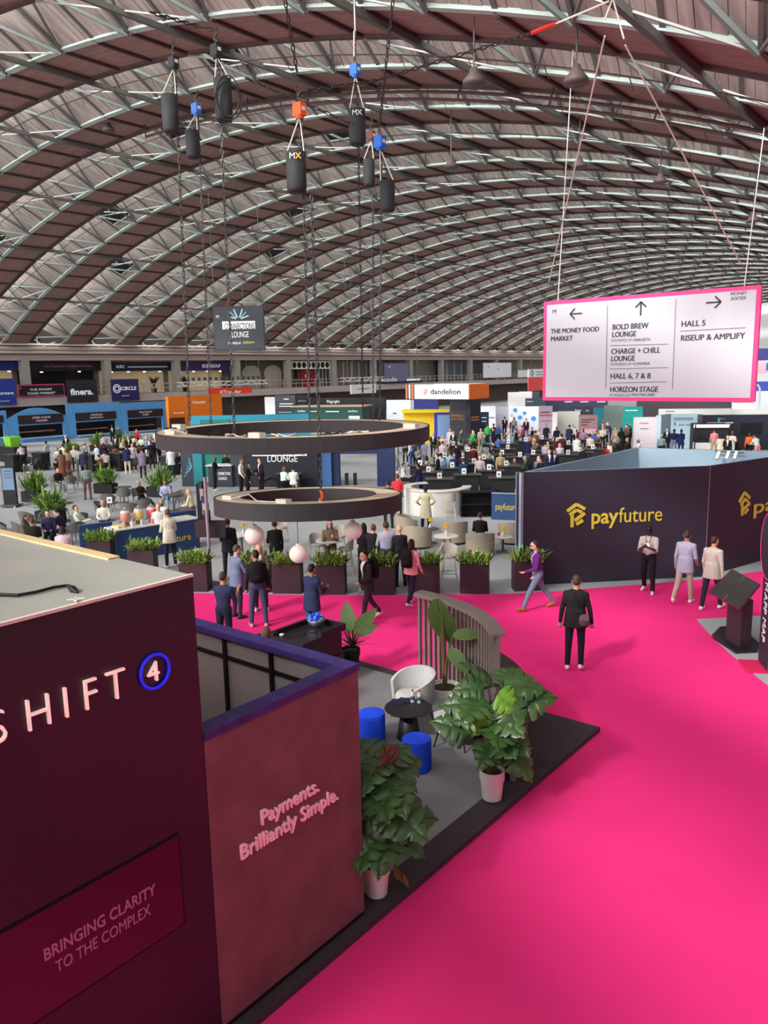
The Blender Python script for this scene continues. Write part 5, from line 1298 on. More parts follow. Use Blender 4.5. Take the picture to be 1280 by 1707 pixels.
def backpack(label, J, W, rz, s=1.0, m=None, side=0.0):
    m = m or cloth(26, 24, 28); c = J['chest']-J['fw']*.20-J['up']*.04+J['tx']*side
    t = thing('backpack', label, 'backpack', W(c), rz)
    body = MB().lathe([(.07, -.24), (.15, -.22), (.165, -.1), (.16, .08), (.13, .2), (.05, .25)], 18, sx=1.0*s, sy=.62*s)
    part(t, 'body', body, m, smooth=True)
    part(t, 'pocket', MB().lathe([(.05, -.20), (.115, -.18), (.115, -.04), (.05, -.02)], 14, (0, -.05, 0), sy=.6), m, smooth=True)
    for sg in (-1, 1):
        sh = J['shoulder'+('L' if sg < 0 else 'R')]-c
        pts = [Vector((sg*.09, .06, .18)), Vector((sg*.10, .14, .225)), Vector((sg*.11, .27, .16)), Vector((sg*.12, .30, .0)), Vector((sg*.12, .20, -.14)), Vector((sg*.10, .06, -.2))]
        part(t, 'strap', MB().tube(pts, [.018]*6, 6), m)
    part(t, 'handle', MB().tube([(-.03, .02, .24), (0, .02, .28), (.03, .02, .24)], .008, 5), m)
    return t
GRD = .016
def at_head(px, py, h, z=GRD): 
    p = G(px, py, h+z); return Vector((p.x, p.y, z))
def dirp(p, px, py): q = G(px, py); return q
# --- figures on and beside the pink aisle
p = G(957, 1117, GRD); q = G(1000, 1000)
o, W_, J, rz = near_person('man in black jacket walking away with a grey shoulder bag', p, q, dict(height=1.84, legL=(-4, 2, 2), legR=(6, 16, 2), toeR=-18, armL=(-6, 14, 12, 0), armR=(2, 16, 10, 0), hem=.12, flare=.165, girth=1.14, lean=2), 'm', (36, 34, 38), (32, 30, 36), (226, 220, 222), (74, 60, 50))
t = thing('shoulder_bag', 'small grey shoulder bag at the hip of the man in black', 'bag', W_(J['pel']+V3(.17, -.10, .0)), rz+.2)
part(t, 'pouch', MB().lathe([(.05, -.12), (.09, -.11), (.10, 0), (.085, .09), (.03, .11)], 14, sx=1.1, sy=.55), cloth(92, 80, 84), smooth=True); part(t, 'flap', MB().box(-.08, -.06, .0, .08, -.045, .09), cloth(110, 98, 100))
part(t, 'strap', MB().tube([(-.06, .03, .09), (-.12, .0, .3), (-.2, .03, .5)], .012, 5), cloth(30, 28, 32))
p = G(895, 1016, GRD); q = G(700, 1030)
o, W_, J, rz = near_person('bearded man in purple hooded top and jeans striding to the left', p, q, dict(height=1.78, legL=(30, 8, 2), legR=(-26, 12, 2), toeL=12, toeR=-25, armL=(20, 10, 60, 10), armR=(-12, 10, 30, 5), lean=6, beard=True, glasses=True, lanyard=True), 'l', (98, 44, 122), (112, 126, 154), (172, 112, 62), (62, 48, 40), lan=(225, 225, 228))
p = G(1079, 988, GRD); q = G(1030, 1040)
o, W_, J, rz = near_person('man in black cap and beige polo looking down at his phone', p, q, dict(height=1.78, legL=(8, 6, 4), legR=(-8, 16, 4), toeR=-10, armL=(28, 8, 88, 35), armR=(28, 8, 88, 35), short=True, cap=True, head=(24, 0), lanyard=True, trouser=1.1), 'd', (182, 172, 166), (30, 26, 32), (232, 228, 228), (24, 22, 24))
t = thing('phone', 'dark phone in the hands of the man in the cap', 'phone', W_((J['handL']+J['handR'])/2+V3(0, .06, .01)), rz); part(t, 'phone', MB().box(-.035, -.07, -.005, .035, .07, .005), black_m)
t = thing('badge', 'white badge on the chest of the man in the cap', 'badge', W_(J['chest']+J['fw']*.135-J['up']*.06), rz); part(t, 'card', MB().box(-.045, 0, -.06, .045, .006, .06), paint(240, 240, 240))
p = G(1139, 1005, GRD); q = G(1215, 955)
near_person('man in pale blue blazer and beige trousers walking away', p, q, dict(height=1.82, legL=(-14, 22, 3), legR=(8, 2, 3), toeL=-30, armL=(4, 12, 16, 0), armR=(8, 10, 40, 10), hem=.16, flare=.165, girth=1.06, head=(0, 15)), 't', (164, 166, 188), (184, 166, 152), (236, 226, 224), (58, 46, 42))
p = G(1183, 1016, GRD); q = G(1265, 985)
near_person('man in beige blazer and dark trousers walking away', p, q, dict(height=1.80, legL=(-8, 4, 3), legR=(20, 10, 3), toeR=10, armL=(6, 12, 22, 0), armR=(-4, 12, 10, 0), hem=.15, flare=.165, head=(0, -10)), 'm', (186, 178, 168), (44, 40, 60), (240, 234, 234), (64, 40, 36))
p = G(614, 1036, GRD); q = G(500, 1060)
o, W_, J, rz = near_person('young man in dark suit and white sneakers walking left', p, q, dict(height=1.74, legL=(18, 8, 2), legR=(-16, 22, 2), toeR=-30, armL=(8, 8, 70, 15), armR=(-6, 9, 20, 0), hem=.12, open=.06, lean=5), 'l', (48, 43, 48), (60, 53, 58), (236, 226, 222), (32, 26, 26))
backpack('black backpack on the young man in the dark suit', J, W_, rz)
p = at_head(517, 938, 1.76); q = G(680, 1010)
near_person('man in navy blazer and jeans standing behind the reception desk', p, q, dict(height=1.74, armL=(18, 8, 86, 20), armR=(20, 8, 80, 20), hem=.17, flare=.17, girth=1.1, beard=True, open=.05), 't', (46, 52, 86), (62, 82, 122), (40, 36, 40), (34, 28, 28))
p = G(432, 1044, GRD); q = G(405, 930)
o, W_, J, rz = near_person('man in black top with a backpack seen from behind', p, q, dict(height=1.80, legL=(2, 3, 6), legR=(-2, 3, 6), armL=(4, 10, 12, 0), armR=(6, 12, 16, 0), head=(2, 18)), 'm', (42, 38, 42), (70, 76, 104), (190, 178, 170), (40, 32, 30))
backpack('black backpack on the man seen from behind', J, W_, rz, 1.12)
p = at_head(391, 906, 1.80); q = G(520, 1000)
near_person('grey-bearded man in blue-grey blazer holding flowers', p, q, dict(height=1.78, armL=(26, 8, 78, 20), armR=(24, 8, 80, 25), hem=.14, flare=.165, open=.05, beard=True, head=(10, 0)), 'l', (110, 126, 156), (52, 54, 74), (60, 60, 70), (84, 78, 76))
t = thing('flower_bunch', 'small bunch of white and red flowers held by the bearded man', 'flowers', W_((0, 0, 0))); J9 = NEARJ['grey-bearded man in blue-grey blazer holding flowers']
t.location = J9[0]+J9[1] @ Vector((J9[2]['handL']+J9[2]['handR'])/2+V3(0, .09, .03))
for i in range(14):
    a = 2.4*i; r0 = .028*math.sqrt(i); part(t, 'bloom', MB().lathe([(.012, -.02), (.03, 0), (.022, .025)], 8, (r0*math.cos(a), r0*math.sin(a), .03*math.sin(i))), paint(236, 228, 222) if i % 3 else paint(214, 40, 70))
p = at_head(369, 952, 1.77); q = G(520, 1010)
near_person('man in navy polo shirt and glasses raising his hand', p, q, dict(height=1.76, armL=(20, 6, 126, 5), armR=(24, 8, 118, 5), short=True, girth=1.08, glasses=True), 'm', (48, 52, 80), (36, 38, 56), (40, 36, 40), (60, 50, 46))
p = at_head(431, 904, 1.70); q = G(440, 1100)
near_person('blonde woman in olive jacket facing the aisle', p, q, dict(height=1.68, armL=(20, 8, 60, 20), armR=(20, 8, 60, 20), longhair=True, open=.05, hem=.12), 'l', (112, 102, 84), (60, 56, 60), (230, 226, 222), (206, 168, 132))
p = at_head(443, 1046, 1.70, ZP); q = G(520, 1050)
near_person('dark-haired visitor whose head shows over the glass room edge', p, q, dict(height=1.70), 't', (40, 40, 48), (40, 40, 48), (30, 30, 30), (92, 66, 54))
p = at_head(684, 896, 1.70); q = G(800, 960)
o, W_, J, rz = near_person('long-haired woman in pink jacket carrying a backpack', p, q, dict(height=1.68, legL=(14, 10, 2), legR=(-14, 16, 2), toeR=-20, armL=(4, 8, 18, 0), armR=(8, 8, 24, 0), longhair=True, hem=.08), 't', (228, 152, 164), (44, 40, 62), (226, 220, 220), (56, 40, 36))
backpack('dark backpack on the woman in pink', J, W_, rz)
# --- figures in the lounge behind the planters
def lounge(label, px, py, h, face, P, *c, **k): 
    p = at_head(px, py, h, 0.0); P = dict(P); P['height'] = h-.02; return near_person(label, p, G(*face), P, *c, vox=.013, **k)
lounge('dark-dressed woman at the high table behind the planters', 605, 870, 1.68, (680, 920), dict(longhair=True, armL=(20, 8, 60, 20)), 't', (30, 27, 30), (28, 25, 28), (30, 30, 30), (36, 28, 28))
lounge('red-haired visitor in dark jacket and white shirt behind the planters', 621, 872, 1.70, (690, 930), dict(open=.07, armL=(24, 8, 70, 20), hem=.1), 'l', (40, 38, 44), (40, 38, 46), (30, 30, 30), (120, 70, 46))
lounge('man in pale grey shirt seen from behind at the lounge', 643, 867, 1.82, (650, 800), dict(girth=1.12, armL=(12, 14, 40, 10), armR=(12, 14, 40, 10)), 'm', (178, 178, 198), (70, 68, 84), (40, 36, 36), (70, 56, 50))
lounge('bald man in dark suit facing the grey shirt', 666, 874, 1.70, (600, 930), dict(open=.06, hem=.12), 'l', (44, 42, 52), (44, 42, 50), (30, 30, 30), None)
lounge('person in long cream coat with hands on hips at the white bar', 709, 808, 1.74, (735, 760), dict(hem=.36, flare=.19, armL=(-8, 34, 70, 30), armR=(-8, 34, 70, 30)), 'd', (212, 206, 170), (26, 26, 32), (40, 40, 40), (30, 26, 24))
lounge('person in bright red T-shirt seen from behind past the ring', 662, 789, 1.74, (672, 740), dict(short=True), 'm', (226, 52, 66), (44, 42, 50), (40, 40, 40), (96, 70, 54))
p = G(648, 880); near_person('figure with dark trousers mostly hidden by the lower ring', p, G(640, 840), dict(height=1.8, armL=(10, 8, 30, 0)), 'm', (60, 58, 66), (44, 42, 50), (36, 34, 36), (50, 40, 36), vox=.013)
lounge('dark-suited man standing behind the screen stand', 378, 862, 1.78, (420, 900), dict(hem=.14, armL=(14, 8, 50, 10)), 'm', (36, 36, 48), (40, 42, 60), (30, 30, 30), (46, 36, 32))
lounge('person in black behind the leftmost globe lamp', 457, 866, 1.70, (420, 890), dict(armL=(14, 8, 60, 10)), 'm', (30, 28, 30), (30, 30, 36), (30, 30, 30), (40, 32, 30))
SIT = dict(sit=True, legL=(86, 84, 6), legR=(84, 82, 6), seat_z=.44, armL=(24, 10, 62, 25), armR=(24, 10, 62, 25), lean=4)
p = G(800, 917); near_person('man in black top sitting in an armchair with his back turned', p, G(806, 880), dict(SIT, seat_z=.36), 'm', (34, 30, 34), (44, 42, 50), (40, 36, 36), (56, 44, 40), vox=.013)
t = thing('red_cup', 'red cup beside the man in the armchair', 'cup', G(826, 917)+Vector((0,0,.51))); part(t, 'cup', MB().lathe([(.03, 0), (.04, .1)], 12), paint(206, 44, 56)); t.location = (G(838, 920).x-.16, G(838, 920).y, .501)
p = at_head(549, 866, 1.62, 0); near_person('brown-dressed woman perched at the high table under the ring', p, G(560, 990), dict(SIT, seat_z=.74, longhair=True, armL=(30, 8, 96, 30)), 'l', (134, 112, 94), (90, 76, 66), (60, 50, 46), (84, 58, 44), vox=.013)
lounge('man in cream jacket standing at the juice counter', 279, 847, 1.82, (232, 900), dict(hem=.17, flare=.165, armL=(14, 10, 60, 10), armR=(16, 8, 70, 20), legR=(6, 6, 4)), 'm', (212, 204, 188), (40, 44, 66), (232, 230, 228), (84, 62, 48))
lounge('blonde barista in white behind the juice counter', 263, 837, 1.72, (255, 980), dict(longhair=False, armL=(20, 8, 60, 20)), 'l', (226, 224, 218), (60, 60, 66), (40, 40, 40), (196, 160, 110))

# ------------------------------------------------------------------ visitors at the tables: posed kinds shared by many figures
VX = .024
KIND = {}
for nm, P in (('stand', dict(armL=(6, 10, 20, 0), armR=(8, 10, 30, 5))), ('talk', dict(armL=(26, 10, 80, 25), armR=(10, 10, 24, 5), legR=(-4, 6, 5))),
              ('jacket', dict(hem=.15, flare=.17, open=.06, armL=(10, 10, 24, 0), armR=(24, 10, 76, 20))), ('walk', dict(legL=(22, 8, 2), legR=(-20, 14, 2), toeR=-20, armL=(-14, 8, 16, 0), armR=(16, 8, 24, 0))),
              ('long', dict(longhair=True, skirt=.55, armL=(20, 8, 60, 20))), ('lady', dict(longhair=True, armL=(26, 8, 84, 25), armR=(8, 9, 20, 0), height=1.68)),
              ('sit', SIT), ('sitlean', dict(SIT, lean=20, armL=(40, 14, 60, 30), armR=(44, 14, 64, 30), head=(8, 0))), ('sitlady', dict(SIT, longhair=True, lean=8)),
              ('sitback', dict(SIT, lean=-12, legL=(86, 40, 4), legR=(92, 70, 2))), ('bend', dict(lean=24, armL=(50, 14, 50, 25), armR=(50, 14, 50, 25), head=(-6, 0)))):
    KIND[nm] = grow(P, VX)[0]
NAMES = (('black', (34, 32, 36)), ('white', (226, 224, 220)), ('grey', (130, 130, 134)), ('pale grey', (180, 180, 184)), ('navy', (40, 46, 78)), ('blue', (70, 96, 170)), ('light blue', (158, 184, 214)), ('red', (206, 44, 56)), ('maroon', (92, 40, 48)), ('pink', (226, 150, 160)), ('hot pink', (240, 70, 130)),
         ('green', (60, 176, 74)), ('dark green', (62, 92, 66)), ('brown', (112, 82, 62)), ('tan', (190, 160, 122)), ('cream', (222, 208, 180)), ('purple', (96, 66, 130)), ('orange', (230, 120, 50)), ('teal', (70, 130, 140)), ('olive', (112, 108, 76)))
CN = {n: c for n, c in NAMES}
HR = [(34, 28, 26), (52, 40, 34), (84, 62, 46), (120, 88, 60), (190, 156, 108), (150, 148, 146), None]
spots = ((732,797,''), (779,790,''), (716,786,''), (755,779,''), (838,795,''), (818,783,''), (850,776,''), (788,772,''), (863,761,''), (801,765,''), (839,757,''), (842,748,''), (909,751,''), (945,757,''), (971,753,''), (847,739,''), (907,743,''), (872,735,''), (948,741,''), (969,741,''), (988,748,''), (815,747,''), (775,752,''), (740,762,''), (760,742,''), (700,775,''), (893,757,''), (930,735,''), (870,748,''), (905,732,''))
TABP = []
for q in list(spots):
    p_ = G(q[0], q[1], 1.1)
    if all((p_.xy-t_).length > 1.42 for t_ in TABP): TABP.append(p_.xy.copy())
    else: spots = tuple(x for x in spots if x is not q)
for q in ((20,757), (66,754), (150,757), (196,755), (232,746), (282,760), (120,741), (180,741)): TABP.append(G(q[0], q[1], 1.1).xy.copy())
PUT = []
def settle(p):                                 # keep figures clear of the tables and of each other
    v = Vector((p.x, p.y))
    for _ in range(12):
        for c, r_ in [(t_, .80) for t_ in TABP]+[(q, .46) for q in PUT]:
            e = v-c
            if e.length < r_: v = c+(e.normalized() if e.length > 1e-4 else Vector((1, 0)))*(r_+.01)
    PUT.append(v); return Vector((v.x, v.y, 0))
CROWD = []
rndc = random.Random(21)
def visitor(px, py, kind, top, bot='black', face=None, zone='', hair=None, sk=None, h=None, extra=''):
    sit = kind.startswith('sit'); hh = h or (1.31 if sit else 1.75)
    p = settle(at_head(px, py, hh, 0.0))
    if p.y > YEND-3 or p.y < 0: return
    w_ = p-Vector((0, 0, CAMH)); fy_ = 853.5-FPX*w_.dot(CU)/w_.dot(CF)
    t = G(px+face[0]*.5, max(fy_+face[1]*.25, 690)) if face else Vector((p.x+rndc.uniform(-1, 1), p.y+rndc.uniform(-1, 1), 0))
    o = link('person', KIND[kind], None, (p.x, p.y, 0 if not (h and sit) else h-1.31), aim(p, t) if face else rndc.uniform(0, 6.28)); o['category'] = 'person'
    hi = hair if hair is not None else rndc.choice((0, 0, 1, 1, 2, 3, 4, 5, 6)); c = CN[top]; b = CN[bot]
    jit = lambda c: tuple(int(max(12, min(250, v+rndc.choice((-8, 0, 8))))) for v in c)
    dress(o, sk or rndc.choice('lllmmtd'), jit(c), jit(b), (44, 40, 40) if rndc.random() < .6 else (220, 216, 214), HR[hi], (226, 226, 226))
    if not sit: o.scale = (1, 1, rndc.uniform(.96, 1.04))
    hw = {0: 'black-haired', 1: 'dark-haired', 2: 'brown-haired', 3: 'brown-haired', 4: 'blond', 5: 'grey-haired', 6: 'bald'}[hi]
    act = {'stand': 'standing', 'talk': 'standing', 'jacket': 'standing', 'walk': 'walking', 'long': 'standing', 'lady': 'standing', 'sit': 'sitting', 'sitlean': 'leaning', 'sitlady': 'sitting', 'sitback': 'lounging', 'bend': 'bending'}[kind]
    what = {'long': 'dress', 'jacket': 'jacket'}.get(kind, 'top')
    CROWD.append((o, '%s person in %s %s %s%s %s' % (hw, top, what, act, extra, zone), px))
    return o
Z1 = 'at the black tables'; Z2 = 'near the yellow booth'; Z3 = 'before the blue-disc booth'; Z4 = 'left of the pale blue walls'
Z5 = 'beside the mauve panel'; Z6 = 'past the pale blue walls'; Z7 = 'by the small kiosk'
Z8 = 'near the blue food stalls'; Z9 = 'in the left lounge'; Z10 = 'at the left lounge edge'; Z11 = 'at the Connections lounge counter'
for r in ((684,732,'stand','white','blue',(-30,0),Z2), (697,729,'jacket','navy','navy',(10,-60),Z2), (707,733,'stand','grey','grey',(-30,10),Z2), (722,720,'jacket','black','black',(-10,20),Z2), (732,727,'talk','brown','black',(-40,0),Z2), (746,725,'stand','cream','tan',(-10,30),Z2), (756,719,'jacket','black','black',(-30,20),Z2),
          (750,711,'lady','white','white',(10,20),Z2), (767,716,'stand','dark green','black',(30,0),Z2), (789,716,'talk','green','black',(-40,10),Z2), (765,732,'sit','grey','black',(0,-30),Z1), (781,734,'sitlean','white','black',(-30,0),Z1), (745,741,'sit','olive','black',(30,0),Z1), (787,745,'sit','cream','grey',(-30,-30),Z1),
          (697,755,'sit','black','black',(40,0),Z1), (714,760,'sitlady','tan','black',(-30,0),Z1), (732,752,'lady','white','black',(20,20),Z1), (739,756,'jacket','black','black',(-20,0),Z1), (757,747,'jacket','navy','navy',(0,-50),Z1), (777,760,'sitlean','maroon','black',(-40,0),Z1), (671,772,'sit','white','black',(30,0),Z1), (698,770,'jacket','navy','navy',(-40,-10),Z1), (661,737,'long','pale grey','grey',(20,0),Z2),
          (841,694,'jacket','black','black',(20,20),Z3), (853,690,'stand','white','black',(10,40),Z3), (857,695,'stand','grey','navy',(-10,-40),Z3), (877,697,'jacket','black','blue',(-10,40),Z3), (888,712,'sit','black','black',(-30,0),Z3), (872,708,'talk','red','black',(-40,0),Z3), (849,707,'long','white','white',(-30,0),Z3), (831,707,'talk','blue','black',(0,30),Z3), (823,712,'jacket','navy','navy',(-30,0),Z3), (812,708,'stand','green','black',(20,-20),Z3), (801,712,'stand','cream','tan',(20,10),Z3),
          (790,717,'talk','green','black',(-30,0),Z3), (806,724,'sit','teal','black',(30,0),Z1), (831,728,'sit','blue','black',(-30,-20),Z1), (840,721,'sit','olive','black',(30,0),Z3), (860,715,'jacket','black','black',(30,0),Z3), (828,735,'sitlean','black','black',(-40,0),Z1), (815,756,'sit','navy','navy',(40,-20),Z1), (884,724,'sit','grey','black',(-20,-20),Z4), (892,732,'sit','light blue','black',(-10,40),Z4), (883,735,'sitlean','black','black',(-40,0),Z4),
          (902,763,'sit','black','black',(-40,10),Z4), (915,750,'jacket','navy','black',(20,20),Z4), (923,749,'jacket','black','black',(-20,40),Z4), (926,726,'talk','maroon','black',(40,10),Z4), (935,721,'stand','white','black',(-40,-10),Z4), (928,711,'jacket','black','black',(-20,-20),Z4), (949,709,'jacket','navy','black',(20,-40),Z4), (955,707,'stand','white','black',(-20,40),Z4), (878,760,'sitlady','dark green','black',(-30,0),Z4),
          (1004,701,'jacket','grey','black',(10,30),Z5), (1019,702,'bend','navy','navy',(-40,0),Z5), (1000,716,'sit','black','black',(-20,30),Z5), (1033,719,'sitlady','cream','black',(0,40),Z5), (1041,718,'sitlean','maroon','black',(-30,20),Z5), (1051,706,'jacket','black','black',(-40,0),Z5), (1007,741,'sitlady','red','black',(20,20),Z5), (1014,736,'sit','white','black',(-10,40),Z5), (1019,730,'sitlean','brown','black',(30,0),Z5), (1034,732,'sit','black','black',(-30,10),Z5), (1047,730,'sit','black','brown',(-30,0),Z5), (1066,732,'sit','white','black',(-40,0),Z5),
          (1026,710,'stand','tan','brown',(-20,30),Z5), (1010,708,'stand','grey','black',(30,20),Z5), (1040,708,'talk','brown','black',(-30,20),Z5), (994,722,'sitlean','olive','black',(30,10),Z5), (1028,722,'sitlady','grey','black',(-30,10),Z5), (985,700,'stand','pale grey','navy',(10,30),Z5),
          (1103,722,'stand','grey','black',(10,-40),Z6), (1112,712,'jacket','black','black',(10,40),Z6), (1124,715,'stand','navy','grey',(0,-50),Z6), (1136,716,'jacket','navy','navy',(-30,-30),Z6), (1191,716,'stand','pink','tan',(-20,-40),Z7), (1202,722,'long','cream','cream',(-20,-30),Z7), (1221,718,'talk','white','white',(-20,30),Z7), (1225,729,'sit','black','black',(-30,20),Z7), (1233,727,'sitlean','maroon','black',(-40,0),Z7), (1250,719,'lady','orange','black',(-20,40),Z7), (1264,722,'bend','white','pink',(-40,-10),Z7), (1213,725,'jacket','black','black',(10,40),Z7),
          (36,740,'bend','pale grey','black',(-40,-20),Z8), (77,734,'stand','pale grey','black',(-30,0),Z8), (95,746,'sit','white','black',(20,20),Z8), (101,751,'long','brown','brown',(-10,-30),Z8), (110,748,'long','tan','brown',(0,-40),Z8), (130,746,'stand','pale grey','grey',(10,-40),Z8), (138,748,'jacket','navy','black',(-10,-40),Z8), (142,772,'stand','grey','brown',(10,-60),Z8), (110,725,'jacket','black','black',(-10,30),Z8), (142,737,'sit','white','black',(-30,0),Z8), (95,780,'sit','black','grey',(30,10),Z8),
          (172,738,'stand','black','black',(0,-40),Z8), (171,728,'sit','white','black',(20,0),Z8), (178,729,'sit','white','black',(-20,0),Z8), (186,709,'jacket','black','black',(20,20),Z8), (197,711,'stand','dark green','black',(-10,20),Z8), (170,757,'sitlean','brown','black',(-20,0),Z8), (210,741,'jacket','navy','cream',(-20,-40),Z8), (236,748,'jacket','grey','black',(0,-50),Z8), (251,729,'stand','white','cream',(-20,10),Z8), (227,713,'lady','red','black',(10,30),Z8), (235,727,'sit','white','black',(-20,10),Z8), (243,727,'sit','grey','black',(-20,0),Z8), (260,717,'stand','white','cream',(10,-30),Z8), (264,728,'stand','pale grey','black',(-30,0),Z8), (186,737,'sit','black','black',(-20,10),Z8), (200,731,'sitlean','cream','black',(30,0),Z8), (213,727,'jacket','black','black',(20,10),Z8), (226,743,'sit','maroon','black',(20,-10),Z8), (248,727,'sitlean','maroon','black',(20,10),Z8),
          (37,859,'sitlady','olive','black',(40,0),Z9), (53,864,'sit','black','black',(20,-60),Z9), (79,850,'sit','navy','black',(0,60),Z9), (104,846,'sitlean','navy','navy',(-50,0),Z9), (103,878,'sitlady','white','black',(0,-60),Z9), (131,842,'sitback','white','tan',(50,0),Z9), (171,834,'sit','white','black',(0,60),Z9), (234,801,'sitback','black','black',(50,10),Z9), (275,800,'sit','light blue','light blue',(-20,60),Z9), (268,833,'sit','white','black',(30,-20),Z9), (318,815,'sitlady','cream','brown',(-40,0),Z10),
          (356,760,'lady','black','black',(20,0),Z11), (376,752,'lady','black','brown',(-10,30),Z11), (400,766,'stand','white','black',(40,0),Z11), (411,768,'lady','black','black',(30,0),Z11), (434,765,'jacket','black','black',(-40,10),Z11), (471,778,'sitlady','white','black',(30,-10),Z11), (488,778,'sit','white','white',(10,-30),Z11)):
    visitor(*r)
for i in range(34):
    px = rndc.uniform(655, 1052); py = rndc.uniform(704, 742)
    visitor(px, py, rndc.choice(('stand', 'talk', 'jacket', 'jacket', 'lady', 'sit', 'sitlean')), rndc.choice(('black', 'black', 'navy', 'grey', 'white', 'pale grey', 'cream', 'blue', 'brown', 'tan', 'maroon')), 'black', (rndc.uniform(-30, 30), rndc.uniform(-40, 40)), 'in the busy middle of the hall')
for i in range(40):
    left = i < 24; px = rndc.uniform(95, 300) if left else rndc.uniform(690, 900); py = rndc.uniform(722, 754) if left else rndc.uniform(738, 768)
    visitor(px, py, rndc.choice(('stand', 'jacket', 'sit', 'sitlean', 'sitlady', 'sit')), rndc.choice(('black', 'black', 'navy', 'grey', 'white', 'pale grey', 'brown', 'tan', 'light blue')), 'black', (rndc.uniform(-30, 30), rndc.uniform(-40, 40)), 'among diners by the blue stalls' if left else 'among the black tables')
seen = {}
for o, l, px in CROWD: seen.setdefault(l, []).append((px, o))
ORD = ['leftmost', 'second from left', 'third from left', 'fourth from left', 'fifth from left', 'sixth from left', 'seventh from left', 'eighth from left', 'ninth from left']
for l, lst in seen.items():
    lst.sort(key=lambda q: q[0]); n = len(lst)
    for i, (px, o) in enumerate(lst):
        o['label'] = l if n == 1 else (l+(', left one' if i == 0 else ', right one') if n == 2 else '%s, %s' % (l, 'rightmost' if i == n-1 else ORD[min(i, 8)]))
        o['group'] = 'visitors in the hall'

# ------------------------------------------------------------------ black high tables with menu cards
tt_m = mat('black_table_cloth', rgb(38, 38, 40), .6, var=.1, scale=6); tt_top = mat('black_table_top', rgb(70, 68, 68), .35, var=.05)
def high_table(label, p, rz):
    t = thing('high_table', label, 'table', p, rz, 'black high tables')
    part(t, 'top', MB().box(-.62, -.36, 1.06, .62, .36, 1.10), tt_top); part(t, 'pedestal', MB().box(-.50, -.26, .06, .50, .26, 1.06), tt_m); part(t, 'base', MB().box(-.56, -.32, 0, .56, .32, .06), tt_m)
    return t
def menu_card(label, p, rz):
    t = thing('menu_card', label, 'menu card', p, rz, 'menu cards on the black tables')
    part(t, 'card', MB().hexa([(-.10,-.035,0),(.10,-.035,0),(.10,.035,0),(-.10,.035,0),(-.10,-.006,.24),(.10,-.006,.24),(.10,.006,.24),(-.10,.006,.24)]), paint(236, 236, 234)); part(t, 'print', MB().hexa([(-.05,-.030,.07),(.05,-.030,.07),(.05,-.028,.07),(-.05,-.028,.07),(-.05,-.020,.15),(.05,-.020,.15),(.05,-.018,.15),(-.05,-.018,.15)]), dksteel)
    return t
ht = mc = None
order = sorted(range(len(spots)), key=lambda i: spots[i][0])
for rank, i in enumerate(order):
    px, py, _ = spots[i]; p = G(px, py, 1.1); p.z = 0
    side = 'left' if px < 800 else ('middle' if px < 880 else 'right'); dist = 'near' if py > 770 else ('mid-distance' if py > 750 else 'far')
    l = '%s black high table in the %s of the block, number %s from the left' % (dist, side, ('first second third fourth fifth sixth seventh eighth ninth tenth eleventh twelfth thirteenth fourteenth fifteenth sixteenth seventeenth eighteenth nineteenth twentieth'.split()+['twenty-first', 'twenty-second', 'twenty-third', 'twenty-fourth', 'twenty-fifth', 'twenty-sixth', 'twenty-seventh', 'twenty-eighth', 'twenty-ninth', 'thirtieth'])[rank])
    l = l.replace('number ', '')
    ORDW = l.split(', ')[-1]; ml = 'white menu card on the %s high table' % ORDW.replace(' from the left', ' from left')
    rz = .62 if px < 880 else .5
    if ht is None: ht = high_table(l, p, rz); mc = menu_card(ml, (p.x, p.y, 1.101), .68)
    else: again(ht, l, p, rz); again(mc, ml, (p.x+rndc.uniform(-.2, .2), p.y+rndc.uniform(-.1, .1), 1.101), .68)
for i, (px, py, lab) in enumerate(((20,757,'black high table at the photo edge below the food stalls'), (66,754,'black high table under the SWEET & SOUR sign'), (150,757,'black high table beside the bald diner near the stalls'), (196,755,'black high table left of the navy jacket with briefcase'), (232,746,'black high table in front of the Thai stall'), (282,760,'black high table under the left end of the upper ring'), (120,741,'black high table in front of the second food stall'), (180,741,'black high table in front of the third food stall'))):
    p = G(px, py, 1.1); p.z = 0; again(ht, lab, p, .1)
dch = make_dining('black lounge chair below the green crate', G(58, 786), 0, paint(40, 40, 42), dksteel); dch['group'] = 'black chairs near the food stalls'
for px, py, rz, lab in ((45,783,.5,'black chair next to the screen kiosk plant'), (75,783,1.6,'black chair behind the woman in the tan dress'), (100,795,2.2,'black chair at the table of the black-shirted man'), (160,780,-.4,'black chair in front of the bald diner'), (222,788,.3,'black chair beside the grey suited diner'), (290,777,.2,'black chair under the left end of the upper ring'), (20,785,.1,'black chair at the photo edge below the stalls'), (305,775,-.6,'black chair left of the teal pier')):
    again(dch, lab, G(px, py), rz)
kb = thing('recycling_crate', 'bright green crate on the dark counter below the food stalls', 'crate', G(21, 746, 1.0)-Vector((0,0,1.0))); kb.location.z = 1.10
part(kb, 'crate', MB().hexa([(-.42,-.3,0),(.42,-.3,0),(.42,.3,0),(-.42,.3,0),(-.52,-.38,.62),(.52,-.38,.62),(.52,.38,.62),(-.52,.38,.62)]), paint(140, 214, 60)); part(kb, 'rim', MB().box(-.55, -.41, .60, .55, .41, .66), paint(150, 224, 70))
kc = thing('serving_counter', 'dark serving counter under the green crate', 'counter', (kb.location.x, kb.location.y, 0)); part(kc, 'body', MB().box(-1.1, -.45, 0, 1.1, .45, 1.05), tt_m); part(kc, 'top', MB().box(-1.15, -.5, 1.05, 1.15, .5, 1.10), tt_top)

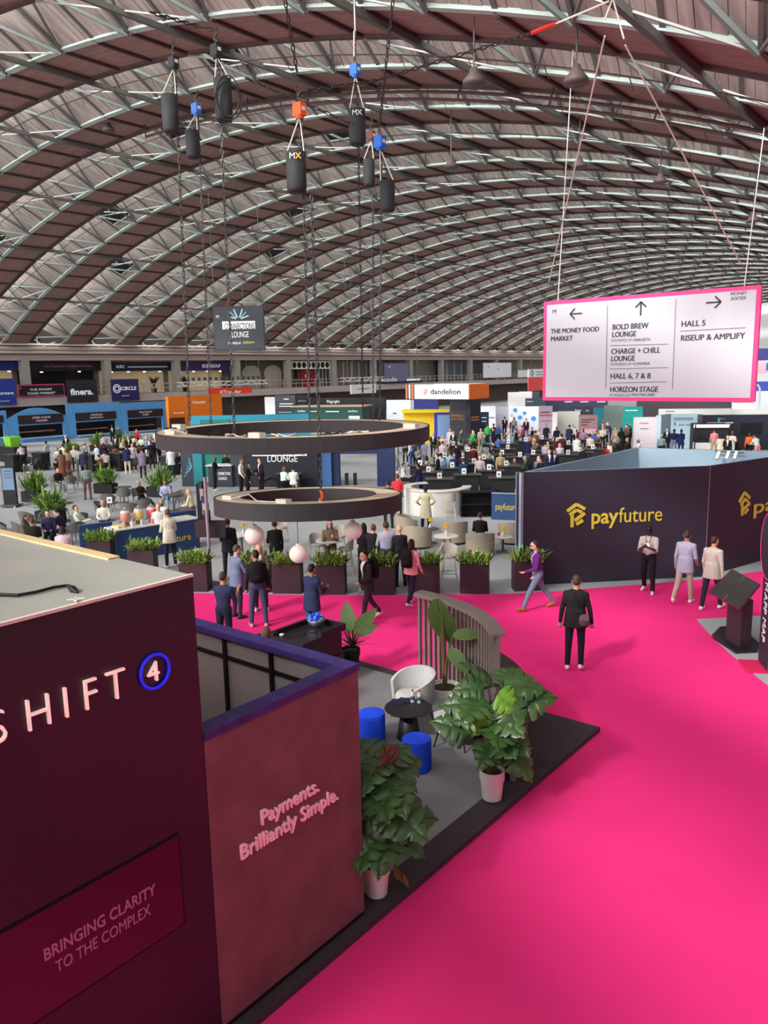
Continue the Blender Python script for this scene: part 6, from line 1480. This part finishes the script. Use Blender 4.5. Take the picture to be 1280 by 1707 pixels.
# ------------------------------------------------------------------ left lounge: grey chairs, round tables, palms, kiosk
dk_top = paint(92, 84, 80)
gch = None
LT = ((82,898,.36,'round dark table of the four talkers'), (183,868,.40,'round dark table of the man in white facing out'), (207,838,.38,'round dark table with empty chairs'), (110,868,.34,'small dark table with menu card behind the navy suit'), (290,852,.42,'round dark table right of the reclining man'), (122,806,.34,'round dark table of the black-shirted man'))
tabs = [make_round_table(l, G(px, py), .74, r, top=dk_top) for px, py, r, l in LT]
for (px, py, ti, lab) in ((14,905,0,'at the photo edge by the booth roof'), (38,905,0,'under the curly-haired woman'), (56,915,0,'under the man in black seen from behind'), (82,888,0,'under the suited man with the red tie'), (124,906,0,'under the leaning man in navy'), (134,888,3,'under the man in white with crossed legs'), (172,907,1,'with its back to the juice counter'), (172,868,1,'under the man in white facing out'), (218,870,2,'nearest the juice dispensers'), (240,862,2,'left of the reclining man'), (182,852,2,'behind the table with empty chairs'), (208,842,2,'pale and empty beyond the round table'), (232,845,4,'under the reclining man in black'), (302,848,4,'empty at the right end of the lounge'), (276,840,4,'under the man in light blue'), (70,812,5,'draped with a black coat'), (118,818,5,'pushed in at the black-shirted man'), (136,815,5,'right of the walking man in brown trousers'), (50,800,5,'behind the palm by the kiosk'), (48,885,3,'empty behind the curly-haired woman'), (105,868,3,'cream and empty behind the menu card'), (95,818,5,'under the black-shirted man')):
    p = G(px, py); tp = tabs[ti].location; rz = facing(p, tp)
    l = 'grey upholstered chair '+lab
    if gch is None: gch = make_dining(l, p, rz)
    else: again(gch, l, p, rz)
again(mc, 'white menu card on the small table behind the navy suit', G(110, 868)+Vector((0, 0, .741)), .7)
again(mc, 'white menu card on the table of the man in white', G(183, 868)+Vector((.1, 0, .741)), .7)
PALM = [tuft(s, 150, .38, .2, .4, 1.15, .034).mesh('foliage', [fern_b, fern_a]) for s in (11, 12)]
for i, (px, py, lab) in enumerate(((177,822,'in a black trough left of the reclining man'), (58,836,'beside the screen kiosk'), (85,872,'behind the talkers at the round table'), (266,828,'behind the man in light blue'), (20,760,'in front of the first food stall'), (118,772,'between the first and second food stall'), (215,752,'in front of the Thai food stall'), (163,752,'below the second food stall'), (700,705,'near the yellow booth'))):
    t = thing('palm_trough', 'leafy palms in a dark trough '+lab if 'trough' not in lab else 'leafy palms '+lab, 'plant', G(px, py), .35, 'palm troughs')
    part(t, 'trough', MB().box(-.55, -.25, 0, .55, .25, .5), blk)
    o = link('foliage', PALM[i % 2], t); o.location = (0, 0, .48); o['kind'] = 'stuff'
    o2 = link('foliage', PALM[(i+1) % 2], t); o2.location = (.1, 0, .48); o2.rotation_euler = (0, 0, 1.3); o2.scale = (.8, .8, 1.35); o2['kind'] = 'stuff'
ks = thing('screen_kiosk', 'tall dark screen kiosk on castors at the photo edge', 'kiosk', G(18, 845), math.atan2(CR.y, CR.x)-.1)
dk_ = (G(18, 845)-Vector((0,0,CAMH))).dot(CF); kw, kh = 11.5/FPX*dk_, 68/FPX*dk_
part(ks, 'body', MB().box(-kw, 0, .1, kw, .12, kh), blk); part(ks, 'screen', MB().box(-kw*.88, -.012, kh*.42, kw*.88, 0, kh*.96), mat('blue_grey_screen', rgb(112, 136, 160), .3, var=.1, scale=3, emit=rgb(112, 136, 160), es=.1))
for z in (.88, .80, .72): part(ks, 'screen_text', MB().box(-kw*.5, -.016, kh*z-.02, kw*.5, -.012, kh*z+.02), paint(70, 90, 112))
part(ks, 'foot', MB().box(-kw*1.3, -.3, .06, kw*1.3, .4, .1), dksteel)
for sx_ in (-1, 1):
    for y in (-.25, .35): part(ks, 'castor', MB().lathe([(.04, 0), (.05, .03), (.04, .06)], 10, (sx_*kw*1.1, y, 0)), white_rod)
t = thing('handbag', 'black briefcase held by the man in navy jacket near the stalls', 'bag', G(211, 783)+Vector((.3, 0, .45))); part(t, 'case', MB().box(-.2, -.06, 0, .2, .06, .3), blk); part(t, 'handle', MB().tube([(-.06,0,.3), (-.06,0,.36), (.06,0,.36), (.06,0,.3)], .012, 5), blk)
t.location.z = 0.0

# ------------------------------------------------------------------ Connections lounge pavilion in the middle
def board(name, label, cat, x0, x1, ytop, yb, m, orient='C', th=.25, texts=(), z0=None, yb1=None, partname='board', group=None):
    """upright board whose foot shows at (x0, yb); orient C faces the viewer, X runs across the hall, Y runs along it"""
    P0 = G(x0, yb)
    if orient == 'C': Q = G(x1, yb1 or yb)
    elif orient == 'X': Q = AY(x1, yb, P0.y); Q.z = 0
    else: Q = AX(x1, yb, P0.x); Q.z = 0
    h = above(x0, ytop, P0); d = (Q-P0); L = d.length; d.normalize()
    base = 0.0
    if z0 is not None: base = above(x0, z0, P0)
    t = thing(name, label, cat, (P0.x, P0.y, base), math.atan2(d.y, d.x), group)
    bo = part(t, partname, MB().box(0, 0, 0, L, th, h-base), m)
    n_ = Vector((d.y, -d.x, 0))
    for q in texts:
        s, px, py, ph, tm = q[:5]; w = None
        def hit(a, b):
            r_ = ray(a, b); k_ = (P0+n_*.03).dot(n_)/r_.dot(n_); return Vector((r_.x*k_, r_.y*k_, CAMH+r_.z*k_))
        o_ = hit(px, py)
        if len(q) > 5 and q[5]: w = (hit(px+q[5], py)-o_).length
        text(s, bo, o_, d, (0,0,1), (hit(px, py-ph)-o_).length, tm, ext=.01, width=w)
    return t, P0, d, L, h-base
teal = paint(40, 128, 140); sea = paint(30, 120, 110); navy2 = paint(34, 46, 84); steelblue = paint(64, 104, 158); slate = paint(58, 62, 72)
t, P0, d, L, h = board('pavilion_wall', 'dark CONNECTIONS LOUNGE board of the middle pavilion', 'booth', 407, 531, 727, 812, paint(32, 32, 42), 'C', .2, texts=[('LOUNGE', 445, 770, 10.5, whi, 50)])
part(t, 'white_band', MB().box(L*.13, -.03, h*.61, L*.86, 0, h*.74), whi)
o = text('CONNECTIONS', t, P0+d*(L*.15)+Vector((d.y, -d.x, 0))*.05+Vector((0,0,h*.632)), d, (0,0,1), h*.09, ink, ext=.01, width=L*.68)
for a, b, yt, c, l in ((304, 324, 747, slate, 'grey pier with blue streaks at the left of the pavilion'), (324, 339, 727, teal, 'teal pier of the pavilion'), (386, 407, 733, slate, 'grey pier between the green wall and the lounge board'), (532, 553, 730, steelblue, 'pale blue pier right of the lounge board')):
    t, P0, d, L, h = board('pavilion_pier', l, 'booth', a, b, yt, 811, c, 'C', .5)
    if 'streaks' in l:
        for i in range(6): part(t, 'streak', MB().bar((L*.9, -.015, h*.5), (L*.2+L*.1*i % .5, -.015, h*(.25+.1*i)), .008, .03), paint(110, 180, 210))
board('pavilion_wall', 'sea green back wall of the pavilion behind its counter', 'booth', 339, 388, 700, 795, sea, 'C', .15)
t, P0, d, L, h = board('pavilion_counter', 'dark pavilion counter with white CONNECTIONS LOUNGE print', 'counter', 348, 388, 777, 812, slate, 'C', .7, texts=[('CONNECTIONS', 363, 792, 5, whi, 21), ('LOUNGE', 364, 800, 5, whi, 14)])
part(t, 'top', MB().box(-.1, -.08, h, L, .75, h+.05), white_top)
# rim of the pavilion roof seen behind the upper ring
t, P0, d, L, h = board('pavilion_canopy', 'teal upper rim of the pavilion seen over the hanging ring', 'booth', 322, 520, 693.5, 786, paint(52, 150, 176), 'C', .12, yb1=782)
t, P0, d, L, h = board('pavilion_portal', 'navy portal with payfuture emblem at the pavilion side', 'booth', 553, 658, 733, 810, navy2, 'C', .4, z0=757, texts=[('pay', 599.5, 750, 4.2, mat('acid_yellow', rgb(214, 222, 40)), 8), ('future', 608, 750, 4.2, mat('acid_yellow', rgb(214, 222, 40)), 11)])
part(t, 'emblem', MB().bar((L*.38, -.02, h*.35), (L*.42, -.02, h*.6), .01, .05).bar((L*.38, -.02, h*.55), (L*.42, -.02, h*.75), .01, .05), mat('acid_yellow', rgb(214, 222, 40)))
board('pavilion_pier', 'navy pier closing the portal on the right', 'booth', 629, 658, 740, 811, navy2, 'C', .4); board('pavilion_pier', 'navy pier beside the pale blue pier', 'booth', 553, 566, 740, 810, navy2, 'C', .4)
for px, l in ((556, 'left'), (575, 'second'), (589, 'third')):
    t, *_ = board('floor_speaker', 'slim black floor box at the portal, %s of three' % l, 'speaker', px, px+5, 789, 809, blk, 'C', .2)
t, P0, d, L, h = board('bar_table', 'dark bar table inside the portal left of the boxes', 'table', 462, 500, 791, 817, tt_m, 'C', .5); part(t, 'top', MB().box(-.1, -.1, h, L+.1, .6, h+.05), tt_top)
arch_ = thing('round_arch', 'black hoop standing in front of the lounge board', 'hoop', G(454, 819)); da = (G(454, 819)-Vector((0,0,CAMH))).dot(CF)
ra = 20/FPX*da; part(arch_, 'hoop', MB().tube([(CR.x*ra*math.cos(a), CR.y*ra*math.cos(a), ra*math.sin(a)+.1) for a in [PI*i/20 for i in range(21)]], .10, 8), blk)
ck, *_ = board('poster_stand', 'small white and orange poster stand on the pavilion bar', 'poster', 446, 457, 772, 808, paint(232, 214, 196), 'C', .1, z0=786)

# ------------------------------------------------------------------ booths between the tables and the gallery
B_ = board
B_('booth_wall', 'orange booth wall reading Xtransfer under the gallery', 'booth', 284, 373, 661, 727, paint(238, 124, 30), 'Y', .4, texts=[('Xtransfer', 321, 673, 4.6, whi, 22), ('Xtransfer', 289, 690, 2.6, whi, 18)])
B_('booth_opening', 'dark doorway with diagonal white strut in the orange booth', 'booth', 286, 310, 697, 728, paint(60, 36, 28), 'Y', .2)
def xtruss(label, x0, x1, y, X, sec=.35):
    a, b = AX(x0, y, X), AX(x1, y, X); t = thing('lighting_truss', label, 'truss', a); L = b.y-a.y; m = MB()
    for dx, dz in ((0,0),(0,sec),(-sec,0),(-sec,sec)): part(t, 'tube', MB().bar((dx,0,dz), (dx,L,dz), .06), white_rod)
    n = max(3, int(L/.7))
    for i in range(n): m.bar((0, L*i/n, 0 if i % 2 else sec), (0, L*(i+1)/n, sec if i % 2 else 0), .05).bar((0, L*i/n, sec), (-sec, L*(i+1)/n, sec), .05)
    part(t, 'lacing', m, white_rod)
    for f in (.1, .9): part(t, 'hanging_wire', MB().tube([(0, L*f, sec), (0, L*f, max(2, ZC+math.sqrt(RAD**2-(X-XC)**2)-a.z))], .02, 5), dksteel)
    return t, a, L
t, a, L = xtruss('white lighting truss with spotlights above the orange booth', 300, 446, 644, -60)
for i in range(16): part(t, 'spotlight', MB().lathe([(.12, 0), (.16, .3)], 8, (-.2, L*(i+.5)/16, .45)), paint(60, 60, 64))
wallsign('hanging_sign', 'red-orange XTransfer sign under the lighting truss', 'sign', 347, 647.5, 420, 658, paint(226, 66, 40), -60.0, texts=[('XTransfer', 366, 656.5, 5.5, whi, 0, 36)], hang=True)
B_('booth_wall', 'white round-cornered kiosk left of the dark text panels', 'booth', 443, 460, 662, 712, paint(226, 226, 228), 'C', .6)
B_('booth_wall', 'tall dark grey panel with small white text lines', 'booth', 460, 494, 659, 714, paint(62, 62, 72), 'C', .4, texts=[('~~~', 473, 666, 2.2, whi, 8), ('~~~', 466, 674, 2.2, whi, 22), ('~~~', 465, 678, 2.2, whi, 24), ('~~~', 464, 688, 2, wsoft, 22)])
B_('booth_wall', 'dark panel with three thin text lines', 'booth', 494.5, 513, 659, 710, paint(50, 50, 58), 'C', .4, texts=[('~~~', 496.5, 669, 1.6, wsoft, 14)])
B_('booth_wall', 'long black booth wall with Flagright name', 'booth', 514, 642, 664, 708, paint(34, 32, 38), 'C', .4, texts=[('Flagright', 544.5, 671.5, 4.6, whi, 21)])
t, P0, d, L, h = B_('booth_wall', 'low green booth with white intellect lettering', 'booth', 489, 606, 679, 716, paint(36, 84, 74), 'C', 2.5, texts=[('intellect', 496, 687, 3.8, whi, 13), ('~~~', 516, 686.5, 2, whi, 18), ('~~~', 543, 687, 2.6, whi, 22), ('intellect', 580, 687, 3.8, whi, 16)])
part(t, 'roof_board', MB().box(-.2, -.1, h, L+.2, 2.6, h+.12), paint(206, 180, 156)); part(t, 'white_hatch', MB().box(L*.80, -.03, 0, L*.95, 0, h*.6), whi)
xtruss('short white lighting truss over the intellect sign', 572, 640, 636, -52)
wallsign('hanging_sign', 'white hanging sign reading intellect', 'sign', 585, 641.5, 627, 657, paint(232, 232, 230), -52.0, texts=[('intellect', 596, 650, 3.6, dksteel, 0, 19)], hang=True)
enc = wallsign('letter_sign', 'white ncode letters standing on a dark beam', 'sign', 629, 637, 704, 640, blk, -56.0, texts=[('ncode', 632, 636.5, 7, whi, .0, 29), ('~~~', 678, 635, 6, whi, 0, 22)], hang=True)
# hanging dandelion box sign
PX0 = AD(691, 652, 58); w0 = AY(691, 665, PX0.y); w1 = AY(782, 663, PX0.y); ht_ = AY(691, 641, PX0.y).z-w0.z
dsg = thing('hanging_sign', 'white box sign reading dandelion with orange end', 'sign', (w0.x, w0.y, w0.z)); Lx = w1.x-w0.x; Ly = AX(815, 660, w1.x).y-w0.y
part(dsg, 'white_face', MB().box(0, 0, 0, Lx-.05, .2, ht_), paint(236, 236, 236)); part(dsg, 'orange_end', MB().box(Lx-.05, 0, 0, Lx, Ly, ht_), paint(240, 120, 40)); part(dsg, 'back_face', MB().box(0, Ly-.2, 0, Lx-.05, Ly, ht_), paint(230, 230, 230))
for i in range(3): part(dsg, 'stripe', MB().box(-.3-.28*i, .05, 0, -.15-.28*i, .2, ht_), paint(220, 206, 200) if i % 2 else paint(196, 120, 90))
pp = AY(717, 657, w0.y-.03); text('dandelion', dsg, (pp.x, w0.y-.03, pp.z), (1,0,0), (0,0,1), ht_*.36, ink, ext=.01, width=AY(767, 657, w0.y).x-pp.x)
cxd = AY(709, 653, w0.y-.03)-Vector(dsg.location)
for i in range(12):
    a = 2*PI*i/12; part(dsg, 'logo_ray', MB().bar(cxd+Vector((.06*math.cos(a), 0, .06*math.sin(a))), cxd+Vector((.26*math.cos(a), 0, .26*math.sin(a))), .01, .035, up=(0,1,0)), paint(236, 130, 50))
for x in (.2, Lx-.2): part(dsg, 'hanging_wire', MB().tube([(x, .1, ht_), (x, .1, 14-w0.z)], .02, 5), dksteel)
B_('booth_wall', 'white booth with deep blue upper wall behind the yellow booth', 'booth', 645, 690, 667, 722, paint(214, 220, 224), 'C', .4, texts=[('~~~', 655, 690, 3, navy, 0)])
B_('booth_wall', 'deep blue wall panel over the yellow booth', 'booth', 685, 730, 664, 722, paint(36, 46, 110), 'C', .4)
t, P0, d, L, h = B_('booth_wall', 'bright yellow booth with white sunburst', 'booth', 673, 726, 683, 738, paint(248, 208, 30), 'C', .4)
for i in range(7):
    a = math.radians(20+i*22); part(t, 'sun_ray', MB().bar((L*.55+.3*math.cos(a), -.015, h*.35+.3*math.sin(a)), (L*.55+.85*math.cos(a), -.015, h*.35+.85*math.sin(a)), .008, .10), paint(250, 232, 150))
part(t, 'header', MB().box(-.05, -.5, h-.25, L*1.45, 0, h), paint(252, 214, 20))
t, P0, d, L, h = B_('booth_corner', 'blue framed pale blue panel beside the yellow booth', 'booth', 724, 751, 688, 741, paint(44, 52, 150), 'C', .4); part(t, 'panel', MB().box(L*.2, -.03, 0, L*.98, 0, h*.93), paint(124, 150, 196))
org_t = paint(216, 140, 60)
B_('booth_tower', 'dark grey tower reading Dandelion gives direct', 'booth', 750, 784, 667, 742, paint(68, 66, 74), 'X', .4, texts=[('Dandelion', 752, 694, 3.6, org_t, 19), ('gives direct.', 752.5, 700, 3.6, org_t, 22)])
B_('booth_tower', 'navy tower side with orange lettering', 'booth', 784, 801, 667, 745, paint(52, 46, 66), 'Y', .4, texts=[('~~~', 785, 697, 3.6, org_t, 13), ('~~~', 785, 701.5, 3.6, org_t, 13)])
B_('booth_tower', 'narrow navy panel with pale text lines', 'booth', 801, 814, 687, 738, navy2, 'C', .3, texts=[('~~~', 803, 697, 2, whi, 8), ('~~~', 803, 703, 2, whi, 8)])
B_('booth_wall', 'white lettered panel left of the disc booth', 'booth', 800, 826, 677, 722, paint(226, 226, 232), 'C', .3, texts=[('~~~', 814, 697, 2.6, ink2, 10)])
B_('booth_wall', 'mauve column of the disc booth', 'booth', 826, 846, 678, 720, paint(196, 190, 206), 'C', .3)
t, P0, d, L, h = B_('booth_wall', 'white booth wall printed with blue discs', 'booth', 836, 898, 678, 717, paint(228, 228, 240), 'C', .3)
for (px, py, r_) in ((858.5,684,3.6), (874,689,3), (866.5,696,3.4), (889,698,4)):
    dd_ = (P0-Vector((0,0,CAMH))).dot(CF); x = (px-836)/(898-836)*L; z = h*(717-py)/(717-678); R4 = r_/FPX*dd_
    part(t, 'blue_disc', MB().add([(x+R4*math.cos(a), -.02, z+R4*math.sin(a)) for a in [2*PI*i/18 for i in range(18)]]+[(x+R4*math.cos(a), .01, z+R4*math.sin(a)) for a in [2*PI*i/18 for i in range(18)]], [tuple(range(18))]+[(i, 18+i, 18+(i+1) % 18, (i+1) % 18) for i in range(18)]), paint(50, 150, 216))
B_('booth_pillar', 'mauve pillar with red and blue heading', 'booth', 897, 920, 677, 735, paint(176, 152, 168), 'C', .5, texts=[('~~~', 901, 688, 2.4, navy, 15), ('~~~', 899, 693, 3, paint(206, 50, 60), 20), ('~~~', 901, 702, 1.8, ink2, 17)])
B_('booth_wall', 'white edge panel beside the mauve pillar', 'booth', 920, 928, 687, 735, paint(236, 234, 232), 'C', .4); B_('booth_wall', 'grey beige booth wall behind the navy jackets', 'booth', 928, 966, 686, 732, paint(196, 194, 184), 'C', .4)
B_('booth_sign', 'brown mauve panel with lilac bar', 'booth', 964, 995, 692, 741, paint(150, 116, 120), 'C', .5, texts=[('~~~', 969, 700, 2, ink, 22), ('~~~', 969, 704, 2, ink, 15), ('~~~', 969, 709, 2, ink, 10)])
t, P0, d, L, h = B_('booth_bar', 'lilac bar across the brown mauve panel', 'booth', 967, 992, 715, 741.5, paint(206, 160, 176), 'C', .05, z0=723)
B_('booth_wall', 'teal booth with white heading beyond the crowd', 'booth', 1037, 1070, 678, 722, paint(20, 150, 140), 'C', .4, texts=[('~~~', 1042, 685, 2.2, whi, 21)]); B_('booth_wall', 'dark teal booth left of the teal one', 'booth', 988, 1006, 680, 720, paint(24, 110, 120), 'C', .4)
B_('booth_wall', 'grey green curved booth between two teal booths', 'booth', 1006, 1037, 676, 716, paint(120, 134, 126), 'C', .4); B_('booth_wall', 'dark booth with white Power name', 'booth', 953, 988, 678, 718, paint(44, 46, 60), 'C', .4, texts=[('Power', 958, 685, 2.6, whi, 11), ('TV', 976, 686, 2.4, whi, 6)])
B_('booth_wall', 'navy booth with white names under the way-finding sign', 'booth', 906, 1012, 666, 706, paint(56, 60, 84), 'C', .4, texts=[('~~~', 941, 670.5, 2.2, whi, 13), ('~~~', 967, 670.5, 2.2, whi, 14), ('~~~', 995, 670.5, 2.2, whi, 14)])
B_('booth_pillar', 'white pillar with small red shield', 'booth', 1055, 1092, 696, 752, paint(226, 214, 218), 'C', .5, texts=[('~~~', 1066, 706, 1.6, ink2, 15), ('~~~', 1067, 715, 1.6, ink2, 14)])
B_('booth_wall', 'pale blue wall edge beside the white pillar', 'booth', 1092, 1100, 693, 752, paint(190, 212, 222), 'C', .4)
B_('booth_wall', 'pale blue booth wall seen from the side', 'booth', 1100, 1116, 692, 751, paint(160, 182, 196), 'Y', .2)
B_('booth_wall', 'light blue booth wall with 5 and faint text', 'booth', 1116, 1162, 690, 748, paint(186, 214, 226), 'C', .2, texts=[('~~~', 1123, 697.5, 1.8, ink2, 32), ('~~~', 1123, 699.9, 1.4, ink2, 32), ('5', 1123, 709, 5, paint(60, 110, 140), 0), ('~~~', 1131, 709, 2.2, ink2, 9), ('~~~', 1143, 709, 2, ink2, 11)])
B_('booth_wall', 'grey end of the dark navy booth', 'booth', 1160, 1169, 691, 748, paint(88, 92, 104), 'C', .3)
t, P0, d, L, h = B_('booth_wall', 'wide dark navy booth with BISON name', 'booth', 1169, 1300, 692, 750, paint(40, 42, 56), 'C', .3, texts=[('BISON', 1198, 699.5, 2.8, paint(120, 160, 170), 10), ('~~~', 1178, 705.5, 2, whi, 44), ('~~~', 1181, 709, 2, whi, 37)])
part(t, 'logo', MB().box(L*.19, -.02, h*.80, L*.22, 0, h*.92), paint(60, 170, 170)); part(t, 'wall_screen', MB().box(L*.49, -.04, h*.45, L*.76, 0, h*.77), black_m)
t, P0, d, L, h = B_('food_kiosk', 'small kiosk with lit white fascia and white counter', 'kiosk', 1154, 1212, 707, 755, paint(34, 34, 40), 'C', 1.2); part(t, 'fascia', MB().box(0, -.15, h*.88, L, 0, h*.985), mat('lit_fascia', rgb(240, 232, 216), .5, var=0, emit=rgb(255, 240, 214), es=.6)); part(t, 'counter', MB().box(0, -.7, 0, L, 0, h*.38), paint(224, 220, 220)); part(t, 'display', MB().box(L*.05, -.5, h*.38, L*.6, -.1, h*.50), blk)
for f in (0.0, 1.0): part(t, 'post', MB().box(L*f-.04, -.7, 0, L*f+.04, -.62, h), blk)
B_('booth_canopy', 'white roof edge behind the pale blue booths', 'booth', 1096, 1215, 682, 738, paint(226, 226, 220), 'C', .3, texts=[('~~~', 1109, 686.5, 2.2, ink2, 16)]); B_('booth_canopy', 'white roof edge with dark spotlights over the navy booth', 'booth', 1206, 1300, 683, 736, paint(214, 216, 210), 'C', .4)
B_('booth_wall', 'white hatch with red line behind the way-finding sign corner', 'booth', 1218, 1258, 668, 712, paint(236, 226, 226), 'C', .3, texts=[('~~~', 1221, 671, 2, paint(206, 60, 70), 35)])
B_('booth_wall', 'dark strip of booths below the way-finding sign', 'booth', 1060, 1220, 664, 702, paint(74, 66, 72), 'C', .3)
# banners right of the way-finding sign
for i, (y0, y1, c, l) in enumerate(((581, 601, (60, 64, 130), 'blue violet banner high at the right photo edge'), (601, 622, (236, 196, 204), 'pale pink banner with blue shape at the right photo edge'), (622, 636, (236, 232, 236), 'white banner strip at the right photo edge'), (636, 652, (60, 90, 190), 'bright blue banner at the right photo edge'), (652, 684, (220, 226, 232), 'pale banner low at the right photo edge'))):
    t, P0, d, L, h = B_('end_banner', l, 'banner', 1256, 1300, y0, 700, paint(*c), 'C', .1, z0=y1)
    if i == 1: part(t, 'blue_shape', MB().box(L*.35, -.03, h*.2, L*.7, 0, h*.8), paint(50, 110, 190))
    if i == 0: part(t, 'pink_frame', MB().box(L*.4, -.03, 0, L, 0, h*.25), paint(220, 90, 150))
hoop = thing('arch_frame', 'rounded white frame beside the sign corner', 'frame', G(1256, 704)); dh = (G(1256, 704)-Vector((0,0,CAMH))).dot(CF); u = dh/FPX
part(hoop, 'tube', MB().tube([Vector((CR.x, CR.y, 0))*(x*u)+Vector((0,0,z*u)) for x, z in ((-6, 0), (-6, 55), (-3, 61), (4, 61), (7, 55), (7, 0))], 1.6*u, 8), white_rod)
dsn = wallsign('hanging_sign', 'white hanging sign with diamond emblem left of the way-finding sign', 'sign', 881, 615.5, 930, 629, paint(234, 236, 238), -50.0, texts=[('~~~', 893.5, 621, 2.2, ink2, 0, 10), ('~~~', 893.5, 625.5, 2.2, ink2, 0, 10)], hang=True)
q = AX(887, 622, -49.9); o = part(dsn, 'diamond_emblem', MB().bar((0,-.35,0), (0,0,.4), .05).bar((0,0,.4), (0,.35,0), .05).bar((0,.35,0), (0,0,-.4), .05).bar((0,0,-.4), (0,-.35,0), .05), ink); o.matrix_parent_inverse = wm(dsn).inverted(); o.location = q
wallsign('hanging_sign', 'plain coral red hanging sign left of the way-finding sign', 'sign', 881, 629.5, 930, 652, paint(236, 84, 84), -50.0, hang=True)
B_('booth_wall', 'white booth behind the coral red sign', 'booth', 846, 886, 654, 706, paint(230, 226, 226), 'C', .4); B_('booth_wall', 'white panel with small print behind the disc booth', 'booth', 864, 886, 653, 704, paint(236, 236, 240), 'C', .3, texts=[('~~~', 868, 659, 1.8, ink2, 12)])
B_('booth_wall', 'dark slate booth with green text behind the mauve pillar', 'booth', 875, 909, 664, 708, paint(52, 66, 76), 'C', .4, texts=[('~~~', 878, 670, 2, wsoft, 10)]); B_('booth_wall', 'small grey booth panel with print above the slate booth', 'booth', 886, 898, 653, 702, paint(70, 76, 90), 'C', .3)
# ------------------------------------------------------------------ small things high in the roof: lamps, cables
lampm = paint(84, 72, 70)
for i, (px, py, k) in enumerate(((181, 219, 1), (60, 258, 1), (960, 140, 0), (790, 142, 0), (1100, 305, 3), (965, 280, 2), (1255, 370, 4), (752, 280, 2))):
    yk = Y0+BAY*k; p = AY(px, py, yk+.6)
    t = thing('pendant_lamp', 'dark bell-shaped hall lamp under the roof, %s' % ['near the left edge', 'farthest left', 'right of the red shackle', 'above the hoist chain', 'over the way-finding sign', 'beside the long sling', 'at the right edge', 'in the middle of the vault'][i], 'lamp', p, 0, 'hall lamps')
    part(t, 'shade', MB().lathe([(.30, 0), (.28, .12), (.14, .28), (.09, .42)], 18), lampm, smooth=True); part(t, 'stem', MB().tube([(0,0,.42), (0,0,max(.6, ZC+math.sqrt(RAD**2-(p.x-XC)**2)-p.z))], .025, 6), dksteel)
for k, lab in ((0, 'first'), (1, 'second'), (2, 'third'), (4, 'fourth')):
    yk = Y0+BAY*k+WS+.35
    t = thing('cable_run', 'thin dark cable with hooks along the %s roof window' % lab, 'cable', arc(0, yk, -.35))
    pts = [arc(TH0+(TH1-TH0)*i/60, yk, -.45)-t.location for i in range(4, 58)]
    part(t, 'cable', MB().tube(pts, .022, 5), rust)
    hm = MB()
    for i in range(0, 52, 2): hm.bar(pts[i], pts[i]+Vector((.1, .1, -.35)), .02)
    part(t, 'hooks', hm, rust, kind='stuff')
walk = thing('roof_catwalk', 'dark catwalk rail curving along a roof truss', 'catwalk', arc(0, Y0+BAY+WS*.8, -.5))
for dr in (-.35, -.6): part(walk, 'rail', MB().tube([arc(TH0+(TH1-TH0)*i/60, Y0+BAY+WS*.8, dr)-walk.location for i in range(30, 60)], .06, 6), rust)
part(walk, 'hangers', (lambda m: [m.bar(arc(TH0+(TH1-TH0)*i/60, Y0+BAY+WS*.8, 0)-walk.location, arc(TH0+(TH1-TH0)*i/60, Y0+BAY+WS*.8, -.6)-walk.location, .05) for i in range(30, 60, 3)] and m)(MB()), rust, kind='stuff')
